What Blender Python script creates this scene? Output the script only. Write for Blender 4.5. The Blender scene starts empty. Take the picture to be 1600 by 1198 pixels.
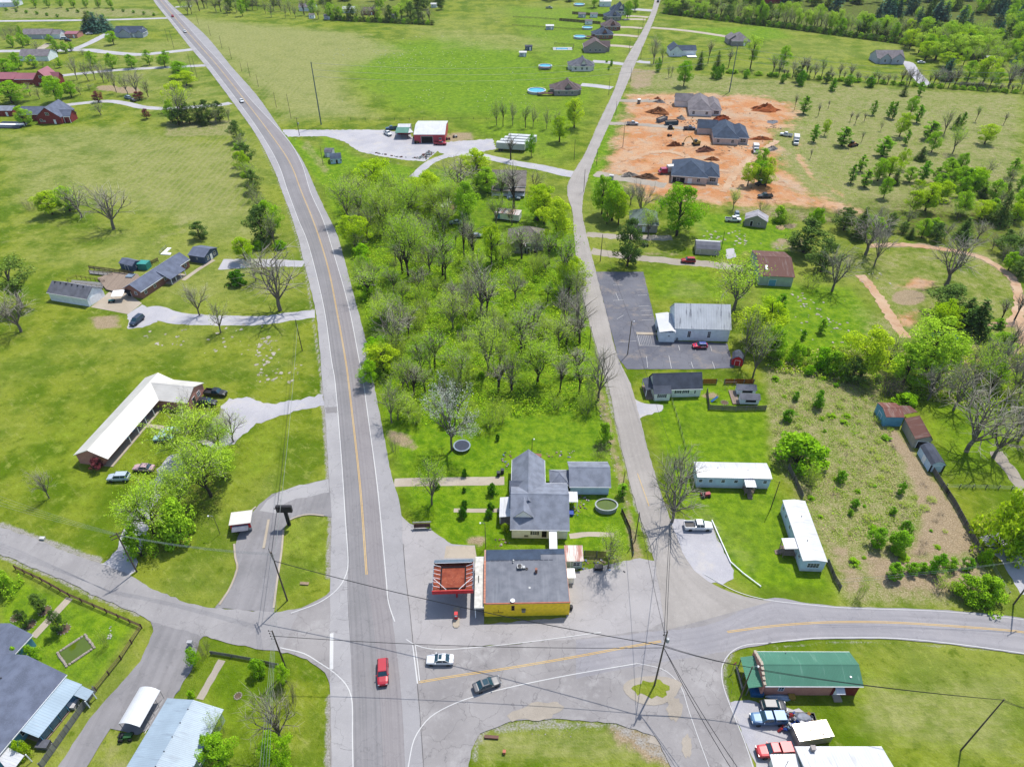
import bpy,math,random
import numpy as np
from mathutils import Vector,Matrix,geometry
R_=math.radians
scene=bpy.context.scene
COL=scene.collection
# --------- camera, sky, sun, exposure
CAM_H,CAM_P,CAM_F=113.0,38.0,1090.0
cam_data=bpy.data.cameras.new('camera')
cam_data.sensor_width=36.0
cam_data.lens=36.0*CAM_F/1600.0
cam_data.clip_start=1.0
cam_data.clip_end=20000.0
cam=bpy.data.objects.new('camera',cam_data)
COL.objects.link(cam)
cam.location=(0,0,CAM_H)
cam.rotation_euler=(R_(90-CAM_P),0,0)
scene.camera=cam
SUN_EL,SUN_AZ=63.0,33.0
world=bpy.data.worlds.new('World')
scene.world=world
world.use_nodes=True
wn=world.node_tree
for n in list(wn.nodes):
 wn.nodes.remove(n)
sky=wn.nodes.new('ShaderNodeTexSky')
sky.sky_type='NISHITA'
sky.sun_disc=False
sky.sun_elevation=R_(SUN_EL)
sky.sun_rotation=R_(SUN_AZ)
bg=wn.nodes.new('ShaderNodeBackground')
bg.inputs['Strength'].default_value=0.15
wo=wn.nodes.new('ShaderNodeOutputWorld')
wn.links.new(sky.outputs[0],bg.inputs['Color'])
wn.links.new(bg.outputs[0],wo.inputs['Surface'])
sun_d=bpy.data.lights.new('sun','SUN')
sun_d.energy=4.1
sun_d.angle=R_(0.53)
sun_d.color=(1.0,0.955,0.88)
sun=bpy.data.objects.new('sun',sun_d)
COL.objects.link(sun)
_sd=Vector((math.sin(R_(SUN_AZ))*math.cos(R_(SUN_EL)),math.cos(R_(SUN_AZ))*math.cos(R_(SUN_EL)),math.sin(R_(SUN_EL))))
sun.rotation_euler=_sd.to_track_quat('Z','Y').to_euler()
sun.location=(60,100,200)
vs=scene.view_settings
vs.view_transform='Standard'
vs.look='None'
vs.gamma=1.0
vs.use_curve_mapping=False
vs.exposure=0.63
scene.cycles.max_bounces=6
scene.cycles.diffuse_bounces=3
scene.cycles.glossy_bounces=2
scene.cycles.transmission_bounces=3
scene.cycles.transparent_max_bounces=6
# --------- photo survey -> ground plan
_cp,_sp=math.cos(R_(CAM_P)),math.sin(R_(CAM_P))
def P(x,y,z=0.0):
 """Ground-plan position of a survey mark (photo pixel) lying at height z."""
 u=(x-800.0)/CAM_F
 v=-(y-599.0)/CAM_F
 d=Vector((u,_cp+v*_sp,-_sp+v*_cp))
 t=(z-CAM_H)/d.z
 return Vector((d.x*t,d.y*t,z))
def depth_of(p):
 return p.y*_cp-(p.z-CAM_H)*_sp
def mpp(x,y):
 """metres per photo pixel at a ground point"""
 return depth_of(P(x,y))/CAM_F
def height_between(bx,by,ty):
 """height of an upright thing whose foot is at (bx, by) and whose top is at row ty"""
 b=P(bx,by)
 lo,hi=0.0,90.0
 for _ in range(40):
  m=(lo+hi)/2
  Z=b.y*_cp-(m-CAM_H)*_sp
  Y=b.y*_sp+(m-CAM_H)*_cp
  if 599-CAM_F*Y/Z>ty:
   lo=m
  else:
   hi=m
 return lo
def srgb(r,g,b):
 f=lambda c:(c/255/12.92)if c/255<=0.04045 else((c/255+0.055)/1.055)**2.4
 k=0.5
 return(f(r)*k,f(g)*k,f(b)*k,1.0)
 # --------- node helpers
class NT:
 def __init__(self,name):
  self.m=bpy.data.materials.new(name)
  self.m.use_nodes=True
  self.t=self.m.node_tree
  for n in list(self.t.nodes):
   self.t.nodes.remove(n)
  self.out=self.t.nodes.new('ShaderNodeOutputMaterial')
 def n(self,typ,ins=None,**kw):
  nd=self.t.nodes.new('ShaderNode'+typ)
  for k,v in kw.items():
   setattr(nd,k,v)
  for k,v in(ins or{}).items():
   self.set(nd.inputs[k],v)
  return nd
 def set(self,sock,v):
  if isinstance(v,bpy.types.NodeSocket):
   self.t.links.new(v,sock)
  elif isinstance(v,bpy.types.Node):
   self.t.links.new(v.outputs[0],sock)
  else:
   sock.default_value=v
 def math(self,op,a,b=0.0,clamp=False):
  nd=self.t.nodes.new('ShaderNodeMath')
  nd.operation=op
  nd.use_clamp=clamp
  self.set(nd.inputs[0],a)
  self.set(nd.inputs[1],b)
  return nd.outputs[0]
 def mix(self,f,a,b,mode='MIX'):
  nd=self.t.nodes.new('ShaderNodeMix')
  nd.data_type='RGBA'
  nd.blend_type=mode
  self.set(nd.inputs[0],f)
  self.set(nd.inputs[6],a)
  self.set(nd.inputs[7],b)
  return nd.outputs[2]
 def ramp(self,f,lo,hi,smooth=True):
  nd=self.t.nodes.new('ShaderNodeMapRange')
  nd.interpolation_type='SMOOTHSTEP' if smooth else 'LINEAR'
  self.set(nd.inputs[0],f)
  nd.inputs[1].default_value=lo
  nd.inputs[2].default_value=hi
  return nd.outputs[0]
 def pos(self):
  if not hasattr(self,'_p'):
   self._p=self.t.nodes.new('ShaderNodeNewGeometry').outputs['Position']
  return self._p
 def obj(self):
  if not hasattr(self,'_o'):
   self._o=self.t.nodes.new('ShaderNodeTexCoord').outputs['Object']
  return self._o
 def noise(self,scale,detail=3,vec=None,rough=0.55):
  nd=self.t.nodes.new('ShaderNodeTexNoise')
  nd.inputs['Scale'].default_value=scale
  nd.inputs['Detail'].default_value=detail
  nd.inputs['Roughness'].default_value=rough
  self.set(nd.inputs['Vector'],vec if vec is not None else self.pos())
  return nd.outputs[0]
 def scaled(self,vec,s):
  nd=self.t.nodes.new('ShaderNodeMapping')
  self.set(nd.inputs[0],vec)
  nd.inputs['Scale'].default_value=s
  return nd.outputs[0]
 def attr(self,name):
  nd=self.t.nodes.new('ShaderNodeAttribute')
  nd.attribute_name=name
  return nd.outputs['Fac']
 def bsdf(self,color,rough=0.85,metal=0.0,spec=0.3,bump=None,bdist=0.05,bstr=0.5,**kw):
  b=self.t.nodes.new('ShaderNodeBsdfPrincipled')
  self.set(b.inputs['Base Color'],color)
  self.set(b.inputs['Roughness'],rough)
  self.set(b.inputs['Metallic'],metal)
  self.set(b.inputs['Specular IOR Level'],spec)
  for k,v in kw.items():
   self.set(b.inputs[k],v)
  if bump is not None:
   bn=self.t.nodes.new('ShaderNodeBump')
   bn.inputs['Distance'].default_value=bdist
   bn.inputs['Strength'].default_value=bstr
   self.set(bn.inputs['Height'],bump)
   self.t.links.new(bn.outputs[0],b.inputs['Normal'])
  self.t.links.new(b.outputs[0],self.out.inputs['Surface'])
  return self.m
def dim(c,k):
 return(c[0]*k,c[1]*k,c[2]*k,1.0)
_mats={}
def plain(name,c,rough=0.7,metal=0.0,spec=0.35,var=0.25,scale=1.5):
 """A paint or plain surface with some uneven wear."""
 if name in _mats:
  return _mats[name]
 t=NT(name)
 nz=t.noise(scale,4,t.obj())
 col=t.mix(t.ramp(nz,0.3,0.75),dim(c,1-var),dim(c,1+var*0.4))
 _mats[name]=t.bsdf(col,rough,metal,spec)
 return _mats[name]
def glossy(name,c,rough=0.25,metal=0.0,coat=0.0):
 if name in _mats:
  return _mats[name]
 t=NT(name)
 nz=t.noise(2.0,3,t.obj())
 col=t.mix(nz,dim(c,0.85),dim(c,1.1))
 _mats[name]=t.bsdf(col,rough,metal,0.5,**{'Coat Weight':coat,'Coat Roughness':0.08})
 return _mats[name]
 # --------- mesh builder
class MB:
 def __init__(self):
  self.v,self.f,self.mi=[],[],[]
 def add(self,vs_,fs,mi=0):
  o=len(self.v)
  self.v+=[tuple(p)for p in vs_]
  self.f+=[tuple(i+o for i in f)for f in fs]
  self.mi+=[mi]*len(fs)
  return self
 def box(self,x0,x1,y0,y1,z0,z1,mi=0,M=None):
  pts=[Vector(p)for p in((x0,y0,z0),(x1,y0,z0),(x1,y1,z0),(x0,y1,z0),(x0,y0,z1),(x1,y0,z1),(x1,y1,z1),(x0,y1,z1))]
  if M is not None:
   pts=[M@p for p in pts]
  return self.add(pts,[(3,2,1,0),(4,5,6,7),(0,1,5,4),(1,2,6,5),(2,3,7,6),(3,0,4,7)],mi)
 def prism(self,poly,z0,z1,mi=0):
  n=len(poly)
  a=[(p[0],p[1],z0)for p in poly]+[(p[0],p[1],z1)for p in poly]
  fs=[tuple(range(n-1,-1,-1)),tuple(range(n,2*n))]+[(i,(i+1)%n,n+(i+1)%n,n+i)for i in range(n)]
  return self.add(a,fs,mi)
 def slab(self,quad,th,mi=0):
  """quad of 4 points given thickness downward along its normal"""
  q=[Vector(p)for p in quad]
  nrm=(q[1]-q[0]).cross(q[3]-q[0]).normalized()
  if nrm.z<0:
   nrm=-nrm
   q=[q[0],q[3],q[2],q[1]]
  n=len(q)
  lo=[p-nrm*th for p in q]
  return self.add(q+lo,[(0,1,2,3),(7,6,5,4)]+[(i,n+i,n+(i+1)%n,(i+1)%n)for i in range(n)],mi)
 def slabn(self,pts,th,mi=0):
  q=[Vector(p)for p in pts]
  nrm=(q[1]-q[0]).cross(q[2]-q[0]).normalized()
  if nrm.z<0:
   nrm=-nrm
   q=q[::-1]
  n=len(q)
  lo=[p-nrm*th for p in q]
  return self.add(q+lo,[tuple(range(n)),tuple(range(2*n-1,n-1,-1))]+[(i,n+i,n+(i+1)%n,(i+1)%n)for i in range(n)],mi)
 def tube(self,pts,rad,n=6,mi=0,cap=True):
  pts=[Vector(p)for p in pts]
  if not isinstance(rad,(list,tuple)):
   rad=[rad]*len(pts)
  rings=[]
  for i,p in enumerate(pts):
   d=(pts[min(i+1,len(pts)-1)]-pts[max(i-1,0)])
   d=d.normalized()if d.length>1e-9 else Vector((0,0,1))
   a=d.cross(Vector((0,0,1))if abs(d.z)<0.9 else Vector((1,0,0))).normalized()
   b=d.cross(a)
   rings.append([p+(a*math.cos(2*math.pi*k/n)+b*math.sin(2*math.pi*k/n))*rad[i]for k in range(n)])
  vs_=[q for r in rings for q in r]
  fs=[]
  for i in range(len(pts)-1):
   for k in range(n):
    fs.append((i*n+k,i*n+(k+1)%n,(i+1)*n+(k+1)%n,(i+1)*n+k))
  if cap:
   fs.append(tuple(range(n-1,-1,-1)))
   fs.append(tuple((len(pts)-1)*n+k for k in range(n)))
  return self.add(vs_,fs,mi)
 def lathe(self,prof,n=12,c=(0,0,0),mi=0,sx=1.0,sy=1.0):
  c=Vector(c)
  vs_=[]
  for r,z in prof:
   vs_+=[c+Vector((r*math.cos(2*math.pi*k/n)*sx,r*math.sin(2*math.pi*k/n)*sy,z))for k in range(n)]
  fs=[]
  for i in range(len(prof)-1):
   for k in range(n):
    fs.append((i*n+k,i*n+(k+1)%n,(i+1)*n+(k+1)%n,(i+1)*n+k))
  fs.append(tuple(range(n-1,-1,-1)))
  fs.append(tuple((len(prof)-1)*n+k for k in range(n)))
  return self.add(vs_,fs,mi)
 def build(self,name,mat,parent=None,loc=None,rz=0.0,smooth=False):
  me=bpy.data.meshes.new(name)
  me.from_pydata(self.v,[],self.f)
  for m in(mat if isinstance(mat,(list,tuple))else[mat]):
   me.materials.append(m)
  if any(self.mi):
   me.polygons.foreach_set('material_index',self.mi)
  if smooth:
   me.polygons.foreach_set('use_smooth',[True]*len(me.polygons))
  me.validate()
  me.update()
  o=bpy.data.objects.new(name,me)
  COL.objects.link(o)
  if parent is not None:
   o.parent=parent
  if loc is not None:
   o.location=loc
  o.rotation_euler=(0,0,rz)
  return o
def tag(o,label,cat,group=None,kind=None):
 o['label']=label
 o['category']=cat
 if group:
  o['group']=group
 if kind:
  o['kind']=kind
 return o
def thing(name,label,cat,loc=(0,0,0),rz=0.0,group=None):
 o=bpy.data.objects.new(name,None)
 o.empty_display_size=0.5
 COL.objects.link(o)
 o.location=loc
 o.rotation_euler=(0,0,rz)
 return tag(o,label,cat,group)
KIDS={}
def dup(root,loc,rz=None,label=None,group=None,scale=None,kids=None):
 """copy of a thing with copies of its parts and sub-parts"""
 r=root.copy()
 COL.objects.link(r)
 r.location=loc
 if rz is not None:
  r.rotation_euler=(0,0,rz)
 if scale is not None:
  r.scale=scale
 if label:
  r['label']=label
 if group:
  r['group']=group
 for ch in(kids if kids is not None else list(root.children)):
  c=ch.copy()
  COL.objects.link(c)
  c.parent=r
  for g in(()if kids is not None else list(ch.children)):
   d=g.copy()
   COL.objects.link(d)
   d.parent=c
 return r
 # --------- GROUND: one sheet, with painted-in land cover (grass, hay, scrub, clay, straw)
def axis(a0,a1,near,k):
 out=[0.0]
 while out[-1]<a1:
  out.append(out[-1]+max(near,out[-1]/k))
 return out
_xs=axis(0,560,0.8,115)
xs=np.array([-9000,-4000,-1800,-900]+[-v for v in _xs[:0:-1]]+_xs+[900,1800,4000,9000],float)
_ys=[20.0]
while _ys[-1]<800:
 _ys.append(_ys[-1]+max(0.7,_ys[-1]/130))
ys=np.array([-4000,-800,-200,-40]+_ys+[1000,1500,2600,5000,10000],float)
GX,GY=np.meshgrid(xs,ys)
GX=GX.ravel();GY=GY.ravel()
cover={k:np.zeros(len(GX),np.float32)for k in('lush','dry','scrub','clay','straw','wood','gravel','rows')}
def seg_dist(px,py,a,b):
 ax,ay=a;bx,by=b
 dx,dy=bx-ax,by-ay
 L=dx*dx+dy*dy+1e-9
 t=np.clip(((px-ax)*dx+(py-ay)*dy)/L,0,1)
 return np.hypot(px-ax-t*dx,py-ay-t*dy)
def inside(px,py,poly):
 r=np.zeros(len(px),bool)
 n=len(poly)
 for i in range(n):
  x1,y1=poly[i];x2,y2=poly[(i+1)%n]
  c=(y1>py)!=(y2>py)
  r^=c&(px<(x2-x1)*(py-y1)/(y2-y1+1e-12)+x1)
 return r
def region(key,poly,amt=1.0,soft=3.0):
 w=[tuple(P(*p)[:2])for p in poly]
 x0=min(p[0]for p in w)-soft*2;x1=max(p[0]for p in w)+soft*2
 y0=min(p[1]for p in w)-soft*2;y1=max(p[1]for p in w)+soft*2
 idx=np.nonzero((GX>x0)&(GX<x1)&(GY>y0)&(GY<y1))[0]
 px,py=GX[idx],GY[idx]
 d=np.full(len(idx),1e9)
 for i in range(len(w)):
  d=np.minimum(d,seg_dist(px,py,w[i],w[(i+1)%len(w)]))
 d=np.where(inside(px,py,w),-d,d)
 val=np.clip(0.5-d/(2*soft),0,1)*amt
 if amt<0:
  cover[key][idx]=np.maximum(0,cover[key][idx]+val)
 else:
  cover[key][idx]=np.maximum(cover[key][idx],val)
def strip(key,line,half,amt=1.0,soft=1.0):
 w=[tuple(P(*p)[:2])for p in line]
 m=half+2*soft
 for a,b in zip(w[:-1],w[1:]):
  idx=np.nonzero((GX>min(a[0],b[0])-m)&(GX<max(a[0],b[0])+m)&(GY>min(a[1],b[1])-m)&(GY<max(a[1],b[1])+m))[0]
  d=seg_dist(GX[idx],GY[idx],a,b)-half
  cover[key][idx]=np.maximum(cover[key][idx],np.clip(0.5-d/(2*soft),0,1)*amt)
def blob(key,x,y,rx,ry,amt=1.0,soft=1.5):
 region(key,[(x+rx*math.cos(a),y+ry*math.sin(a))for a in[i*math.pi/5 for i in range(10)]],amt,soft)
region('lush',[(500,205),(590,262),(700,262),(890,330),(915,400),(945,600),(985,840),(960,870),(720,860),(625,770),(600,690),(545,420),(510,320)],0.85,4)
region('lush',[(620,740),(790,740),(790,860),(710,860),(640,810)],0.75,2)
region('lush',[(860,780),(1000,780),(1010,860),(890,880)],0.75,2)
region('lush',[(440,205),(500,235),(560,245),(660,265),(640,285),(560,280),(500,290)],1.0,3)
region('lush',[(560,70),(700,55),(830,75),(900,120),(860,190),(700,190),(600,170),(520,110)],0.75,20)
region('lush',[(780,10),(1000,10),(960,130),(880,260),(830,250),(700,200),(860,150)],0.6,12)
region('lush',[(1000,590),(1200,600),(1215,760),(1320,930),(1190,930),(1110,880),(1040,770)],0.7,3)
region('lush',[(1190,440),(1330,450),(1380,520),(1300,560),(1190,560)],1.0,5)
region('lush',[(1080,330),(1240,345),(1240,400),(1100,400)],0.9,3)
region('lush',[(1000,415),(1110,420),(1150,470),(1020,470)],0.6,3)
region('lush',[(915,245),(960,150),(975,150),(945,260),(930,330)],1.0,1.5)
region('lush',[(1450,560),(1600,560),(1600,760),(1480,740),(1430,640)],0.6,6)
region('lush',[(1210,40),(1060,45),(1130,68),(1240,60)],0.9,8)
region('lush',[(0,890),(215,975),(150,1075),(0,1075)],0.75,1.5)
region('lush',[(320,1030),(420,1025),(420,1198),(320,1198)],0.4,2)
region('lush',[(1160,1010),(1600,1030),(1600,1198),(1300,1198)],0.25,3)
region('lush',[(450,810),(515,815),(510,900),(435,950)],0.3,1.5)
region('lush',[(130,620),(240,560),(330,640),(500,650),(510,730),(380,780),(330,880),(150,850),(0,800),(0,700)],0.3,8)
region('lush',[(250,0),(440,190),(420,200),(300,60)],0.4,5)
region('dry',[(0,210),(180,190),(390,230),(410,330),(440,380),(330,385),(180,330),(0,330)],0.55,12)
region('dry',[(0,330),(200,330),(330,390),(470,390),(480,480),(240,480),(100,430),(0,430)],0.35,10)
region('dry',[(270,25),(560,50),(640,80),(540,110),(560,150),(600,185),(440,190),(330,80)],0.75,15)
region('dry',[(640,40),(860,55),(880,85),(690,80)],0.45,12)
region('dry',[(960,330),(1110,330),(1120,400),(930,400)],0.3,3)
region('dry',[(1060,430),(1110,440),(1110,470),(1030,465)],0.5,3)
region('dry',[(1270,170),(1600,170),(1600,320),(1300,330),(1200,240)],0.55,8)
region('dry',[(1350,1060),(1600,1040),(1600,1198),(1330,1150)],0.55,3)
region('dry',[(120,60),(300,60),(420,200),(200,185),(150,120)],0.4,12)
region('dry',[(735,1130),(1040,1130),(1040,1198),(735,1198)],0.55,2)
region('dry',[(1060,780),(1110,790),(1190,870),(1180,900),(1110,850)],0.4,2)
region('dry',[(1040,120),(1600,130),(1600,170),(1200,170),(1050,150)],0.35,6)
region('dry',[(1000,10),(1600,60),(1600,120),(1010,70)],0.25,8)
region('rows',[(185,215),(390,215),(400,330),(250,330),(190,300)],1.0,6)
region('rows',[(290,40),(520,60),(520,110),(440,190),(340,90)],0.6,10)
region('scrub',[(1195,575),(1360,580),(1385,650),(1530,870),(1560,940),(1330,945),(1240,760),(1210,720)],1.0,3)
region('scrub',[(1000,110),(1300,130),(1600,150),(1600,330),(1330,330),(1240,310),(1160,310),(930,300),(960,180)],0.62,6)
region('scrub',[(1300,400),(1420,380),(1560,390),(1600,420),(1600,520),(1400,540),(1350,450)],0.45,6)
region('scrub',[(0,12),(240,14),(250,26),(0,30)],0.7,6)
region('scrub',[(260,190),(365,188),(365,212),(258,214)],0.9,2)
region('scrub',[(1340,480),(1600,520),(1600,600),(1330,580)],0.55,6)
region('scrub',[(480,215),(515,265),(510,275),(470,230)],0.5,1)
region('clay',[(975,150),(1060,145),(1180,150),(1240,160),(1250,190),(1210,205),(1225,250),(1260,300),(1350,330),(1345,338),(1230,320),(1180,325),(1010,310),(960,275),(940,268),(960,215),(975,180)],0.85,9)
region('clay',[(1430,430),(1460,440),(1455,455),(1400,450)],0.75,3)
region('clay',[(1395,490),(1440,480),(1440,510),(1400,515)],0.6,3)
region('clay',[(1200,395),(1215,400),(1160,400),(1155,392)],0.5,2)
strip('clay',[(1345,335),(1310,300),(1270,280),(1250,250),(1240,215)],1.6,0.6,2.5)
strip('straw',[(1360,385),(1440,382),(1530,400),(1580,430),(1595,470),(1590,505),(1540,510)],1.3,0.95,1.0)
strip('straw',[(1590,505),(1600,540),(1560,565),(1480,565)],1.3,0.8,1.0)
region('straw',[(1372,670),(1400,668),(1500,800),(1535,865),(1420,870),(1440,800),(1410,720)],0.85,2)
region('straw',[(1330,860),(1530,865),(1560,935),(1380,935)],0.7,3)
region('straw',[(1280,840),(1330,850),(1380,930),(1320,930)],0.55,2)
region('straw',[(975,105),(1030,110),(1020,135),(985,145)],0.6,3)
region('straw',[(935,1128),(1000,1130),(1045,1165),(1060,1198),(1030,1198),(960,1160)],0.8,1.5)
region('straw',[(135,495),(185,490),(190,512),(150,515)],0.7,1.5)
region('straw',[(985,145),(1010,150),(980,250),(950,270),(945,255)],0.45,2)
region('straw',[(1000,392),(1060,392),(1070,402),(1000,402)],0.5,1.5)
region('straw',[(1200,375),(1260,370),(1275,400),(1200,392)],0.5,2)
region('straw',[(690,208),(740,205),(745,222),(695,222)],0.6,2)
region('straw',[(600,668),(640,678),(660,700),(640,705),(608,690)],0.6,1)
region('straw',[(925,610),(945,600),(990,800),(1010,870),(985,880),(965,760)],0.55,1)
region('straw',[(1130,320),(1260,325),(1330,350),(1260,350),(1140,335)],0.5,3)
region('straw',[(890,860),(960,850),(990,880),(930,890)],0.5,1.5)
for x,y,rx,ry in((1112,840,10,6),(1085,752,6,3),(1110,618,14,5),(1420,465,28,13),(1235,353,12,5),(1222,376,10,4),(745,845,18,9),(1265,1125,10,5),(870,950,20,8),(168,138,20,5),(198,141,22,6)):
 blob('straw',x,y,rx,ry,0.85,1.2)
region('wood',[(515,290),(640,285),(800,330),(900,350),(930,500),(945,630),(870,650),(720,660),(610,670),(570,560),(545,400)],0.36,4)
region('wood',[(1380,300),(1600,330),(1600,400),(1540,390),(1400,370),(1200,340),(1160,330)],0.6,4)
region('wood',[(1180,560),(1290,540),(1400,540),(1480,540),(1600,560),(1600,620),(1450,600),(1300,590)],0.5,4)
region('wood',[(1030,20),(1600,95),(1600,0),(1030,0)],0.8,8)
region('wood',[(280,8),(690,36),(690,0),(280,0)],0.5,8)
region('wood',[(190,790),(330,640),(370,690),(350,800),(250,870)],0.45,2)
strip('gravel',[(443,213),(640,260)],0.6,0.6,1)
strip('gravel',[(504,600),(514,740),(518,813),(514,900)],0.9,0.7,0.6)
strip('gravel',[(0,820),(100,857),(155,877)],1.0,0.7,0.8)
strip('gravel',[(0,868),(82,900),(150,932),(217,960)],0.8,0.6,0.6)
strip('gravel',[(504,600),(477,418),(442,300),(400,210)],0.7,0.6,0.6)
strip('gravel',[(516,1090),(514,1198)],0.9,0.7,0.5)
strip('gravel',[(908,450),(938,563),(963,663),(995,793),(1018,860)],0.8,0.6,0.6)
strip('gravel',[(1200,1012),(1300,1003),(1425,1006),(1550,1016)],0.5,0.5,0.5)
strip('gravel',[(1142,1120),(1132,1068),(1132,1041),(1145,1021)],0.6,0.6,0.5)
region('gravel',[(735,1130),(800,1118),(960,1120),(1040,1150),(1060,1198),(1040,1198),(950,1140),(760,1150),(745,1198),(733,1198)],0.55,1.0)
region('gravel',[(1075,805),(1120,815),(1145,905),(1105,905),(1060,850)],0.6,1.2)
region('gravel',[(345,635),(400,615),(400,660),(370,685),(260,715),(240,760)],0.6,1.5)
def grid_mesh(name,mat):
 nx,ny=len(xs),len(ys)
 me=bpy.data.meshes.new(name)
 co=np.zeros((nx*ny,3),np.float32)
 co[:,0]=GX;co[:,1]=GY
 i=np.arange(nx*ny).reshape(ny,nx)
 q=np.stack([i[:-1,:-1],i[:-1,1:],i[1:,1:],i[1:,:-1]],-1).reshape(-1,4)
 me.vertices.add(len(co));me.vertices.foreach_set('co',co.ravel())
 me.loops.add(q.size);me.loops.foreach_set('vertex_index',q.ravel().astype(np.int32))
 me.polygons.add(len(q));me.polygons.foreach_set('loop_start',np.arange(0,q.size,4,dtype=np.int32))
 me.update(calc_edges=True)
 for k,a in cover.items():
  at=me.attributes.new(k,'FLOAT','POINT')
  at.data.foreach_set('value',a)
 me.materials.append(mat)
 o=bpy.data.objects.new(name,me)
 COL.objects.link(o)
 o['kind']='structure'
 return o
def ground_material():
 t=NT('meadow_ground')
 n_big=t.noise(0.012,4)
 n_mid=t.noise(0.09,4)
 n_sm=t.noise(0.55,4,rough=0.65)
 n_fine=t.noise(3.2,3,rough=0.7)
 n_str=t.noise(1.0,4,t.scaled(t.pos(),(0.35,1.6,1.0)),0.7)
 g=t.mix(t.ramp(n_mid,0.38,0.6),srgb(96,126,0),srgb(144,158,44))
 g=t.mix(t.math('MULTIPLY',t.ramp(n_big,0.42,0.62),0.5),g,srgb(160,168,82))
 n_tuft=t.noise(0.38,7,rough=0.78)
 n_diag=t.noise(0.7,5,t.scaled(t.n('VectorRotate',{0:t.pos(),'Angle':0.7},rotation_type='Z_AXIS').outputs[0],(0.3,1.5,1.0)),0.7)
 g=t.mix(t.math('MULTIPLY',t.ramp(n_tuft,0.53,0.63),0.6),g,srgb(164,174,80))
 g=t.mix(t.math('MULTIPLY',t.ramp(n_diag,0.55,0.7),0.45),g,srgb(178,180,104))
 g=t.mix(t.math('MULTIPLY',t.ramp(n_tuft,0.48,0.36),0.75),g,srgb(92,118,0))
 g=t.mix(t.math('MULTIPLY',t.ramp(n_diag,0.44,0.32),0.45),g,srgb(102,130,4))
 g=t.mix(t.math('MULTIPLY',t.ramp(t.noise(0.035,6,rough=0.7),0.6,0.7),0.55),g,srgb(186,178,128))
 g=t.mix(t.math('MULTIPLY',t.ramp(t.noise(0.022,5,rough=0.65),0.46,0.36),0.6),g,srgb(98,130,4))
 def cov(base,key,col,nz,amt=0.7,w=0.16,mx=1.0):
  m=t.math('ADD',t.attr(key),t.math('MULTIPLY',t.math('SUBTRACT',nz,0.5),amt))
  return t.mix(t.math('MULTIPLY',t.ramp(m,0.5-w,0.5+w),mx),base,col)
 lush=t.mix(t.ramp(n_tuft,0.38,0.62),srgb(88,138,0),srgb(138,174,18))
 lush=t.mix(t.math('MULTIPLY',t.ramp(n_diag,0.56,0.7),0.5),lush,srgb(162,182,54))
 g=cov(g,'lush',lush,t.math('ADD',t.math('MULTIPLY',n_mid,0.5),t.math('MULTIPLY',n_tuft,0.5)),1.7,0.35,0.85)
 dry=t.mix(t.ramp(n_sm,0.3,0.7),srgb(150,160,84),srgb(176,174,116))
 g=cov(g,'dry',dry,t.math('ADD',t.math('MULTIPLY',n_mid,0.55),t.math('MULTIPLY',n_str,0.45)),1.5,0.3,0.85)
 wave=t.t.nodes.new('ShaderNodeTexWave')
 wave.inputs['Scale'].default_value=0.115
 wave.inputs['Distortion'].default_value=1.2
 wave.inputs['Detail'].default_value=2
 t.set(wave.inputs['Vector'],t.scaled(t.pos(),(1.0,0.22,1.0)))
 g=t.mix(t.math('MULTIPLY',t.math('MULTIPLY',t.attr('rows'),t.ramp(wave.outputs[1],0.55,1.0)),0.5),g,srgb(166,164,110))
 wood=t.mix(t.ramp(n_sm,0.4,0.6),srgb(92,84,52),srgb(100,128,20))
 g=cov(g,'wood',wood,t.math('ADD',t.math('MULTIPLY',n_mid,0.5),t.math('MULTIPLY',n_fine,0.5)),1.4,0.25,0.85)
 scr=t.mix(t.ramp(n_tuft,0.4,0.6),srgb(128,146,52),srgb(170,164,112))
 scr=t.mix(t.math('MULTIPLY',t.ramp(n_fine,0.5,0.68),0.8),scr,srgb(208,194,164))
 scr=t.mix(t.math('MULTIPLY',t.ramp(n_fine,0.46,0.32),0.6),scr,srgb(98,108,44))
 g=cov(g,'scrub',scr,t.math('ADD',t.math('MULTIPLY',n_mid,0.6),t.math('MULTIPLY',n_tuft,0.4)),1.7,0.3,0.95)
 straw=t.mix(t.ramp(n_fine,0.35,0.7),srgb(168,146,116),srgb(196,176,148))
 g=cov(g,'straw',straw,t.math('ADD',t.math('MULTIPLY',n_mid,0.4),t.math('MULTIPLY',n_sm,0.6)),1.3,0.2,0.95)
 clay=t.mix(t.ramp(n_mid,0.35,0.65),srgb(214,148,96),srgb(220,180,142))
 clay=t.mix(t.math('MULTIPLY',t.ramp(n_str,0.55,0.75),0.8),clay,srgb(182,96,48))
 clay=t.mix(t.math('MULTIPLY',t.ramp(t.noise(0.25,4),0.55,0.68),0.7),clay,srgb(200,186,166))
 clay=t.mix(t.math('MULTIPLY',t.ramp(t.noise(0.05,4,rough=0.7),0.52,0.64),0.45),clay,srgb(196,178,156))
 clay=t.mix(t.math('MULTIPLY',t.ramp(t.noise(0.12,5,rough=0.75),0.56,0.66),0.8),clay,srgb(158,108,74))
 g=cov(g,'clay',clay,t.math('ADD',t.math('MULTIPLY',n_mid,0.6),t.math('MULTIPLY',n_tuft,0.4)),2.1,0.2)
 grv=t.mix(t.ramp(n_fine,0.3,0.7),srgb(160,155,146),srgb(186,182,176))
 g=cov(g,'gravel',grv,t.math('ADD',t.math('MULTIPLY',n_sm,0.6),t.math('MULTIPLY',n_fine,0.4)),1.2,0.15,0.95)
 shade=t.math('ADD',0.5,t.math('MULTIPLY',t.math('ADD',t.math('MULTIPLY',n_fine,0.55),t.math('MULTIPLY',n_sm,0.45)),1.0))
 mul=t.n('Combine'+'Color',{0:shade,1:shade,2:shade})
 g=t.mix(1.0,g,mul.outputs[0],'MULTIPLY')
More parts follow.
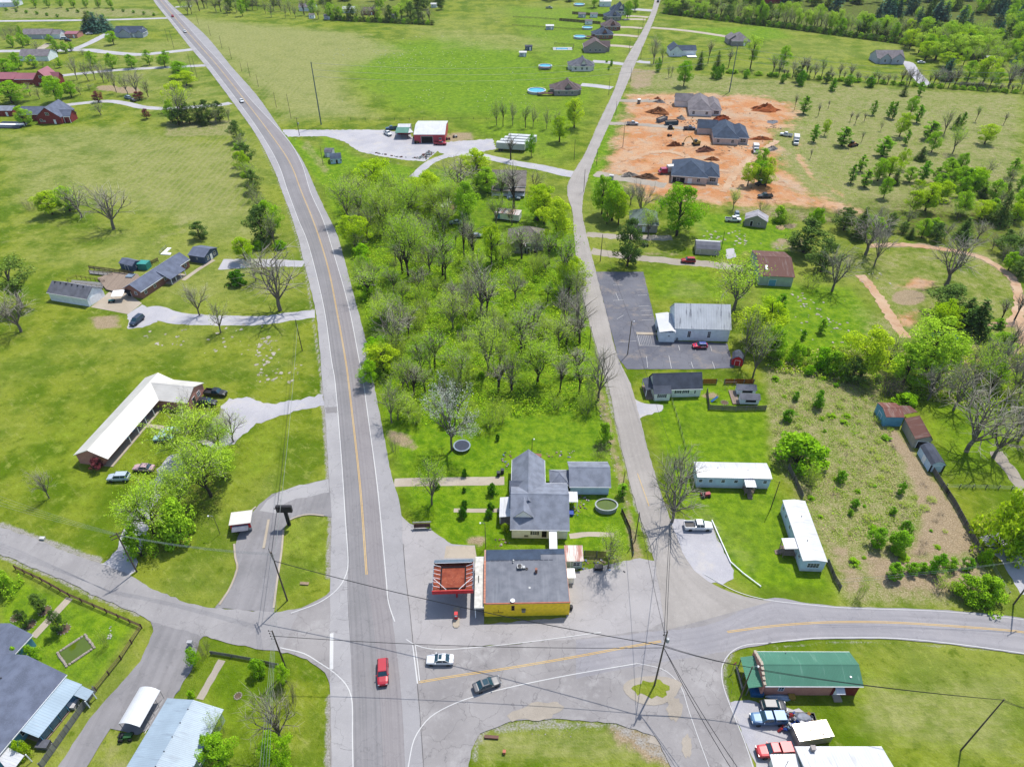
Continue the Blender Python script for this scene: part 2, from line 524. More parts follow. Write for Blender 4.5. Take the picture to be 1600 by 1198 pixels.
 return t.bsdf(g,0.95,0,0.1,bump=t.math('ADD',n_fine,t.math('MULTIPLY',n_sm,2.0)),bdist=0.25,bstr=0.7)
GROUND=grid_mesh('ground',ground_material())
# --------- paved and gravelled sheets
def paving(name,a,b,crack=0.5,tracks=0.0,grain=0.35,rag=False,stain=None):
 t=NT(name)
 n1=t.noise(0.12,4)
 n2=t.noise(1.1,4,rough=0.7)
 n3=t.noise(9.0,2,rough=0.8)
 uv=t.n('UVMap').outputs[0]
 st=t.noise(1.0,3,t.scaled(uv,(9.0,0.02,1.0)))
 c=t.mix(t.ramp(n1,0.3,0.7),a,b)
 if tracks:
  c=t.mix(t.math('MULTIPLY',t.ramp(st,0.38,0.66),tracks),c,dim(a,0.62))
 c=t.mix(t.math('MULTIPLY',t.ramp(n2,0.5,0.75),0.35),c,dim(b,1.18))
 if stain:
  c=t.mix(t.math('MULTIPLY',t.ramp(t.noise(0.2,5,rough=0.7),0.5,0.7),0.75),c,stain)
 c=t.mix(t.math('MULTIPLY',t.ramp(t.noise(0.45,6,rough=0.75),0.58,0.7),0.35),c,dim(a,0.55))
 if crack:
  v=t.t.nodes.new('ShaderNodeTexVoronoi')
  v.feature='DISTANCE_TO_EDGE'
  v.inputs['Scale'].default_value=0.16
  wv=t.n('VectorMath',{0:t.pos(),1:t.n('VectorMath',{0:t.n('TexNoise',{'Vector':t.pos(),'Scale':0.5,'Detail':4.0}).outputs[1],3:3.0},operation='SCALE').outputs[0]},operation='ADD').outputs[0]
  t.set(v.inputs['Vector'],wv)
  c=t.mix(t.math('MULTIPLY',t.math('SUBTRACT',1.0,t.ramp(v.outputs[0],0.002,0.012)),crack*0.5),c,dim(a,0.45))
 sh=t.math('ADD',1-grain*0.5,t.math('MULTIPLY',n3,grain))
 c=t.mix(1.0,c,t.n('CombineColor',{0:sh,1:sh,2:sh}).outputs[0],'MULTIPLY')
 return t.bsdf(c,0.9,0,0.25,bump=n3,bdist=0.02,bstr=0.4)
M_LANE_L=paving('asphalt_blue_grey',srgb(150,148,150),srgb(161,158,160),tracks=0.38)
M_LANE_R=paving('asphalt_warm_grey',srgb(158,153,155),srgb(166,161,162),tracks=0.35)
M_SHOULD=paving('asphalt_bleached',srgb(176,174,176),srgb(190,188,189),crack=0.8)
M_SHOULD_R=paving('asphalt_shoulder_warm',srgb(170,168,170),srgb(180,178,180),crack=0.5)
M_CROSS=paving('asphalt_crossroads',srgb(156,152,152),srgb(175,171,170),crack=0.9,stain=srgb(190,187,186))
M_SIDE=paving('asphalt_side_road',srgb(166,163,164),srgb(182,179,179),crack=0.6,tracks=0.1)
M_EAST=paving('asphalt_east_road',srgb(166,164,169),srgb(180,177,180),crack=0.5,tracks=0.3)
M_COUNTRY=paving('chip_seal_lane',srgb(176,170,164),srgb(190,184,178),crack=0.2,tracks=0.2)
M_LOT=paving('parking_asphalt',srgb(108,110,122),srgb(130,131,140),crack=1.0,stain=srgb(160,150,142))
M_DRIVE=paving('driveway_asphalt',srgb(148,146,148),srgb(168,165,167),crack=0.4,tracks=0.25)
M_CONC=paving('concrete',srgb(190,176,156),srgb(206,194,176),crack=0.4)
M_FORE=paving('forecourt_concrete',srgb(178,174,174),srgb(192,188,188),crack=0.7)
M_GRAVEL=paving('limestone_gravel',srgb(190,189,196),srgb(208,206,210),crack=0,grain=0.6,stain=srgb(216,210,202))
M_DGRAVEL=paving('dusty_gravel',srgb(172,162,148),srgb(190,180,166),crack=0,grain=0.6)
M_WHITE=paving('white_road_paint',srgb(225,225,225),srgb(236,236,234),crack=0.3,grain=0.2)
M_YELLOW=paving('yellow_road_paint',srgb(232,190,108),srgb(238,204,136),crack=0.3,grain=0.2)
_level=[0]
def next_z():
 _level[0]+=1
 return 0.010+0.004*(_level[0]%12)if not _paved[0]else 0.066+0.004*(_level[0]-_paved[0])
_paved=[0]
def smooth_line(pts,step=1.0):
 """Catmull-Rom through plan points, resampled about every step metres"""
 pts=[Vector(p[:2])for p in pts]
 if len(pts)==2:
  n=max(1,int((pts[1]-pts[0]).length/step))
  return[pts[0].lerp(pts[1],i/n)for i in range(n+1)]
 out=[]
 for i in range(len(pts)-1):
  p0=pts[i-1]if i else pts[0]*2-pts[1]
  p1,p2=pts[i],pts[i+1]
  p3=pts[i+2]if i+2<len(pts)else p2*2-p1
  n=max(1,int((p2-p1).length/step))
  for k in range(n):
   s=k/n
   out.append(0.5*((2*p1)+(p2-p0)*s+(2*p0-5*p1+4*p2-p3)*s*s+(3*p1-p0-3*p2+p3)*s**3))
 out.append(pts[-1])
 return out
def by_length(pts,n):
 d=[0.0]
 for a,b in zip(pts[:-1],pts[1:]):
  d.append(d[-1]+(b-a).length)
 out=[]
 j=0
 for i in range(n+1):
  s=d[-1]*i/n
  while j<len(d)-2 and d[j+1]<s:
   j+=1
  f=(s-d[j])/max(1e-9,d[j+1]-d[j])
  out.append(pts[j].lerp(pts[j+1],min(1,max(0,f))))
 return out,d[-1]
def with_uv(o,uvs):
 uv=o.data.uv_layers.new(name='UVMap')
 flat=[]
 for l in o.data.loops:
  flat+=list(uvs[l.vertex_index])
 uv.data.foreach_set('uv',flat)
_jr=random.Random(5)
def ribbon(name,left,right,mat,z=None,rag=0.0,step=1.5,kind='structure',px=True):
 L=smooth_line([P(*p)for p in left]if px else left,step)
 Rr=smooth_line([P(*p)for p in right]if px else right,step)
 n=max(2,int(max(len(L),len(Rr))))
 L,ll=by_length(L,n)
 Rr,_=by_length(Rr,n)
 z=z or next_z()
 vs_,fs,uvs=[],[],[]
 for i in range(n+1):
  a,b=L[i],Rr[i]
  if rag:
   d=(b-a).normalized()
   a=a+d*_jr.uniform(-rag,rag);b=b+d*_jr.uniform(-rag,rag)
  vs_+=[(a.x,a.y,z),(b.x,b.y,z)]
  uvs+=[(0,ll*i/n),(1,ll*i/n)]
  if i:
   k=2*i
   fs.append((k-2,k-1,k+1,k))
 o=MB().add(vs_,fs).build(name,mat)
 with_uv(o,uvs)
 if o.data.polygons[0].normal.z<0:
  o.data.flip_normals()
 if kind:
  o['kind']=kind
 return o
def path(name,line,width,mat,rag=0.0,z=None,kind='structure',step=1.2,w2=None):
 c=smooth_line([P(*p)for p in line],step)
 L,Rr=[],[]
 for i,p in enumerate(c):
  d=(c[min(i+1,len(c)-1)]-c[max(i-1,0)]).normalized()
  nrm=Vector((-d.y,d.x))
  w=width if w2 is None else width+(w2-width)*i/(len(c)-1)
  L.append(p+nrm*w/2);Rr.append(p-nrm*w/2)
 return ribbon(name,L,Rr,mat,z,rag,step,kind,px=False)
def sheet(name,poly,mat,rag=0.0,z=None,step=1.0,kind='structure',curve=False):
 pts=[Vector(P(*p)[:2])for p in poly]
 out=[]
 n=len(pts)
 for i in range(n):
  a,b=pts[i],pts[(i+1)%n]
  k=max(1,int((b-a).length/step))
  d=(b-a).normalized()
  nr=Vector((-d.y,d.x))
  for j in range(k):
   out.append(a.lerp(b,j/k)+(nr*_jr.uniform(-rag,rag)if rag and j else Vector((0,0))))
 z=z or next_z()
 tri=geometry.tessellate_polygon([[Vector((p.x,p.y,0))for p in out]])
 o=MB().add([(p.x,p.y,z)for p in out],tri).build(name,mat)
 with_uv(o,[(p.x*0.1,p.y)for p in out])
 for pl in o.data.polygons:
  if pl.normal.z<0:
   pl.flip()
 if kind:
  o['kind']=kind
 return o
 # --- gravel and dirt first (lowest), then asphalt, then paint
sheet('gravel_yard',[(440,203),(500,203),(600,203),(640,210),(652,222),(698,222),(770,217),(775,233),(750,238),(703,246),(683,236),(665,252),(638,251),(590,243),(562,237),(537,221),(507,213),(450,214)],M_GRAVEL,0.5)
path('gravel_track',[(704,241),(672,254),(646,277)],4.2,M_GRAVEL,0.2)
path('gravel_road',[(700,240),(740,241),(768,247),(800,254),(850,263),(880,270),(900,273)],4.4,M_GRAVEL,0.2,w2=7.0)
path('gravel_driveway',[(492,490),(450,495),(400,501),(300,499),(263,494),(238,487),(212,492)],4.6,M_GRAVEL,0.25,w2=6.5)
sheet('gravel_pad',[(200,490),(222,476),(250,492),(246,503),(222,512),(200,514)],M_GRAVEL,0.3)
sheet('concrete_pad',[(142,480),(172,455),(190,452),(222,474),(200,491)],M_CONC)
path('gravel_driveway',[(475,412),(430,411),(380,412),(345,413)],4.0,M_GRAVEL,0.3,w2=7.5)
path('footpath',[(334,406),(310,421),(286,438)],1.6,M_CONC)
sheet('gravel_lot',[(505,616),(470,625),(425,631),(385,620),(358,622),(345,634),(362,665),(340,690),(300,700),(262,714),(225,770),(206,800),(186,845),(172,872),(150,880),(190,900),(212,892),(222,850),(246,785),(300,730),(370,688),(400,661),(445,648),(507,634)],M_GRAVEL,0.7)
sheet('gravel_patch',[(985,618),(1000,628),(1036,633),(1034,642),(1012,648),(998,655)],M_GRAVEL,0.4)
sheet('gravel_lot',[(1044,812),(1068,811),(1106,816),(1128,850),(1142,884),(1146,904),(1128,914),(1100,908),(1070,880),(1050,835)],M_GRAVEL,0.5)
path('gravel_driveway',[(924,392),(960,398),(1010,404),(1070,410),(1110,413),(1160,420)],4.5,M_DGRAVEL,0.4)
path('gravel_driveway',[(917,366),(950,369),(990,371),(1050,372)],4.0,M_DGRAVEL,0.5)
sheet('gravel_patch',[(1134,390),(1146,388),(1150,402),(1136,405)],M_GRAVEL,0.3)
path('gravel_driveway',[(360,161),(343,164),(268,169.5),(225,168),(195,161.5),(163,158.5),(100,164.5)],5.0,M_GRAVEL,0.2)
path('gravel_driveway',[(322,102.5),(250,106),(188,109.5),(138,114),(86,119.5)],5.5,M_GRAVEL,0.2)
path('gravel_road',[(302,77.5),(250,83),(213,85.5),(163,81.5),(138,78.5),(75,79.5),(-20,80.5)],7.0,M_GRAVEL,0.2)
path('gravel_driveway',[(117,77),(140,67.5),(168,53)],6.0,M_GRAVEL,0.2)
path('concrete_driveway',[(62,77),(78,68)],6.0,M_CONC)
path('gravel_road',[(265,28.5),(200,30.5),(133,32),(-20,33.5)],6.0,M_GRAVEL,0.2)
path('gravel_driveway',[(274,11.5),(300,10)],6.0,M_GRAVEL,0.2)
path('gravel_road',[(20,10.2),(-40,11)],8.0,M_GRAVEL)
for x,y,x2,y2,w in((956,138,908,132.5,6.5),(978,101,926,96,6.5),(988,74,944,71,6),(998,57.5,952,54.5,6),(1004,44.5,962,42.5,6),(1009,31,974,31,6),(1013,27.5,978,25.5,6)):
 path('concrete_driveway',[(x,y),((x+x2)/2,(y+y2)/2-0.6),(x2,y2)],w,M_CONC if y<75 else M_GRAVEL)
path('gravel_driveway',[(1018,43.5),(1060,47),(1100,52),(1142,58.5)],6.0,M_CONC)
path('gravel_driveway',[(996,96),(1005,97.5),(1016,98)],6.0,M_GRAVEL)
path('gravel_driveway',[(986,14.5),(1000,15.5),(1020,17)],9.0,M_GRAVEL)
path('gravel_driveway',[(1410,97),(1420,100),(1428,113),(1442,128),(1448,135)],7.0,M_GRAVEL,0.2)
path('dirt_track',[(962,157),(990,158),(1030,158)],5.0,M_DGRAVEL,0.5)
path('dirt_track',[(952,193),(985,194),(1040,198),(1090,203)],4.5,M_DGRAVEL,0.5)
path('dirt_track',[(930,271),(960,277),(1010,285),(1040,290)],6.0,M_DGRAVEL,0.6)
path('gravel_driveway',[(1545,835),(1570,860),(1590,885),(1615,930)],5.0,M_GRAVEL,0.3)
path('dirt_track',[(1555,705),(1578,735),(1600,765),(1640,800)],3.0,M_DGRAVEL,0.3)
path('concrete_driveway',[(616,754),(640,753),(700,752),(788,751)],2.6,M_CONC,0.05)
path('footpath',[(709,797),(745,797.5),(782,797)],1.1,M_CONC)
path('footpath',[(890,838),(925,834),(960,836)],1.3,M_CONC,0.1)
path('footpath',[(109,934),(80,965),(52,995)],1.5,M_CONC)
path('footpath',[(347,1031),(330,1060),(312,1092)],1.3,M_DGRAVEL,0.1)
path('footpath',[(262,669),(240,666),(222,664)],1.2,M_CONC)
path('gravel_drive_edge',[(1016,1150),(1040,1160)],2.0,M_DGRAVEL,0.2)
sheet('gravel_yard',[(1138,1098),(1160,1094),(1200,1104),(1248,1106),(1280,1130),(1260,1198),(1190,1215),(1166,1161),(1146,1120)],M_GRAVEL,0.5)
_paved[0]=_level[0]
M_DIRT=paving('ochre_dirt',srgb(206,164,126),srgb(220,190,158),crack=0,grain=0.7,stain=srgb(184,136,98))
path('dirt_track',[(1343,430),(1362,450),(1378,472),(1398,505),(1416,528)],3.2,M_DIRT,0.45)
path('dirt_track',[(1362,384),(1400,382),(1440,385),(1490,392),(1530,402),(1562,418),(1584,440),(1592,465),(1590,490),(1575,506),(1540,508)],2.8,M_DIRT,0.45)
path('dirt_track',[(1591,490),(1600,520),(1592,545),(1560,562),(1510,568),(1470,566)],2.6,M_DIRT,0.45)
path('wheel_ruts',[(985,250),(1020,238),(1060,240),(1100,262),(1140,268)],3.0,M_DIRT,0.6)
path('wheel_ruts',[(1130,300),(1150,270),(1170,250),(1215,220)],3.0,M_DIRT,0.6)
sheet('parking_lot',[(931,425),(1005,425),(1023,500),(1026,531),(1136,537),(1147,575),(1100,577),(980,577),(966,560),(950,500)],M_LOT,0.1)
sheet('forecourt',[(620,800),(640,818),(670,826),(706,850),(742,852),(742,880),(752,880),(756,975),(885,965),(890,895),(960,880),(1000,872),(1040,880),(1060,980),(900,1000),(660,1014),(630,1012),(622,900)],M_FORE,0.15)
sheet('concrete_apron',[(697,853),(742,853),(745,872),(694,872)],M_CONC)
sheet('loop_driveway',[(516,747),(470,759),(425,772),(405,788),(395,800),(372,838),(365,860),(370,887),(362,914),(336,949),(428,957),(440,863),(443,827),(453,812),(484,803),(519,808)],M_DRIVE,0.08)
path('worn_lane',[(514,760),(462,770),(430,785),(418,800)],4.0,M_SHOULD,0.4)
sheet('parking_pad',[(252,1036),(280,1022),(308,1026),(297,1052),(273,1086),(244,1080)],M_LOT,0.3)
sheet('side_driveway',[(232,960),(240,986),(220,1033),(175,1083),(140,1123),(80,1215),(125,1215),(155,1166),(173,1138),(215,1148),(250,1130),(275,1083),(300,1046),(312,1000),(330,985)],M_DRIVE,0.1)
sheet('west_road',[(-30,812),(0,823),(50,840),(100,860),(155,879),(200,898),(233,918),(295,943),(335,950),(430,957),(470,950),(560,960),(560,1050),(508,1040),(475,1025),(425,1016),(400,1014),(338,999),(240,973),(217,960),(150,931),(82,899),(32,879),(0,866),(-30,855)],M_SIDE,0.2)
sheet('crossroads',[(470,950),(510,930),(532,905),(634,895),(636,1000),(640,1005),(660,1008),(760,1010),(900,998),(1010,985),(1110,932),(1150,934),(1200,940),(1210,990),(1200,1006),(1163,1009),(1140,1022),(1129,1041),(1130,1068),(1143,1106),(1165,1161),(1185,1215),(1055,1215),(1040,1181),(1025,1151),(963,1130),(875,1123),(800,1126),(750,1146),(736,1173),(730,1215),(518,1215),(516,1123),(516,1073),(508,1051),(480,1030),(440,1015)],M_CROSS,0.12)
ribbon('east_road',[(900,1000),(1010,988),(1110,975),(1200,935),(1260,942),(1325,948),(1475,953),(1600,966),(1700,985)],[(900,1060),(1000,1040),(1110,1022),(1200,1006),(1250,1001),(1300,998),(1425,1001),(1600,1023),(1700,1045)],M_EAST,rag=0.08)
ribbon('country_lane',[(1026,-14),(1019,15),(1004,48),(975,98),(960,140),(935,193),(915,238),(893,275),(886,300),(895,333),(896,355),(900,400),(908,450),(920,500),(938,563),(950,600),(963,663),(980,738),(995,793),(1015,850),(1028,905),(1040,985)],[(1036,-14),(1025,23),(1008,65),(995,95),(975,143),(955,188),(930,245),(913,300),(910,333),(915,360),(923,393),(935,440),(950,500),(965,558),(985,600),(1005,675),(1030,763),(1050,820),(1070,870),(1100,905),(1150,928),(1205,940)],M_COUNTRY,rag=0.15)
H_LO=[(225,-30),(239,0),(262,30),(295,72),(320,102),(360,155),(398,208),(427,263),(441,300),(460,352),(477,418),(493,485),(500,550),(504,600),(510,675),(514,740),(518,813),(516,900),(516,1010),(516,1100),(520,1215)]
H_LW=[(229,-30),(243,0),(267,30),(302,72),(328,102),(369,155),(405,205),(433,253),(450,300),(466,343),(482,383),(505,475),(518,563),(524,600),(533,708),(540,813),(543,888),(546,960),(549,1040),(551,1100),(552,1215)]
H_Y=[(235,-30),(250,0),(275,30),(312,72),(337,100),(381,155),(425,213),(453,255),(471,300),(493,355),(513,420),(528,495),(540,563),(545,600),(550,643),(563,763),(573,898),(582,960),(590,1040),(595,1100),(600,1215)]
H_RW=[(241,-30),(256,0),(283,30),(320,72),(346,100),(391,155),(445,213),(470,253),(485,300),(505,345),(525,408),(545,480),(560,556),(568,600),(575,650),(590,763),(603,900),(612,960),(622,1040),(628,1100),(634,1215)]
H_RO=[(246,-30),(261,0),(293,30),(325,60),(362,105),(400,148),(437,200),(472,250),(495,300),(510,332),(526,365),(540,413),(558,480),(573,538),(584,600),(598,670),(610,735),(625,788),(630,850),(634,900),(640,960),(648,1040),(654,1100),(661,1215)]
ribbon('highway_shoulder',H_LO,H_LW,M_SHOULD,rag=0.1)
ribbon('highway_shoulder',H_RW,H_RO,M_SHOULD_R,rag=0.1)
ribbon('highway',H_LW,H_Y,M_LANE_L)
ribbon('highway',H_Y,H_RW,M_LANE_R)
sheet('gravel_verge',[(792,1118),(840,1096),(872,1100),(862,1122),(800,1128)],M_DGRAVEL,0.4)
for x,y,rx,ry,n in((1054,1108,12,18,3),(1073,1166,8,18,4),(862,1106,20,9,5),(1015,1077,46,24,6)):
 sheet('dirt_patch',[(x+rx*math.cos(i*math.pi/9)*(1+.18*math.sin(n*i)),y+ry*math.sin(i*math.pi/9)*(1+.18*math.cos(n*i)))for i in range(18)],M_DGRAVEL,0.35)
M_TAR=paving('tar_seam',srgb(96,94,96),srgb(120,118,120),crack=0)
M_PATCH=paving('asphalt_patch',srgb(150,147,148),srgb(160,157,158),crack=0.4)
sheet('asphalt_patch',[(508,637),(527,636),(528,645),(510,646)],M_PATCH,0.1)
def seam(pts,w=0.07):
 path('tar_seam',pts,w,M_TAR,0.02,z=0.138,step=1.0)
seam([(630,850),(634,900),(641,960),(649,1040),(655,1100),(662,1198)],0.1)
seam([(543,905),(545,960),(548,1010),(551,1060)],0.08);seam([(560,640),(573,740),(583,850),(592,960),(602,1080),(610,1190)],0.05)
_sr=random.Random(12)
for i in range(26):
 y=_sr.uniform(330,1180);xl=505+(y-330)*0.05 if y<900 else 545;a=_sr.uniform(-4,4)
 x0=xl+_sr.uniform(-20,40);x1=x0+_sr.uniform(14,46)
 seam([(x0,y),((x0+x1)/2,y+a),(x1,y+a*0.4)],0.035)
for i in range(16):
 x,y=_sr.uniform(660,1180),_sr.uniform(1000,1060)
 seam([(x,y),(x+_sr.uniform(-14,14),y+_sr.uniform(5,14)),(x+_sr.uniform(-24,24),y+_sr.uniform(14,26))],0.03)
def line(pts,w,mat,name='road_marking',z=0.150):
 return path(name,pts,w,mat,z=z,step=1.0)
i0=H_LW.index((543,888))
line(H_LW[1:i0]+[(544,880),(539,902),(528,920),(500,941),(455,958)],0.17,M_WHITE)
line(H_RW[1:H_RW.index((603,900))]+[(603,900),(606,935),(611,955),(617,971)],0.17,M_WHITE)
def offset_line(pts,off,w,mat):
 c=smooth_line([P(*p)for p in pts],1.2)
 o=[]
 for i,p in enumerate(c):
  d=(c[min(i+1,len(c)-1)]-c[max(i-1,0)]).normalized()
  o.append(p+Vector((-d.y,d.x))*off)
 L,Rr=[],[]
 for i,p in enumerate(o):
  d=(o[min(i+1,len(o)-1)]-o[max(i-1,0)]).normalized()
  L.append(p+Vector((-d.y,d.x))*w/2);Rr.append(p-Vector((-d.y,d.x))*w/2)
 ribbon('road_marking',L,Rr,mat,0.150,0,1.2,px=False)
hy=H_Y[1:H_Y.index((573,898))+1]
ey1=[(654,1066),(720,1055),(800,1043),(900,1026),(975,1012),(1033,1002)]
ey2=[(1136,987.5),(1200,979),(1260,974),(1313,972),(1400,973),(1525,981),(1600,988),(1690,1004)]
for s in(-0.13,0.13):
 offset_line(hy,s,0.13,M_YELLOW)
 offset_line(ey1,s,0.12,M_YELLOW)
 offset_line(ey2,s,0.12,M_YELLOW)
line([(996,740),(1005,765),(1014,791)],0.14,M_YELLOW)
line([(438,1012),(475,1021),(500,1036),(520,1049),(540,1068),(549,1088),(551,1110),(551,1150),(552,1210)],0.17,M_WHITE)
line([(636,1210),(645,1161),(655,1141),(675,1118),(713,1098),(750,1086),(800,1073),(888,1055),(993,1037)],0.15,M_WHITE)
line([(993,1036),(1020,1041),(1040,1048),(1063,1071),(1076,1110),(1090,1150),(1112,1210)],0.10,M_WHITE)
line([(635,999),(650,1008),(675,1014),(713,1014),(800,1006),(865,998),(939,988)],0.14,M_WHITE)
line([(1205,1004.5),(1163,1008),(1140,1021),(1128,1041),(1129,1068),(1142,1106),(1164,1161),(1180,1210)],0.13,M_WHITE)
line([(1200,1004.8),(1250,999),(1300,996.5),(1425,999),(1600,1021),(1690,1041)],0.16,M_WHITE)
line([(1100,897),(1150,924),(1200,937.5),(1260,944.5),(1325,950),(1475,955.5),(1600,968.5),(1690,987)],0.12,M_WHITE)
line([(518.5,989.5),(518,1046)],0.62,M_WHITE)
line([(645,1008),(649,1040),(652.5,1068)],0.22,M_WHITE)
line([(649,1008.5),(653,1040),(656,1067)],0.16,M_WHITE)
for a,b in(((958,446),(972,445)),((958,470),(974,469)),((996,453),(1008,452.5)),((997,462),(1011,461.5)),((998,479),(1015,478.5)),((1000,486),(1017,485.5)),((1002,493),(1019,492.5)),((1003,500.5),(1021,500)),((995,520),(1000,541)),((968,535),(995,533)),((1010,557),(1012,575)),((1045,556),(1049,576)),((1080,566),(1083,576)),((1113,566),(1117,577)),((964,499),(974,493)),((962,458),(967,470)),((1060,540),(1062,548)),((1085,541),(1087,549)),((1110,541),(1112,549)),((1000,540),(1030,541))):
 line([a,b],0.10,M_WHITE,z=0.142)
for k in range(7):
 line([(998+k*3.0,522+k*0.6),(1003+k*2.6,540)],0.05,M_WHITE,z=0.146)
 # --------- TREES AND SHRUBS
def leaf_mat(name,a,b,dark=0.6,trans=0.45):
 """leaves: hue drifts from plant to plant and from leaf to leaf"""
 t=NT(name)
 oi=t.n('ObjectInfo').outputs['Random']
 lf=t.attr('leaf')
 c=t.mix(t.math('ADD',t.math('MULTIPLY',oi,0.7),t.math('MULTIPLY',lf,0.3)),a,b)
 k=t.math('ADD',dark*1.8,t.math('MULTIPLY',lf,(1.45-dark)*1.8))
 c=t.mix(1.0,c,t.n('CombineColor',{0:k,1:k,2:k}).outputs[0],'MULTIPLY')
 d=t.n('BsdfDiffuse',{'Color':c})
 tr=t.n('BsdfTranslucent',{'Color':t.mix(0.5,c,dim(b,1.1))})
 mx=t.n('MixShader',{0:trans})
 t.t.links.new(d.outputs[0],mx.inputs[1])
 t.t.links.new(tr.outputs[0],mx.inputs[2])
 t.t.links.new(mx.outputs[0],t.out.inputs['Surface'])
 return t.m
def bark_mat(name,a,b):
 t=NT(name)
 oi=t.n('ObjectInfo').outputs['Random']
 nz=t.noise(3.0,3,t.obj())
 c=t.mix(t.math('ADD',t.math('MULTIPLY',oi,0.5),t.math('MULTIPLY',nz,0.5)),a,b)
 return t.bsdf(c,0.95,0,0.1)
LM={'lime':leaf_mat('leaf_lime',srgb(150,190,20),srgb(190,214,44)),'green':leaf_mat('leaf_green',srgb(116,176,12),srgb(160,202,38)),'mid':leaf_mat('leaf_mid_green',srgb(126,178,26),srgb(166,204,52)),'pale':leaf_mat('leaf_pale_green',srgb(158,200,44),srgb(186,212,76)),'olive':leaf_mat('leaf_olive',srgb(158,196,36),srgb(190,208,74)),'dark':leaf_mat('leaf_cedar',srgb(62,92,38),srgb(98,124,54),trans=0.15),'cedar':leaf_mat('leaf_young_cedar',srgb(88,148,18),srgb(130,176,38),trans=0.2),'pine':leaf_mat('leaf_pine',srgb(84,116,40),srgb(112,136,60),trans=0.15),'plum':leaf_mat('leaf_plum',srgb(92,40,50),srgb(120,62,64),trans=0.15),'silver':leaf_mat('leaf_silver',srgb(196,200,184),srgb(214,216,206)),'hedge':leaf_mat('leaf_boxwood',srgb(60,112,16),srgb(84,132,26),trans=0.15),'bluish':leaf_mat('leaf_blue_spruce',srgb(60,104,90),srgb(88,126,104),trans=0.1),}
BARK=bark_mat('bark_grey_brown',srgb(112,103,92),srgb(160,152,138))
BARK_D=bark_mat('bark_dark',srgb(66,58,50),srgb(98,90,78))
TWIG=bark_mat('twig_grey',srgb(206,198,178),srgb(232,224,202))
TWIG_S=bark_mat('twig_silver',srgb(190,190,178),srgb(216,214,204))
TWIG_B=bark_mat('twig_brown',srgb(172,152,130),srgb(196,178,156))
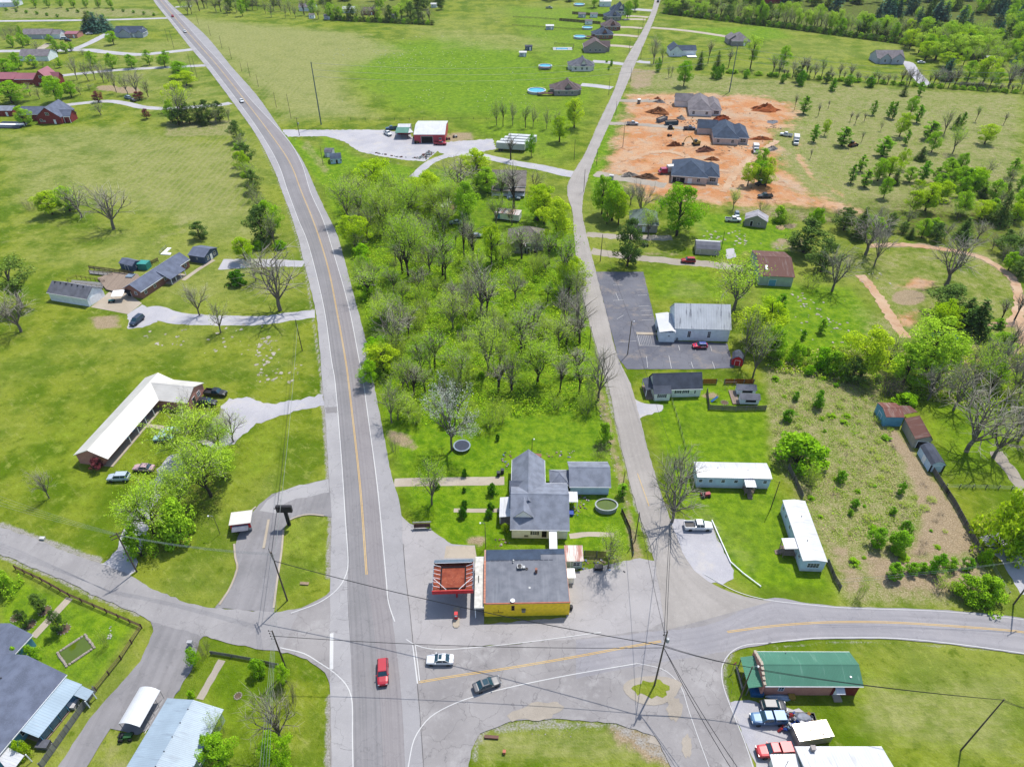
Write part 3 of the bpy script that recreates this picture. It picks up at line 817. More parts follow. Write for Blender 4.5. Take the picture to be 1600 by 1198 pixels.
class Plant:
 """collects limbs (tubes) and leaf faces with numpy"""
 def __init__(self,seed):
  self.r=random.Random(seed)
  self.np=np.random.RandomState(seed)
  self.seg=[]
  self.twig=[]
  self.leaf=[]
 def limb(self,p,d,L,r,level,maxl,kids,curl=0.25,up=0.12,shrink=0.62):
  rn=self.r
  n=4 if level<2 else 3
  pts=[p];q=p.copy();dd=d.normalized()
  for i in range(n):
   dd=(dd+Vector((rn.uniform(-curl,curl),rn.uniform(-curl,curl),rn.uniform(-curl,curl)+up))).normalized()
   q=q+dd*(L/n)
   pts.append(q)
  rad=[r*(1-0.75*i/n)for i in range(n+1)]
  (self.twig if level>=maxl else self.seg).append((pts,rad))
  if level<maxl:
   k=kids[level]
   for i in range(k):
    f=0.3+0.7*(i+rn.random())/k
    j=min(n-1,int(f*n))
    b=pts[j].lerp(pts[j+1],f*n-j if f*n-j<=1 else 1)
    ax=(pts[j+1]-pts[j]).normalized()
    side=Vector((rn.gauss(0,1),rn.gauss(0,1),rn.gauss(0,1)))
    side=(side-ax*side.dot(ax)).normalized()
    nd=(ax*rn.uniform(0.55,1.0)+side*rn.uniform(0.5,1.0)).normalized()
    self.limb(b,nd,L*shrink*rn.uniform(0.7,1.15),r*0.45,level+1,maxl,kids,curl,up,shrink)
 def tips(self):
  return[p[0][-1]for p in self.twig]+[p[0][len(p[0])//2]for p in self.twig]
 def leaves_at(self,centers,per,spread,size,flat=0.0):
  c=np.array([tuple(v)for v in centers])
  c=np.repeat(c,per,0)
  c=c+self.np.normal(0,1,c.shape)*spread
  self.leaf.append((c,self.np.uniform(size*0.6,size*1.3,len(c)),flat,None))
 def clumps(self,centers,radii,per,size,flat=0.0,shell=0.55):
  for c,r in zip(centers,radii):
   v=self.np.normal(0,1,(per,3))
   v/=np.linalg.norm(v,axis=1)[:,None]+1e-9
   rr=r*(shell+(1-shell)*self.np.uniform(0,1,per)**0.5)
   pos=np.array(tuple(c))+v*rr[:,None]*np.array([1,1,0.8])
   self.leaf.append((pos,self.np.uniform(size*0.6,size*1.3,per),flat,v))
 def wood_mesh(self,name,segs,sides,mat):
  V,F=[],[]
  for pts,rad in segs:
   o=len(V)
   n=sides if rad[0]>0.05 else 3
   for i,p in enumerate(pts):
    d=(pts[min(i+1,len(pts)-1)]-pts[max(i-1,0)]).normalized()
    a=d.cross(Vector((0,0,1))if abs(d.z)<0.9 else Vector((1,0,0))).normalized()
    b=d.cross(a)
    for k in range(n):
     an=2*math.pi*k/n
     V.append(tuple(p+(a*math.cos(an)+b*math.sin(an))*rad[i]))
   for i in range(len(pts)-1):
    for k in range(n):
     F.append((o+i*n+k,o+i*n+(k+1)%n,o+(i+1)*n+(k+1)%n,o+(i+1)*n+k))
  return V,F
 def meshes(self,name,bark,twig,leafm,twig_rad=1.0):
  V,F=self.wood_mesh(name,self.seg,6,bark)
  tr=None
  if V:
   tr=bpy.data.meshes.new(name+'_trunk')
   tr.from_pydata(V,[],F)
   tr.materials.append(bark)
   tr.polygons.foreach_set('use_smooth',[True]*len(tr.polygons))
   tr.update()
  V,F=self.wood_mesh(name,self.twig,3,twig)
  nt=len(F)
  V=np.array(V,np.float32).reshape(-1,3)
  L=[]
  tint=[np.zeros(len(V),np.float32)]
  nl=0
  for c,s,flat,nrm in self.leaf:
   n=len(c)
   a=self.np.normal(0,1,(n,3))
   if nrm is not None:
    nn=nrm*0.6+self.np.normal(0,0.5,(n,3))+np.array([0.2,0.25,0.75+flat])
   else:
    nn=self.np.normal(0,0.7,(n,3))+np.array([0.2,0.25,0.9+flat])
   nn/=np.linalg.norm(nn,axis=1)[:,None]+1e-9
   a-=nn*(a*nn).sum(1)[:,None]
   a/=np.linalg.norm(a,axis=1)[:,None]+1e-9
   b=np.cross(nn,a)
   s=s[:,None]
   asp=self.np.uniform(0.5,0.9,(n,1))
   q=np.stack([c-a*s,c+b*s*asp*0.8,c+a*s,c-b*s*asp*0.8],1).reshape(-1,3)
   L.append(q.astype(np.float32))
   tint.append(np.repeat(self.np.uniform(0,1,n),4).astype(np.float32))
   nl+=n
  allv=np.concatenate([V]+L)if L else V
  me=bpy.data.meshes.new(name+'_crown')
  lf=np.arange(len(V),len(V)+nl*4,dtype=np.int32)
  tf=np.array(F,np.int32).reshape(-1)if nt else np.zeros(0,np.int32)
  loops=np.concatenate([tf,lf])
  me.vertices.add(len(allv));me.vertices.foreach_set('co',allv.ravel())
  me.loops.add(len(loops));me.loops.foreach_set('vertex_index',loops)
  npoly=nt+nl
  me.polygons.add(npoly);me.polygons.foreach_set('loop_start',np.arange(0,len(loops),4,dtype=np.int32))
  me.materials.append(leafm);me.materials.append(twig)
  mi=np.zeros(npoly,np.int32);mi[:nt]=1
  me.polygons.foreach_set('material_index',mi)
  at=me.attributes.new('leaf','FLOAT','POINT')
  at.data.foreach_set('value',np.concatenate(tint))
  me.update(calc_edges=True)
  return tr,me
UP=Vector((0,0,1))
def bare_frame(pl,H=10.0,spread=0.5,levels=3,kids=(5,5,5),fork=0.3,mains=4,r0=0.26,shrink=0.6,lean=0.0):
 rn=pl.r
 top=Vector((rn.uniform(-.3,.3)+lean,rn.uniform(-.3,.3),H*fork))
 pl.seg.append(([Vector((0,0,-0.15)),Vector((0,0,H*fork*0.5))+Vector((rn.uniform(-.1,.1),rn.uniform(-.1,.1),0)),top],[r0*1.15,r0,r0*0.85]))
 a0=rn.uniform(0,6.28)
 for i in range(mains):
  a=a0+i*2*math.pi/mains+rn.uniform(-.4,.4)
  out=rn.uniform(0.5,1.2)*spread
  d=Vector((math.cos(a)*out,math.sin(a)*out,1.0))
  st=Vector((0,0,H*fork)).lerp(Vector((0,0,H*fork*0.7)),rn.random()*0.8)
  st.x=top.x*st.z/top.z;st.y=top.y*st.z/top.z
  pl.limb(st,d,H*(1-fork)*rn.uniform(0.6,0.78),r0*0.6,1,levels,(mains,)+tuple(kids),0.2,0.08,shrink)
 pl.limb(top,Vector((rn.uniform(-.2,.2),rn.uniform(-.2,.2),1)),H*(1-fork)*0.75,r0*0.7,1,levels,(mains,)+tuple(kids),0.18,0.05,shrink)
def crown_shape(pl,n,rx,z0,z1,kind='round',jit=0.25):
 out,rad=[],[]
 rn=pl.r
 lob=[(rn.uniform(0,6.28),rn.uniform(0.75,1.15))for _ in range(5)]
 for i in range(n):
  f=(i+rn.random())/n
  z=z0+(z1-z0)*f
  if kind=='round':
   w=math.sqrt(max(0.03,1-((f-0.45)/0.58)**2))
  elif kind=='cone':
   w=max(0.06,(1-f)**0.8)
  elif kind=='egg':
   w=max(0.08,math.sin(math.pi*min(1,(f*0.9+0.1)))**0.7)
  elif kind=='dome':
   w=math.sqrt(max(0.05,1-f*f*0.95))
  elif kind=='vase':
   w=0.35+0.75*f if f<0.75 else 0.9-1.8*(f-0.75)
  a=rn.uniform(0,6.28)
  k=1.0
  for la,lw in lob:
   k*=1+(lw-1)*max(0,math.cos(a-la))
  rr=w*rx*math.sqrt(rn.uniform(0.12,1.0))*k*(1+rn.uniform(-jit,jit))
  out.append(Vector((math.cos(a)*rr,math.sin(a)*rr,z)))
  rad.append((0.2+0.15*rn.random())*rx*(0.55+0.6*w))
 return out,rad
PROTO={}
def proto(kind,variants):
 """each variant: (trunk mesh, crown mesh, height, crown width)"""
 PROTO[kind]=variants
def measure(tr,cr):
 co=np.zeros(len(cr.vertices)*3,np.float32)
 cr.vertices.foreach_get('co',co)
 co=co.reshape(-1,3)
 return float(np.percentile(co[:,2],99.5)),float(np.percentile(np.hypot(co[:,0],co[:,1]),93)*2)
def make(kind,seeds,fn,bark,twig,leafm):
 out=[]
 for s in seeds:
  pl=Plant(s)
  fn(pl)
  tr,cr=pl.meshes(kind,bark,twig,leafm)
  h,w=measure(tr,cr)
  out.append((tr,cr,h,w))
 PROTO[kind]=out
def f_bare(spread,kids,levels=3,mains=5,fork=0.25,leafn=0,lsize=0.16,shrink=0.6,lsp=0.25):
 def g(pl):
  bare_frame(pl,10,spread,levels,kids,fork,mains,shrink=shrink)
  if leafn:
   pl.leaves_at(pl.tips(),leafn,lsp,lsize)
 return g
def f_leafy(rx,z0,kind,n,per,size,limbs=True,fork=0.28,jit=0.25):
 def g(pl):
  c,r=crown_shape(pl,n,rx,z0,9.6,kind,jit)
  pl.clumps(c,r,per,size)
  if limbs:
   pl.seg.append(([Vector((0,0,-.15)),Vector((0,0,z0+1)),Vector((0,0,8))],[.28,.22,.05]))
   for v in pl.r.sample(c,min(16,len(c))):
    st=Vector((0,0,max(z0*0.7,v.z-2.4)))
    pl.seg.append(([st,st.lerp(v,0.5)+Vector((0,0,.3)),v],[.12,.07,.03]))
 return g
def f_conifer(rx,layers,per,size,z0=0.6,droop=0.25):
 def g(pl):
  pl.seg.append(([Vector((0,0,-.1)),Vector((0,0,5)),Vector((0,0,9.6))],[.2,.12,.02]))
  for i in range(layers):
   f=(i+0.5)/layers
   z=z0+(9.9-z0)*f
   R=rx*(1-f)**0.85+0.12
   nb=max(4,int(11*(1-f)+4))
   for k in range(nb):
    a=2*math.pi*(k+pl.r.random())/nb
    L=R*pl.r.uniform(0.7,1.12)
    m=max(6,int(per*(0.3+L/rx)))
    s=pl.np.uniform(0.15,1,m)
    pos=np.stack([np.cos(a)*L*s,np.sin(a)*L*s,z-droop*L*s+pl.np.normal(0,.12,m)],1)+pl.np.normal(0,0.16,(m,3))*np.array([1,1,.6])
    pl.leaf.append((pos,pl.np.uniform(size*.7,size*1.2,m),0.4,np.repeat(np.array([[math.cos(a)*.8,math.sin(a)*.8,.5]]),m,0)))
 return g
def f_bush(rx,n,per,size,stems=True):
 def g(pl):
  c,r=crown_shape(pl,n,rx,0.4,8.4,'dome',0.3)
  pl.clumps(c,[x*1.1 for x in r],per,size)
  if stems:
   for v in pl.r.sample(c,min(10,len(c))):
    pl.seg.append(([Vector((pl.r.uniform(-.6,.6),pl.r.uniform(-.6,.6),-.1)),v*0.6,v],[.12,.08,.03]))
 return g
def f_thicket(rx,n,leafn=0,lsize=.2):
 """many thin bare stems from the ground"""
 def g(pl):
  for i in range(n):
   a=pl.r.uniform(0,6.28);q=rx*0.5*math.sqrt(pl.r.random())
   d=Vector((math.cos(a)*pl.r.uniform(.1,.7),math.sin(a)*pl.r.uniform(.1,.7),1))
   pl.limb(Vector((math.cos(a)*q,math.sin(a)*q,-.1)),d,pl.r.uniform(4.5,8.5),.08,1,3,(0,5,5),.22,.05,.5)
  if leafn:
   pl.leaves_at(pl.tips(),leafn,.3,lsize)
 return g
make('bare',(11,12,13),f_bare(0.85,(6,6,6),3,6,0.24,shrink=0.62),BARK,TWIG,LM['olive'])
make('bud',(21,22,23),f_bare(0.8,(6,5,5),3,6,0.25,leafn=2,lsize=0.13,lsp=0.35),BARK,TWIG,LM['olive'])
make('budlime',(31,32,33),f_bare(0.75,(6,5,5),3,6,0.25,leafn=5,lsize=0.15,lsp=0.45),BARK,TWIG,LM['pale'])
make('airy',(36,37,38),f_bare(0.75,(6,6,5),3,7,0.25,leafn=11,lsize=0.13,lsp=0.42),BARK_D,TWIG,LM['pale'])
make('tallbud',(41,42,43),f_bare(0.42,(6,5,5),3,5,0.36,leafn=2,lsize=0.15,lsp=0.4),BARK_D,TWIG,LM['mid'])
make('tallbare',(46,47),f_bare(0.4,(6,5,5),3,5,0.36),BARK_D,TWIG,LM['mid'])
make('silver',(51,),f_bare(0.8,(6,6,6),3,6,0.26,leafn=5,lsize=0.12,lsp=0.25),BARK,TWIG_S,LM['silver'])
make('leafy',(61,62,63,64),f_leafy(3.6,2.2,'round',50,190,0.15),BARK_D,TWIG,LM['green'])
make('lime',(71,72,73),f_leafy(3.5,2.4,'round',44,180,0.15,jit=0.4),BARK_D,TWIG,LM['lime'])
make('open',(76,77,78,79),f_leafy(3.9,3.0,'vase',42,170,0.13,jit=0.5),BARK_D,TWIG,LM['pale'])
make('midgreen',(81,82,83),f_leafy(3.4,1.6,'egg',46,170,0.15),BARK_D,TWIG,LM['mid'])
make('narrow',(86,87),f_leafy(2.3,1.0,'egg',40,100,0.17),BARK_D,TWIG,LM['cedar'])
make('cedar',(91,92,93),f_conifer(2.9,15,26,0.2),BARK_D,TWIG,LM['dark'])
make('young',(94,95,96,97,98),f_leafy(4.2,0.3,'egg',44,120,0.27,jit=0.3),BARK_D,TWIG,LM['cedar'])
make('darkleaf',(101,102,103),f_leafy(3.3,1.0,'egg',50,105,0.19),BARK_D,TWIG,LM['dark'])
make('pine',(106,107),f_leafy(3.8,4.0,'vase',22,150,0.17,jit=0.2),BARK,TWIG,LM['pine'])
make('plum',(111,),f_leafy(3.3,2.0,'round',34,100,0.2),BARK_D,TWIG,LM['plum'])
make('bush',(121,122,123),f_bush(5.4,34,100,0.4),BARK_D,TWIG,LM['green'])
make('bushmid',(126,127),f_bush(5.6,34,100,0.4),BARK_D,TWIG,LM['mid'])
make('bushlime',(131,132),f_bush(5.6,30,90,0.4),BARK_D,TWIG,LM['lime'])
make('boxwood',(136,),f_bush(5.0,40,80,0.5,False),BARK_D,TWIG,LM['hedge'])
make('thicket',(141,142),f_thicket(6,20),BARK,TWIG_B,LM['olive'])
make('thicketbud',(146,147),f_thicket(6,18,3,0.22),BARK,TWIG,LM['olive'])
make('spruce',(151,152),f_conifer(2.6,15,24,0.22),BARK_D,TWIG,LM['bluish'])
WORDS={'bare':('bare_tree','tree','bare grey-brown spreading tree'),'bud':('budding_tree','tree','budding olive-grey tree'),'airy':('leafy_tree','tree','light airy green tree with open limbs'),'budlime':('budding_tree','tree','budding tree with pale green leaf haze'),'tallbud':('slender_tree','tree','slender tall-stemmed tree just in leaf'),'tallbare':('slender_tree','tree','slender bare dark-stemmed tree'),'silver':('blossoming_tree','tree','silvery blossoming tree'),'leafy':('leafy_tree','tree','bright green full-leaved tree'),'lime':('lime_green_tree','tree','yellow-green leafy tree'),'open':('pale_green_tree','tree','pale green open-crowned tree'),'midgreen':('leafy_tree','tree','soft green leafy tree'),'narrow':('narrow_tree','tree','narrow bright green tree'),'cedar':('cedar_tree','tree','dark green cedar'),'young':('young_cedar','tree','small bright green young cedar'),'darkleaf':('dark_tree','tree','dense dark green tree'),'pine':('pine_tree','tree','flat-topped open pine'),'plum':('purple_tree','tree','small purple-leaved tree'),'bush':('shrub','shrub','bright green bush'),'bushmid':('shrub','shrub','soft green bush'),'bushlime':('shrub','shrub','yellow-green bush'),'boxwood':('clipped_shrub','shrub','round dark green clipped shrub'),'thicket':('bare_shrub','shrub','bare brown twiggy shrub'),'thicketbud':('bare_shrub','shrub','twiggy shrub coming into bud'),'spruce':('spruce_tree','tree','blue-green spruce'),}
TREES=[]
_tr=random.Random(77)
def plant(kind,bx,by,h,w,label=None,group=None,loc=None,var=None):
 """h, w in metres; foot at survey mark (bx, by)"""
 vs_=PROTO[kind]
 tr,cr,ph,pw=vs_[var if var is not None else _tr.randrange(len(vs_))]
 p=loc if loc is not None else P(bx,by)
 nm,cat,look=WORDS[kind]
 root=thing(nm,label or look,cat,(p.x,p.y,0),_tr.uniform(0,6.28),group)
 root.scale=(w/pw,w/pw,h/ph)
 for nme,me in(('trunk',tr),('crown',cr)):
  if me:
   o=bpy.data.objects.new(nme,me)
   COL.objects.link(o)
   o.parent=root
 TREES.append((root,kind,bx,by,label is not None,group))
 return root
def tree(kind,bx,by,ty,wpx,label=None,group=None,var=None):
 """foot at (bx, by); topmost twig on row ty; crown wpx photo pixels wide"""
 h=height_between(bx,by,ty)
 return plant(kind,bx,by,h,wpx*mpp(bx,by)*1.0,label,group,var=var)
def in_poly(x,y,poly):
 r=False
 n=len(poly)
 for i in range(n):
  x1,y1=poly[i];x2,y2=poly[(i+1)%n]
  if(y1>y)!=(y2>y)and x<(x2-x1)*(y-y1)/(y2-y1)+x1:
   r=not r
 return r
def scatter(poly,n,kinds,hr,aspect,seed,mind=3.0,label=None,group=None):
 """n plants at random ground positions inside a surveyed outline; kinds: {kind: weight}"""
 rn=random.Random(seed)
 W=[P(*p)for p in poly]
 wp=[(p.x,p.y)for p in W]
 x0,x1=min(p[0]for p in wp),max(p[0]for p in wp)
 y0,y1=min(p[1]for p in wp),max(p[1]for p in wp)
 ks,ws=list(kinds),list(kinds.values())
 got=[]
 tries=0
 while len(got)<n and tries<n*60:
  tries+=1
  x,y=rn.uniform(x0,x1),rn.uniform(y0,y1)
  if not in_poly(x,y,wp)or any((x-a)**2+(y-b)**2<mind*mind for a,b in got):
   continue
  got.append((x,y))
  k=rn.choices(ks,ws)[0]
  h=rn.uniform(*hr)
  lab=(label[k]if isinstance(label,dict)else label)
  plant(k,None,None,h,h*rn.uniform(*aspect),lab,group,loc=Vector((x,y,0)))
  # --------- planting plan
for x,y,ty,w,k in((305,715,645,96,'airy'),(345,702,655,60,'airy'),(330,775,690,90,'airy'),(352,745,700,56,'open'),(285,800,735,70,'airy'),(243,840,758,82,'airy'),(285,838,785,56,'bushmid'),(222,868,822,40,'bushmid'),(318,725,695,46,'bushmid')):
 tree(k,x,y,ty,w)
tree('thicket',300,640,605,40)
tree('bud',365,690,640,50)
tree('bare',77,778,732,34)
tree('pine',35,480,408,66)
tree('bare',33,518,458,72)
tree('bare',438,485,386,105)
tree('bare',312,493,440,46)
tree('bud',345,520,470,42)
tree('bare',178,358,285,78)
tree('bud',128,340,285,56)
tree('lime',82,335,300,40)
tree('thicket',50,328,305,26)
tree('midgreen',110,330,292,40)
tree('darkleaf',313,373,347,28)
tree('boxwood',372,445,424,28)
tree('lime',384,408,372,34)
tree('bud',400,440,395,40)
for i,(x,y,w,k)in enumerate([(372,222,22,'darkleaf'),(378,240,26,'bud'),(386,258,28,'darkleaf'),(382,270,22,'lime'),(391,284,28,'budlime'),(398,300,26,'darkleaf'),(394,314,26,'bud'),(404,328,26,'bud'),(410,338,30,'bud'),(424,372,40,'midgreen'),(412,380,40,'darkleaf'),(430,384,34,'bud')]):
 tree(k,x,y,y-34 if i<9 else y-58,w,group='hedgerow trees beside the highway')
for x,y,k in((405,388,'bushmid'),(438,388,'bush'),(420,350,'bushmid'),(376,232,'bushmid'),(388,275,'bushmid')):
 tree(k,x,y,y-12,20)
tree('bud',285,192,131,46)
tree('lime',283,175,128,34)
for x,y,ty,w,k in((270,192,158,22,'midgreen'),(297,193,160,24,'darkleaf'),(312,192,160,20,'cedar'),(326,191,156,22,'darkleaf'),(344,190,158,22,'darkleaf'),(358,190,164,16,'bud'),(320,196,168,14,'cedar'),(280,195,170,26,'darkleaf'),(338,194,166,20,'bud')):
 tree(k,x,y,ty,w)
tree('leafy',282,122,96,30)
tree('lime',292,134,112,30)
tree('leafy',278,112,98,20)
for x,y,ty,w,k in((90,160,120,30,'leafy'),(112,152,128,22,'leafy'),(20,162,128,60,'leafy'),(48,150,128,26,'bud'),(62,155,136,18,'bud'),(10,118,92,40,'leafy'),(40,196,166,24,'midgreen'),(158,180,158,26,'bud'),(154,160,143,16,'plum'),(218,156,143,16,'plum'),(230,186,170,13,'plum'),(200,148,112,26,'bud'),(215,150,105,34,'bare'),(232,152,120,24,'bud'),(121,125,84,20,'bare'),(138,127,92,22,'bud'),(149,125,88,22,'bud'),(162,129,96,18,'bare'),(182,145,100,20,'bare'),(170,128,106,14,'bare'),(140,140,130,22,'bud'),(126,148,132,16,'bud'),(146,104,80,16,'midgreen'),(176,108,83,19,'midgreen'),(206,107,85,20,'leafy'),(234,102,78,15,'midgreen'),(258,105,86,18,'leafy'),(260,92,78,12,'midgreen'),(178,70,49,18,'leafy'),(36,62,40,8,'midgreen'),(20,74,55,12,'midgreen'),(36,74,52,13,'midgreen'),(45,70,55,12,'midgreen'),(58,82,62,18,'bud'),(80,68,54,12,'midgreen'),(90,83,63,12,'midgreen'),(103,83,65,12,'midgreen'),(112,80,66,11,'midgreen'),(30,108,82,18,'midgreen'),(54,106,86,18,'midgreen'),(68,106,94,12,'bud'),(94,106,90,10,'midgreen'),(86,107,97,8,'bud'),(143,50,18,28,'cedar'),(152,51,20,26,'spruce'),(138,51,30,22,'spruce'),(165,48,24,28,'spruce'),(158,46,16,30,'bud'),(130,86,76,14,'bud'),(77,92,78,7,'cedar')):
 tree(k,x,y,ty,w)
for x,y,ty,w in((8,62,42,16),(15,58,38,16),(24,55,36,18),(32,54,38,14)):
 tree('thicket',x,y,ty,w,'brownish leafless tree behind the grey-roofed bungalow in the far corner','brown trees behind the far bungalow')
for i,x in enumerate((28,56,76,96,116,135,155,174)):
 tree('midgreen',x,12.5,-6,10,'evenly spaced round tree in the row at the far field edge','row of street trees at the far field edge')
for i in range(16):
 x=10+i*15+(i*37%9)
 tree('young',x,17+(i*13%11),12+(i*13%11),5,'tiny dark sapling in the rough strip past the far bungalows','saplings in the far rough strip')
bl='tree in the mixed belt at the end of the big hay field'
rb=random.Random(3)
for i in range(46):
 x=284+i*8.6+rb.uniform(-3,3)
 y0=22+(x-284)*0.037
 y=y0-rb.choice((0,0,0,5,10))
 k=rb.choice(('bud','bare','bud','tallbare','budlime','midgreen','darkleaf'))
 if 590<x<650 and rb.random()<0.6:
  k='open'
 tree(k,x,y,y-rb.uniform(20,30),rb.uniform(12,19),WORDS[k][2]+' in the belt ending the big hay field','tree belt at the far end of the hay field')
for i in range(26):
 x=520+i*6.2
 tree('darkleaf' if i%3 else 'bushmid',x,31.5+(x-520)*0.05,24+(x-520)*0.05,9,'dark hedge bush under the belt ending the hay field','dark bushes under the far tree belt')
for i in range(60):
 x=1042+i*6.0+rb.uniform(-2,2)
 y0=20+(x-1042)*0.121 if x<1240 else 44+(x-1240)*0.135
 y=y0+rb.choice((0,0,-4,-8))
 k=rb.choice(('midgreen','open','budlime','bud','open','tallbud','darkleaf'))
 tree(k,x,y,y-rb.uniform(24,36)*(0.8 if x<1150 else 1.0),rb.uniform(13,21),WORDS[k][2]+' in the long belt beyond the right-hand pasture','long tree belt beyond the right-hand pasture')
for i in range(50):
 x=1040+i*8.0
 y0=22+(x-1042)*0.121 if x<1240 else 46+(x-1240)*0.135
 tree('darkleaf' if i%2 else 'bushmid',x,y0,y0-9,11,'low bush along the foot of the long belt','bushes along the foot of the long belt')
wp=[(1330,40),(1600,70),(1640,135),(1560,120),(1470,95),(1440,90),(1400,66)]
scatter(wp,85,{'open':4,'midgreen':3,'budlime':2,'darkleaf':1.2,'cedar':1.2,'lime':1,'bud':1},(9,15),(0.6,0.85),5,6,{k:WORDS[k][2]+' in the mixed wood above the lone grey house' for k in WORDS},'mixed wood at the upper right')
for x,y,ty,w,k in((1460,95,66,32,'open'),(1445,94,65,30,'lime'),(1512,90,55,34,'open'),(1478,105,82,30,'lime'),(1535,132,88,34,'lime'),(1510,130,95,26,'midgreen'),(1478,125,92,24,'spruce'),(1468,130,100,22,'bare'),(1590,100,82,20,'spruce'),(1575,135,95,34,'bare'),(1556,135,108,22,'midgreen'),(1490,136,100,22,'bud'),(1595,140,110,22,'bud')):
 tree(k,x,y,ty,w)
for i in range(46):
 x=1205+i*8.7+rb.uniform(-3,3)
 y=119+(x-1205)*0.068
 hh=rb.choice((14,18,24,30,36))
 k=rb.choice(('tallbare','tallbare','tallbud','bare'))
 tree(k,x,y,y-hh,rb.uniform(8,15)*(0.5+hh/40),WORDS[k][2]+' in the thin fence row below the lone grey house','thin fence-row trees below the pasture')
for i in range(30):
 x=1120+i*16+rb.uniform(-5,5)
 y=113+(x-1120)*0.070
 tree('bushmid',x,y,y-6,12,'low brush in the thin fence row below the pasture','brush in the pasture fence row')
for x,y,ty,w,k in((1068,135,96,24,'leafy'),(1021,100,55,24,'bare'),(1035,98,68,14,'budlime'),(1028,112,90,10,'young'),(1044,122,98,10,'bud'),(1049,120,100,8,'bud'),(1172,108,56,26,'open'),(1223,108,72,20,'leafy'),(1138,106,74,12,'tallbare'),(1093,108,80,14,'cedar'),(1106,100,60,12,'tallbare'),(1120,108,80,15,'cedar'),(1114,122,102,9,'young'),(1120,124,104,9,'young'),(1126,122,100,10,'young'),(1166,122,108,10,'young'),(1222,130,116,9,'young'),(1250,134,110,13,'young'),(1245,128,104,14,'darkleaf'),(1290,130,112,12,'darkleaf'),(1300,142,122,11,'young'),(1325,133,116,16,'young'),(1358,136,119,15,'young'),(1411,150,130,12,'cedar'),(1436,150,128,11,'narrow')):
 tree(k,x,y,ty,w)
for x,y,ty,w,k in((1255,178,151,19,'leafy'),(1315,228,199,26,'leafy'),(1271,222,196,13,'narrow'),(1288,212,188,13,'lime'),(1363,180,158,11,'narrow'),(1388,184,160,11,'narrow'),(1394,186,160,11,'narrow'),(1405,214,178,24,'lime'),(1414,226,203,10,'narrow'),(1422,180,152,20,'leafy'),(1432,192,165,16,'leafy'),(1450,218,190,28,'leafy'),(1455,238,206,28,'leafy'),(1488,240,195,32,'budlime'),(1538,225,196,30,'lime'),(1378,244,214,28,'leafy'),(1376,205,186,9,'bud'),(1344,268,243,14,'narrow'),(1329,286,258,13,'narrow'),(1350,292,266,17,'narrow'),(1371,283,250,30,'leafy'),(1388,280,246,28,'lime'),(1407,264,233,16,'lime'),(1380,310,278,20,'leafy'),(1441,284,253,18,'narrow'),(1460,286,262,14,'narrow'),(1438,250,230,20,'cedar'),(1497,272,240,20,'leafy'),(1505,298,265,28,'leafy'),(1525,300,270,26,'midgreen'),(1540,280,245,30,'bud'),(1578,278,248,18,'narrow'),(1592,296,275,12,'narrow'),(1500,200,176,10,'narrow'),(1492,202,180,14,'cedar'),(1475,210,168,26,'bud'),(1550,314,282,28,'midgreen'),(1470,312,285,30,'lime'),(1445,330,290,34,'lime'),(1425,332,300,24,'lime'),(1500,336,300,30,'midgreen'),(1530,342,315,28,'lime'),(1560,350,300,30,'cedar'),(1590,335,290,30,'midgreen'),(1241,172,146,7,'tallbare'),(1278,182,160,8,'tallbare'),(1294,170,156,6,'tallbare'),(1328,190,174,8,'tallbare'),(1336,194,175,8,'tallbare'),(1350,190,176,8,'tallbare'),(1266,248,232,6,'tallbare'),(1346,222,205,7,'tallbare'),(1524,190,165,10,'tallbud'),(1568,195,175,8,'tallbare')):
 tree('narrow' if k=='leafy' and w<31 and x%3 else k,x,y,ty-1,w*(.85 if k=='leafy' else 1))
scatter([(1400,250),(1600,290),(1600,350),(1500,345),(1420,335),(1395,300)],26,{'midgreen':2,'lime':2,'leafy':2,'bud':2,'cedar':1,'budlime':1},(5,9),(0.7,1.0),9,5,{k:WORDS[k][2]+' in the brushy wood on the right-hand slope' for k in WORDS},'brushy wood on the right-hand slope')
for x,y,ty,w,k in((1168,290,255,26,'lime'),(1184,288,252,26,'leafy'),(1196,292,258,26,'lime'),(1188,268,232,26,'leafy'),(1200,280,246,16,'lime'),(1145,328,294,22,'budlime'),(940,335,274,30,'leafy'),(956,345,285,34,'leafy'),(966,350,300,30,'lime'),(948,350,310,20,'midgreen'),(1000,340,278,52,'bare'),(985,320,285,30,'bare'),(970,315,290,26,'thicket'),(1057,368,289,74,'leafy'),(1033,330,305,20,'bare'),(1012,372,320,34,'budlime')):
 tree(k,x,y,ty,w)
tree('darkleaf',980,416,342,44)
for x,y,ty,w,k in((776,196,152,20,'budlime'),(786,198,154,18,'tallbud'),(801,196,156,20,'bud'),(821,200,162,18,'tallbud'),(833,198,163,20,'bud'),(854,202,166,18,'bud'),(870,206,170,16,'bud'),(897,200,154,30,'lime'),(874,222,182,27,'lime'),(830,245,210,17,'leafy'),(798,250,205,22,'tallbare'),(948,98,94,4,'young'),(955,103,93,5,'young'),(951,110,103,4,'young'),(980,30,2,12,'leafy'),(992,18,-4,12,'midgreen'),(928,12,-8,18,'open'),(940,10,-6,10,'bud')):
 tree(k,x,y,ty,w)
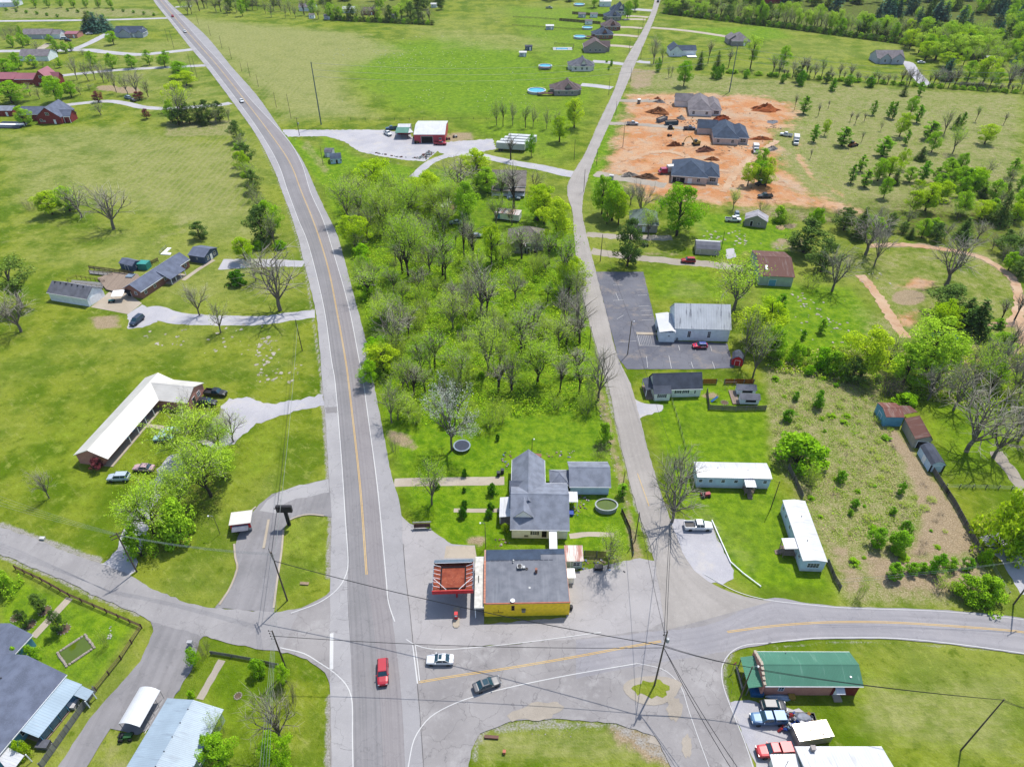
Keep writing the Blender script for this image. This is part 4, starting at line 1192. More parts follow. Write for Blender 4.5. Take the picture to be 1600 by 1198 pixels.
for x,y,ty,w,k in((590,312,252,56,'lime'),(615,330,265,54,'airy'),(562,322,270,60,'budlime'),(545,345,275,50,'budlime'),(640,350,280,56,'airy'),(600,365,290,50,'airy'),(575,375,320,50,'bud'),(638,432,330,64,'airy'),(692,430,352,46,'tallbud'),(718,300,248,80,'bare'),(745,290,235,44,'lime'),(760,300,262,40,'midgreen'),(700,345,280,52,'airy'),(729,350,285,40,'midgreen'),(803,330,250,46,'tallbare'),(840,345,290,44,'lime'),(868,385,312,46,'lime'),(850,350,300,34,'lime'),(768,414,352,32,'lime'),(880,455,360,46,'tallbud'),(740,412,340,34,'tallbare'),(752,490,410,64,'bare'),(725,405,330,26,'tallbare'),(835,300,262,36,'bud'),(905,520,460,56,'bare'),(832,525,470,50,'bare'),(620,545,480,66,'bare'),(592,500,450,50,'bud'),(680,575,510,54,'tallbud'),(763,585,495,58,'budlime'),(840,600,525,66,'airy'),(600,580,540,50,'lime'),(590,560,530,36,'leafy'),(580,600,565,34,'leafy'),(630,610,560,46,'bud'),(660,590,530,40,'tallbud'),(720,610,540,46,'tallbud'),(935,625,540,60,'bare'),(925,630,580,36,'thicket'),(905,615,565,34,'tallbud'),(875,612,560,30,'tallbare'),(800,610,545,42,'bud'),(815,555,480,46,'tallbud'),(612,660,590,44,'bud'),(640,655,618,46,'budlime')):
 tree(k,x,y,ty,w)
for x,y,ty,w,k in((785,318,262,34,'tallbud'),(815,404,350,36,'tallbud'),(838,408,352,34,'bud'),(775,352,300,34,'budlime'),(684,340,285,50,'airy'),(668,322,270,46,'lime'),(800,352,312,30,'bud'),(722,335,275,44,'budlime'),(792,402,362,30,'thicketbud'),(858,412,360,34,'tallbud'),(660,395,335,46,'budlime')):
 tree(k,x,y,ty,w)
tree('silver',706,703,597,84,'large silvery blossoming tree beside the trampoline')
scatter([(520,300),(640,290),(700,330),(760,400),(900,430),(925,560),(935,620),(840,615),(740,625),(620,640),(590,570),(555,420)],130,{'tallbud':4,'bud':3,'budlime':3,'tallbare':2.5,'bare':2.5,'airy':1.4,'thicketbud':2.5,'lime':0.5},(4.5,12.5),(0.5,0.9),21,2.6,{k:WORDS[k][2]+' among many in the wooded lot' for k in WORDS},'trees of the wooded lot between highway and lane')
scatter([(530,310),(700,345),(760,410),(900,430),(925,560),(938,630),(840,630),(740,640),(620,655),(590,570),(555,420)],130,{'bushlime':5,'bush':3.5,'bushmid':1.5,'thicketbud':2,'thicket':0.8},(0.7,2.0),(0.9,1.5),22,2.2,{k:WORDS[k][2]+' in the undergrowth of the wooded lot' for k in WORDS},'undergrowth bushes of the wooded lot')
def ground_cover(name,label,poly,n,cols,size,hmax,seed,clump=0.0):
 rs=np.random.RandomState(seed);w=[tuple(P(*q)[:2])for q in poly]
 x0,x1=min(q[0]for q in w),max(q[0]for q in w);y0,y1=min(q[1]for q in w),max(q[1]for q in w)
 if clump:
  c=rs.uniform(0,1,(n//40,2))*[x1-x0,y1-y0]+[x0,y0]
  xy=np.repeat(c,40,0)+rs.normal(0,clump,(len(c)*40,2))*np.repeat(rs.uniform(.4,1.6,(len(c),1)),40,0)
 else:
  xy=rs.uniform(0,1,(n,2))*[x1-x0,y1-y0]+[x0,y0]
 xy=xy[inside(xy[:,0],xy[:,1],w)]
 m=len(xy)
 z=hmax*rs.uniform(0,1,m)**1.6
 pl=Plant(seed)
 pl.leaf.append((np.column_stack([xy,z]),rs.uniform(size*.5,size*1.4,m),0.3,None))
 tr,me=pl.meshes(name,BARK,TWIG,cols[0])
 for c in cols[1:]:
  me.materials.append(c)
 pick=rs.randint(0,len(cols),m);pick[pick>0]+=1
 if clump:
  pick=np.repeat(rs.choice([0]+list(range(2,len(cols)+1)),m//40+1),40)[:m]
 me.polygons.foreach_set('material_index',pick.astype(np.int32))
 o=bpy.data.objects.new(name,me);COL.objects.link(o)
 return tag(o,label,'undergrowth',None,'stuff')
LOT=[(520,300),(640,295),(700,340),(770,405),(900,430),(925,560),(940,640),(840,650),(740,655),(625,668),(590,575),(555,420)]
ground_cover('undergrowth','bright lime-green undergrowth carpeting the wooded lot',LOT,110000,[LM['green'],LM['lime'],LM['olive'],LM['mid']],.22,2.4,5,1.4)
WEED=leaf_mat('leaf_dry_weed',srgb(150,140,90),srgb(186,172,130),trans=.2)
ground_cover('weeds','rough green and straw weeds covering the scrub field',[(1197,577),(1360,582),(1388,655),(1402,720),(1445,800),(1380,850),(1285,845),(1245,765),(1212,722)],26000,[LM['olive'],WEED,LM['mid'],WEED,LM['mid']],.13,.4,6,.9)
ground_cover('weeds','low brushy weeds over the slope right of the clay lots',[(1260,165),(1600,165),(1600,340),(1330,335),(1240,240)],20000,[LM['olive'],WEED,LM['mid']],.16,.4,7,1.6)
ground_cover('undergrowth','mixed undergrowth between the trees above the rusty barns',[(1190,545),(1400,540),(1600,540),(1600,650),(1440,625),(1330,600),(1200,580)],30000,[LM['lime'],LM['mid'],LM['olive'],WEED],.26,1.0,8,1.0)
for i in range(15):
 y=330+i*16
 x=530+i*3.6+(8 if i>8 else 0)
 tree('bush' if i%3 else 'thicketbud',x+20,y+6,y-12,26,'roadside bush on the highway edge of the wooded lot','roadside bushes on the highway edge of the wood')
for x,y,ty,w,k in((1146,485,408,86,'budlime'),(1175,540,480,60,'lime'),(1195,530,470,50,'lime'),(1176,590,500,50,'bud'),(1160,570,470,46,'bud'),(1205,560,510,40,'midgreen'),(1255,394,342,54,'darkleaf'),(1283,425,374,44,'darkleaf'),(1300,455,385,60,'bare'),(1265,450,425,34,'thicketbud'),(1352,398,328,76,'bare'),(1366,415,345,46,'bare'),(1478,446,362,84,'bare'),(1318,360,325,34,'darkleaf'),(1340,372,325,30,'cedar'),(1275,350,325,26,'bush'),(1216,345,322,24,'bushmid'),(1232,350,328,22,'thicketbud'),(1190,330,308,20,'thicket'),(1218,488,460,18,'narrow'),(1282,520,498,14,'narrow'),(1254,530,515,9,'young'),(1345,588,516,60,'lime'),(1385,575,520,56,'budlime'),(1410,600,540,60,'midgreen'),(1440,590,505,86,'open'),(1470,512,472,46,'lime'),(1478,490,446,52,'darkleaf'),(1505,505,466,40,'cedar'),(1520,520,470,50,'cedar'),(1535,590,520,60,'bud'),(1518,610,540,50,'budlime'),(1555,600,525,50,'bare'),(1580,620,545,56,'bare'),(1597,590,520,40,'tallbare'),(1450,625,572,60,'bare'),(1490,640,570,66,'bare'),(1385,620,580,50,'thicket'),(1510,705,610,110,'bare'),(1552,715,640,80,'bare'),(1590,690,610,70,'bare'),(1568,560,500,20,'tallbare'),(1563,502,465,24,'tallbare'),(1585,500,455,26,'tallbare'),(1560,512,498,16,'young'),(1300,580,550,36,'bushmid'),(1280,575,545,30,'bush'),(1240,565,535,32,'bush'),(1213,555,520,30,'bush'),(1330,595,560,40,'darkleaf')):
 tree(k,x,y,ty,w)
scatter([(1280,335),(1400,350),(1500,365),(1600,385),(1600,440),(1570,425),(1530,385),(1440,375),(1340,365)],30,{'darkleaf':3,'bud':2,'bare':2,'midgreen':1,'cedar':2},(4,8),(0.7,1.0),31,4,{k:WORDS[k][2]+' in the dark hedgerow round the dirt track' for k in WORDS},'dark hedgerow round the dirt track')
scatter([(1420,560),(1600,545),(1600,660),(1540,640),(1440,620)],22,{'bare':3,'bud':3,'budlime':2,'tallbare':2,'midgreen':1},(5,9),(0.6,0.9),33,4,{k:WORDS[k][2]+' in the thicket above the rusty barns' for k in WORDS},'thicket above the rusty barns')
scatter([(1185,555),(1290,550),(1400,560),(1420,600),(1330,600),(1200,575)],14,{'bush':2,'bushmid':2,'darkleaf':1,'thicketbud':2},(1.5,3.5),(0.9,1.3),34,3,{k:WORDS[k][2]+' in the hedge behind the scrub field' for k in WORDS},'hedge behind the scrub field')
for x,y,ty,w,k in((1246,722,682,76,'bushmid'),(1277,636,610,17,'young'),(1243,625,612,10,'young'),(1230,657,640,17,'young'),(1312,752,735,14,'young'),(1367,760,758,6,'young'),(1406,771,754,13,'young'),(1335,792,780,12,'young'),(1328,804,796,8,'young'),(1368,852,826,26,'young'),(1399,860,830,28,'young'),(1410,836,814,19,'young'),(1394,802,792,10,'young'),(1460,893,866,24,'young'),(1423,895,880,18,'young'),(1440,893,880,16,'young'),(1484,890,874,20,'young'),(1509,890,872,18,'young'),(1394,902,880,22,'young'),(1537,880,862,22,'bush'),(1540,935,905,50,'bushmid'),(1510,930,905,44,'bushmid'),(1475,920,900,34,'thicketbud'),(1388,610,588,40,'thicket'),(1415,632,618,34,'bush'),(1265,760,722,26,'thicketbud'),(1342,935,905,16,'thicketbud'),(1560,850,770,90,'bushlime'),(1590,860,780,70,'bushmid'),(1545,835,790,44,'thicketbud')):
 tree(k,x,y,ty,w)
scatter([(1200,590),(1350,590),(1385,660),(1500,850),(1330,900),(1250,760),(1220,700)],85,{'thicketbud':3,'bushmid':1.5,'thicket':1.5,'young':0.3},(0.4,1.1),(1.6,2.8),41,2.5,{k:WORDS[k][2]+' low in the rough scrub field' for k in WORDS},'low clumps in the rough scrub field')
tree('bare',1050,815,730,90,'large bare tree leaning at the end of the horizontal mobile home')
tree('bare',1062,770,700,56)
tree('thicket',1040,745,700,40)
for x,y,ty,w,k in((675,788,722,48,'budlime'),(617,706,672,26,'thicket'),(683,762,752,8,'boxwood'),(950,888,825,50,'budlime'),(960,880,850,34,'thicketbud'),(971,775,755,15,'narrow'),(945,690,660,26,'bushmid'),(938,715,690,34,'thicket'),(726,743,732,9,'boxwood'),(725,768,761,6,'boxwood'),(769,770,755,15,'boxwood'),(725,794,782,12,'boxwood'),(724,808,794,13,'boxwood'),(766,796,785,11,'boxwood'),(765,808,797,12,'boxwood'),(789,829,818,12,'bushlime'),(777,688,678,7,'boxwood'),(622,655,620,40,'budlime'),(650,660,630,36,'thicketbud'),(762,665,630,44,'thicketbud'),(780,660,625,34,'thicketbud'),(735,655,630,30,'thicketbud'),(700,660,640,30,'bushmid'),(870,640,615,24,'thicketbud'),(915,645,610,30,'thicketbud')):
 tree(k,x,y,ty,w)
for x,y,ty,w,k in((68,955,928,20,'darkleaf'),(43,978,953,20,'darkleaf'),(97,985,955,22,'darkleaf'),(5,925,885,40,'bushmid'),(306,1037,1014,22,'leafy'),(322,1022,990,26,'thicket'),(347,1150,1115,28,'thicketbud'),(330,1175,1150,26,'bushmid'),(350,1198,1155,50,'midgreen'),(447,1065,1040,22,'leafy'),(440,1160,1085,74,'bare'),(440,1200,1150,44,'leafy'),(405,1052,1030,24,'bushmid'),(455,1100,1060,40,'thicket'),(398,1105,1085,16,'bud'),(55,1030,1010,22,'bushmid'),(37,1180,1160,26,'bushlime'),(30,1030,1012,18,'bush'),(168,1010,985,14,'thicketbud'),(300,1090,1080,12,'bush')):
 tree(k,x,y,ty,w)
def wood_mass(name,poly,n,seed,kinds,hr,label):
 rn=random.Random(seed)
 w=[tuple(P(*p)[:2])for p in poly]
 x0,x1=min(p[0]for p in w),max(p[0]for p in w)
 y0,y1=min(p[1]for p in w),max(p[1]for p in w)
 co,tint,mats,mi=[],[],[],[]
 k=0
 while k<n:
  x,y=rn.uniform(x0,x1),rn.uniform(y0,y1)
  if not in_poly(x,y,w):
   continue
  k+=1
  kind=rn.choice(kinds)
  tr,cr,ph,pw=rn.choice(PROTO[kind])
  nv=len(cr.vertices)
  c=np.zeros(nv*3,np.float32);cr.vertices.foreach_get('co',c);c=c.reshape(-1,4,3)if nv%4==0 else None
  if c is None:
   continue
  c=c[rn.randrange(3)::3]
  h=rn.uniform(*hr);s=h/ph;ws=h*rn.uniform(.55,.75)/pw
  cc=c.mean(1,keepdims=True)
  c=(cc+(c-cc)*1.7).reshape(-1,3)*np.array([ws,ws,s],np.float32)
  co.append(c+np.array([x,y,0],np.float32))
  tint.append(np.repeat(np.random.RandomState(k).uniform(0,1,len(c)//4),4))
  m=cr.materials[0]
  if m not in mats:
   mats.append(m)
  mi.append(np.full(len(c)//4,mats.index(m),np.int32))
 co=np.concatenate(co).astype(np.float32);tint=np.concatenate(tint).astype(np.float32);mi=np.concatenate(mi)
 me=bpy.data.meshes.new(name)
 me.vertices.add(len(co));me.vertices.foreach_set('co',co.ravel())
 me.loops.add(len(co));me.loops.foreach_set('vertex_index',np.arange(len(co),dtype=np.int32))
 me.polygons.add(len(co)//4);me.polygons.foreach_set('loop_start',np.arange(0,len(co),4,dtype=np.int32))
 for m in mats:
  me.materials.append(m)
 me.polygons.foreach_set('material_index',mi)
 at=me.attributes.new('leaf','FLOAT','POINT');at.data.foreach_set('value',tint)
 me.update(calc_edges=True)
 o=bpy.data.objects.new(name,me);COL.objects.link(o)
 return tag(o,label,'woodland',None,'stuff')
wood_mass('woods',[(1380,34),(1600,60),(1700,75),(1700,-40),(1150,-40),(1200,8),(1290,16)],330,8,['spruce','spruce','cedar','midgreen','spruce','open'],(10,15),'dark mass of evergreen woodland filling the far right corner')
wood_mass('woods',[(1040,8),(1200,20),(1200,-30),(1040,-30)],90,9,['midgreen','open','darkleaf','cedar'],(9,13),'distant mixed woodland past the pasture beyond the lane')
wood_mass('woods',[(285,8),(690,18),(690,-30),(270,-30)],130,10,['midgreen','darkleaf','open','cedar'],(9,14),'distant woodland behind the tree belt past the hay field')
wood_mass('woods',[(800,-2),(900,6),(905,-30),(760,-30)],50,12,['midgreen','darkleaf','cedar'],(9,12),'distant dark trees behind the last houses of the row')
# --------- BUILDING KIT
def shingles(name,c,var=0.25):
 c=dim(c,1.15)
 t=NT(name)
 n1=t.noise(0.5,4,t.obj());n2=t.noise(7.0,2,t.obj(),0.8)
 co=t.mix(t.ramp(n1,0.3,0.7),dim(c,1-var),dim(c,1+var*0.6))
 co=t.mix(t.math('MULTIPLY',t.ramp(n2,0.45,0.7),0.35),co,dim(c,1.5))
 _mats[name]=t.bsdf(co,0.9,0,0.2,bump=n2,bdist=0.03,bstr=0.5)
 return _mats[name]
def ribbed(name,c,axis='x',pitch=0.3,rust=None,amt=0.0,rough=0.45,stripes=0.0):
 """corrugated sheet roofing; ribs run across the given axis"""
 t=NT(name)
 sep=t.n('SeparateXYZ',{0:t.obj()})
 co_=sep.outputs[0 if axis=='x' else 1]
 fr=t.math('FRACT',t.math('DIVIDE',co_,pitch))
 rib=t.math('SUBTRACT',1.0,t.ramp(t.math('ABSOLUTE',t.math('SUBTRACT',fr,0.5)),0.0,0.16))
 n1=t.noise(0.35,4,t.obj())
 c0=t.mix(t.ramp(n1,0.3,0.7),dim(c,0.9),dim(c,1.06))
 c0=t.mix(t.math('MULTIPLY',rib,0.34),c0,dim(c,0.6))
 if rust is not None:
  v=t.scaled(t.obj(),(1.6,0.16,0.16)if axis=='x' else(0.16,1.6,0.16))
  n2=t.noise(1.0,4,v,0.7)
  c0=t.mix(t.ramp(n2,0.62-amt*0.5,0.78-amt*0.5),c0,rust)
 _mats[name]=t.bsdf(c0,rough,0.0,0.4,bump=rib,bdist=0.03,bstr=0.6)
 return _mats[name]
def bright(c,m=1.75):
 return tuple(min(.82,v*m)for v in c[:3])+(1.0,)
def siding(name,c,pitch=0.2):
 c=bright(c)
 t=NT(name)
 z=t.n('SeparateXYZ',{0:t.obj()}).outputs[2]
 fr=t.math('FRACT',t.math('DIVIDE',z,pitch))
 n1=t.noise(0.9,4,t.obj())
 co=t.mix(t.ramp(n1,0.25,0.75),dim(c,0.86),dim(c,1.05))
 co=t.mix(t.math('MULTIPLY',t.ramp(fr,0.25,0.0),0.3),co,dim(c,0.55))
 _mats[name]=t.bsdf(co,0.6,0,0.3,bump=fr,bdist=0.02,bstr=0.5)
 return _mats[name]
def brick(name,c,c2):
 c,c2=bright(c,1.5),bright(c2,1.5)
 t=NT(name)
 z=t.n('SeparateXYZ',{0:t.obj()}).outputs[2]
 fr=t.math('FRACT',t.math('DIVIDE',z,0.15))
 n1=t.noise(1.2,3,t.obj());n2=t.noise(9.0,2,t.obj(),0.8)
 co=t.mix(t.ramp(n2,0.35,0.65),c,c2)
 co=t.mix(t.math('MULTIPLY',t.ramp(n1,0.4,0.7),0.3),co,dim(c,0.7))
 co=t.mix(t.math('MULTIPLY',t.ramp(fr,0.2,0.0),0.35),co,dim(c2,1.4))
 _mats[name]=t.bsdf(co,0.9,0,0.15,bump=n2,bdist=0.02)
 return _mats[name]
def planks(name,c,axis='x',pitch=0.15,var=0.3):
 t=NT(name)
 sp_=t.n('SeparateXYZ',{0:t.obj()}).outputs[0 if axis=='x' else 1]
 q=t.math('FLOOR',t.math('DIVIDE',sp_,pitch))
 wn_=t.n('TexWhiteNoise',{'W':q},noise_dimensions='1D')
 n1=t.noise(1.5,4,t.obj())
 k=t.math('ADD',1-var,t.math('MULTIPLY',t.math('ADD',wn_.outputs[0],n1),var))
 fr=t.math('FRACT',t.math('DIVIDE',sp_,pitch))
 k=t.math('MULTIPLY',k,t.ramp(fr,0.0,0.1))
 co=t.mix(1.0,c,t.n('CombineColor',{0:k,1:k,2:k}).outputs[0],'MULTIPLY')
 _mats[name]=t.bsdf(co,0.9,0,0.15)
 return _mats[name]
def glass_mat(name,c,rough=0.08):
 t=NT(name)
 nz=t.noise(1.5,2,t.obj())
 _mats[name]=t.bsdf(t.mix(nz,dim(c,0.6),dim(c,1.4)),rough,0.0,0.6)
 return _mats[name]
GLASS=glass_mat('window_glass',srgb(52,66,80))
TRIM=plain('white_trim',(.72,.73,.74,1),0.6,var=0.1)
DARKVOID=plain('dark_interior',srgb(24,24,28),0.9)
SH_GREY=shingles('shingles_grey',srgb(140,146,160));SH_DARK=shingles('shingles_charcoal',srgb(84,90,104));SH_NAVY=shingles('shingles_slate_blue',srgb(72,86,106))
SH_BROWN=shingles('shingles_brown',srgb(112,98,98));SH_MID=shingles('shingles_mid_grey',srgb(112,114,124));SH_OLD=shingles('shingles_weathered',srgb(136,128,122),0.4)
SH_TAUPE=shingles('shingles_taupe',srgb(134,128,132));SH_BLUEG=shingles('shingles_blue_grey',srgb(110,118,138))
MW=ribbed('metal_white',srgb(236,238,242),pitch=0.45,rust=srgb(206,206,206),amt=.15);MWY=ribbed('metal_white_lengthways',srgb(240,242,246),'y',pitch=0.45)
MCREAM=ribbed('metal_cream',srgb(240,236,228),pitch=0.5,rust=srgb(220,212,200),amt=.14)
MBLUE=ribbed('metal_pale_blue',srgb(184,204,220),pitch=0.26,rust=srgb(160,176,190),amt=.12);MGREEN=ribbed('metal_green',srgb(84,146,120),pitch=0.24,rust=srgb(120,168,146),amt=.1);MGREEN_D=ribbed('metal_green_lean_to',srgb(58,142,110),'y',pitch=0.3)
MRUST=ribbed('metal_rusted',srgb(140,116,108),pitch=0.3,rust=srgb(112,68,56),amt=0.6,rough=0.8);MRUST2=ribbed('metal_rust_brown',srgb(170,140,130),pitch=0.3,rust=srgb(128,74,62),amt=0.5,rough=0.8)
MRUSTW=ribbed('metal_rust_striped',srgb(236,226,220),'x',pitch=0.25,rust=srgb(168,84,66),amt=0.35)
MCHURCH=ribbed('metal_white_streaked',srgb(228,232,238),pitch=0.7,rust=srgb(138,140,150),amt=0.16)
MPORCH=ribbed('metal_porch_stained',srgb(184,206,222),pitch=0.4,rust=srgb(176,140,128),amt=0.02);MRED=ribbed('metal_red_wall',(.42,.04,.06,1),pitch=0.3);MREDROOF=ribbed('metal_red_roof',srgb(186,112,122),pitch=0.4)
S_WHITE=siding('siding_white',srgb(226,232,238));S_BLUEW=siding('siding_pale_blue',srgb(186,208,226));S_CREAM=siding('siding_cream',srgb(226,230,218));S_NAVY=siding('siding_navy',srgb(66,84,112));S_GREY=siding('siding_grey',srgb(170,174,184));S_AQUA=siding('siding_aqua',srgb(96,156,186));S_OLD=siding('siding_weathered',srgb(150,146,134));S_GREENW=siding('siding_grey_green',srgb(160,176,164))
B_RED=brick('brick_dark_red',srgb(124,50,52),srgb(150,70,66));B_PINK=brick('brick_pinkish',srgb(188,128,112),srgb(204,150,136));B_TAN=brick('brick_tan',srgb(200,180,170),srgb(220,204,196));B_BROWN=brick('brick_brown',srgb(136,92,80),srgb(160,116,102));B_GREY=brick('brick_grey',srgb(146,138,134),srgb(170,162,158));B_WHITE=brick('brick_whitewashed',srgb(222,218,214),srgb(238,234,230))
YELLOW_WALL=plain('yellow_painted_wall',(.88,.58,.02,1),0.6,var=0.15);PURE_RED=plain('red_paint',(.5,.012,.02,1),0.5,var=0.2)
WOOD=planks('weathered_planks',srgb(168,150,134));WOOD_D=planks('dark_stained_planks',srgb(112,84,76));WOOD_GREY=planks('grey_planks',srgb(150,150,148));WOOD_RED=planks('redwood_planks',srgb(184,84,50),pitch=0.2);WOOD_Y=planks('grey_fence_planks',srgb(140,134,124),'x',0.18)
GALV=plain('galvanised_steel',srgb(170,174,178),0.4,0.6);STEEL_D=plain('dark_steel',srgb(52,50,54),0.5,0.3);RUBBER=plain('rubber',srgb(34,34,36),0.85)
class Bld:
 """A building on a plan rectangle: a, b are the two ends of its front eave (survey marks at height z), c one end of its back eave."""
 def __init__(self,name,label,cat,a,b,c,z=2.8,group=None,square=True):
  A,B_,C_=[Vector(P(*q,z)[:2])for q in(a,b,c)]
  if(B_-A).cross(C_-A)<0 if False else((B_.x-A.x)*(C_.y-A.y)-(B_.y-A.y)*(C_.x-A.x))<0:
   A,B_=B_,A
  ex=(B_-A).normalized()
  ey=Vector((-ex.y,ex.x))
  self.L=(B_-A).length
  self.W=abs((C_-A).dot(ey))
  ctr=A+ex*self.L/2+ey*self.W/2
  self.rz=math.atan2(ex.y,ex.x)
  self.ex,self.ey,self.ctr=ex,ey,ctr
  self.root=thing(name,label,cat,(ctr.x,ctr.y,0),self.rz,group)
  self.x0,self.x1,self.y0,self.y1=-self.L/2,self.L/2,-self.W/2,self.W/2
 def loc(self,x,y,z):
  d=Vector(P(x,y,z)[:2])-self.ctr
  return d.dot(self.ex),d.dot(self.ey)
 def wpt(self,x,y,z):
  p=self.ctr+self.ex*x+self.ey*y
  return Vector((p.x,p.y,z))
 def row_h(self,x,y,row):
  """height at plan point (x, y) that shows on the given photo row"""
  p=self.wpt(x,y,0)
  lo,hi=0.0,40.0
  for _ in range(40):
   m=(lo+hi)/2
   Z=p.y*_cp-(m-CAM_H)*_sp
   Y=p.y*_sp+(m-CAM_H)*_cp
   if 599-CAM_F*Y/Z>row:
    lo=m
   else:
    hi=m
  return lo
 def part(self,name,mb,mat,parent=None,**k):
  return mb.build(name,mat,parent or self.root,**k)
 def gable(self,he,hr,wall,roof,box=None,axis='x',oh=0.35,ohx=None,ridge=None,heb=None,inset=(0,0,0,0),gable_mat=None,th=0.14,zb=0.0,trim=True,cap=True):
  """box is the eave outline; walls stand inside it. inset: extra (x0, x1, y0, y1)"""
  x0,x1,y0,y1=box or(self.x0,self.x1,self.y0,self.y1)
  heb=he if heb is None else heb
  sw=axis=='y'
  if sw:
   x0,x1,y0,y1=y0,y1,x0,x1
  ox=oh if ohx is None else ohx
  rm=(y0+y1)/2 if ridge is None else ridge
  T=(lambda p:(p[1],p[0],p[2]))if sw else(lambda p:p)
  ins=inset if not sw else(inset[2],inset[3],inset[0],inset[1])
  wx0,wx1,wy0,wy1=x0+ox+ins[0],x1-ox-ins[1],y0+oh+ins[2],y1-oh-ins[3]
  zf=lambda y:he+(hr-he)*(y-y0)/(rm-y0)if y<rm else heb+(hr-heb)*(y1-y)/(y1-rm)
  prof=[(wy0,zb),(wy1,zb),(wy1,zf(wy1)-th),(rm,hr-th),(wy0,zf(wy0)-th)]
  m=MB()
  n=5
  v=[T((wx0,y,z))for y,z in prof]+[T((wx1,y,z))for y,z in prof]
  f=[tuple(range(n)),tuple(range(2*n-1,n-1,-1))]+[(i,n+i,n+(i+1)%n,(i+1)%n)for i in range(n)]
  m.add(v,f)
  w=self.part('wall',m,wall)
  r=MB()
  r.slab([T((x0,y0,he)),T((x1,y0,he)),T((x1,rm,hr)),T((x0,rm,hr))],th)
  r.slab([T((x0,y1,heb)),T((x1,y1,heb)),T((x1,rm,hr)),T((x0,rm,hr))],th)
  rf=self.part('roof',r,roof)
  if cap:
   c=MB()
   d=0.16
   s1=(hr-he)/(rm-y0);s2=(hr-heb)/(y1-rm)
   c.slab([T((x0-.01,rm-d,hr-d*s1+0.035)),T((x1+.01,rm-d,hr-d*s1+0.035)),T((x1+.01,rm,hr+0.035)),T((x0-.01,rm,hr+0.035))],0.03)
   c.slab([T((x0-.01,rm+d,hr-d*s2+0.035)),T((x1+.01,rm+d,hr-d*s2+0.035)),T((x1+.01,rm,hr+0.035)),T((x0-.01,rm,hr+0.035))],0.03)
   self.part('ridge_cap',c,roof,rf)
  if trim:
   g=MB()
   for yy,hh in((y0,he),(y1,heb)):
    s=-1 if yy==y0 else 1
    q=[T((x0,yy+s*0.012,hh-0.22)),T((x1,yy+s*0.07,hh-0.03))]
    g.box(min(q[0][0],q[1][0]),max(q[0][0],q[1][0]),min(q[0][1],q[1][1]),max(q[0][1],q[1][1]),q[0][2],q[1][2])
   self.part('gutter',g,TRIM,rf)
  self.wing=(wx0,wx1,wy0,wy1)if not sw else(wy0,wy1,wx0,wx1)
  return w,rf
 def hip(self,he,hr,wall,roof,box=None,oh=0.4,zb=0.0,th=0.14,inset=(0,0,0,0)):
  x0,x1,y0,y1=box or(self.x0,self.x1,self.y0,self.y1)
  L,W=x1-x0,y1-y0
  m=MB().box(x0+oh+inset[0],x1-oh-inset[1],y0+oh+inset[2],y1-oh-inset[3],zb,he-0.02)
  w=self.part('wall',m,wall)
  r=MB()
  if L>=W:
   h=W/2*0.98
   a,b=(x0+h,(y0+y1)/2,hr),(x1-h,(y0+y1)/2,hr)
   r.slabn([(x0,y0,he),(x1,y0,he),b,a],th);r.slabn([(x1,y1,he),(x0,y1,he),a,b],th)
   r.slabn([(x0,y1,he),(x0,y0,he),a],th);r.slabn([(x1,y0,he),(x1,y1,he),b],th)
  else:
   h=L/2*0.98
   a,b=((x0+x1)/2,y0+h,hr),((x0+x1)/2,y1-h,hr)
   r.slabn([(x0,y0,he),(x1,y0,he),a],th);r.slabn([(x1,y1,he),(x0,y1,he),b],th)
   r.slabn([(x0,y1,he),(x0,y0,he),a,b],th);r.slabn([(x1,y0,he),(x1,y1,he),b,a],th)
  rf=self.part('roof',r,roof)
  c=MB()
  for p in((x0,y0,he),(x0,y1,he),(x1,y0,he),(x1,y1,he)):
   q=min((a,b),key=lambda s:(s[0]-p[0])**2+(s[1]-p[1])**2)
   c.tube([p,q],0.07,5)
  c.tube([a,b],0.07,5)
  self.part('ridge_cap',c,roof,rf)
  g=MB()
  for yy,s in((y0,-1),(y1,1)):
   g.box(x0,x1,min(yy+s*.01,yy+s*.07),max(yy+s*.01,yy+s*.07),he-.2,he-.03)
  self.part('gutter',g,TRIM,rf)
  self.wing=(x0+oh,x1-oh,y0+oh,y1-oh)
  return w,rf
 def flat(self,h,roof,box=None,th=0.12,name='roof',slope=0.0,dirn='y'):
  x0,x1,y0,y1=box or(self.x0,self.x1,self.y0,self.y1)
  m=MB()
  if dirn=='y':
   m.slab([(x0,y0,h),(x1,y0,h),(x1,y1,h+slope),(x0,y1,h+slope)],th)
  else:
   m.slab([(x0,y0,h),(x1,y0,h+slope),(x1,y1,h+slope),(x0,y1,h)],th)
  return self.part(name,m,roof)
 def _fr(self,face,wing):
  x0,x1,y0,y1=wing or self.wing
  if face=='F':
   return lambda u,o,z:(u,y0-o,z)
  if face=='B':
   return lambda u,o,z:(u,y1+o,z)
  if face=='L':
   return lambda u,o,z:(x0-o,u,z)
  return lambda u,o,z:(x1+o,u,z)
 def _bar(self,m,T,u0,u1,o0,o1,z0,z1):
  a,b=T(u0,o0,z0),T(u1,o1,z1)
  m.box(min(a[0],b[0]),max(a[0],b[0]),min(a[1],b[1]),max(a[1],b[1]),z0,z1)
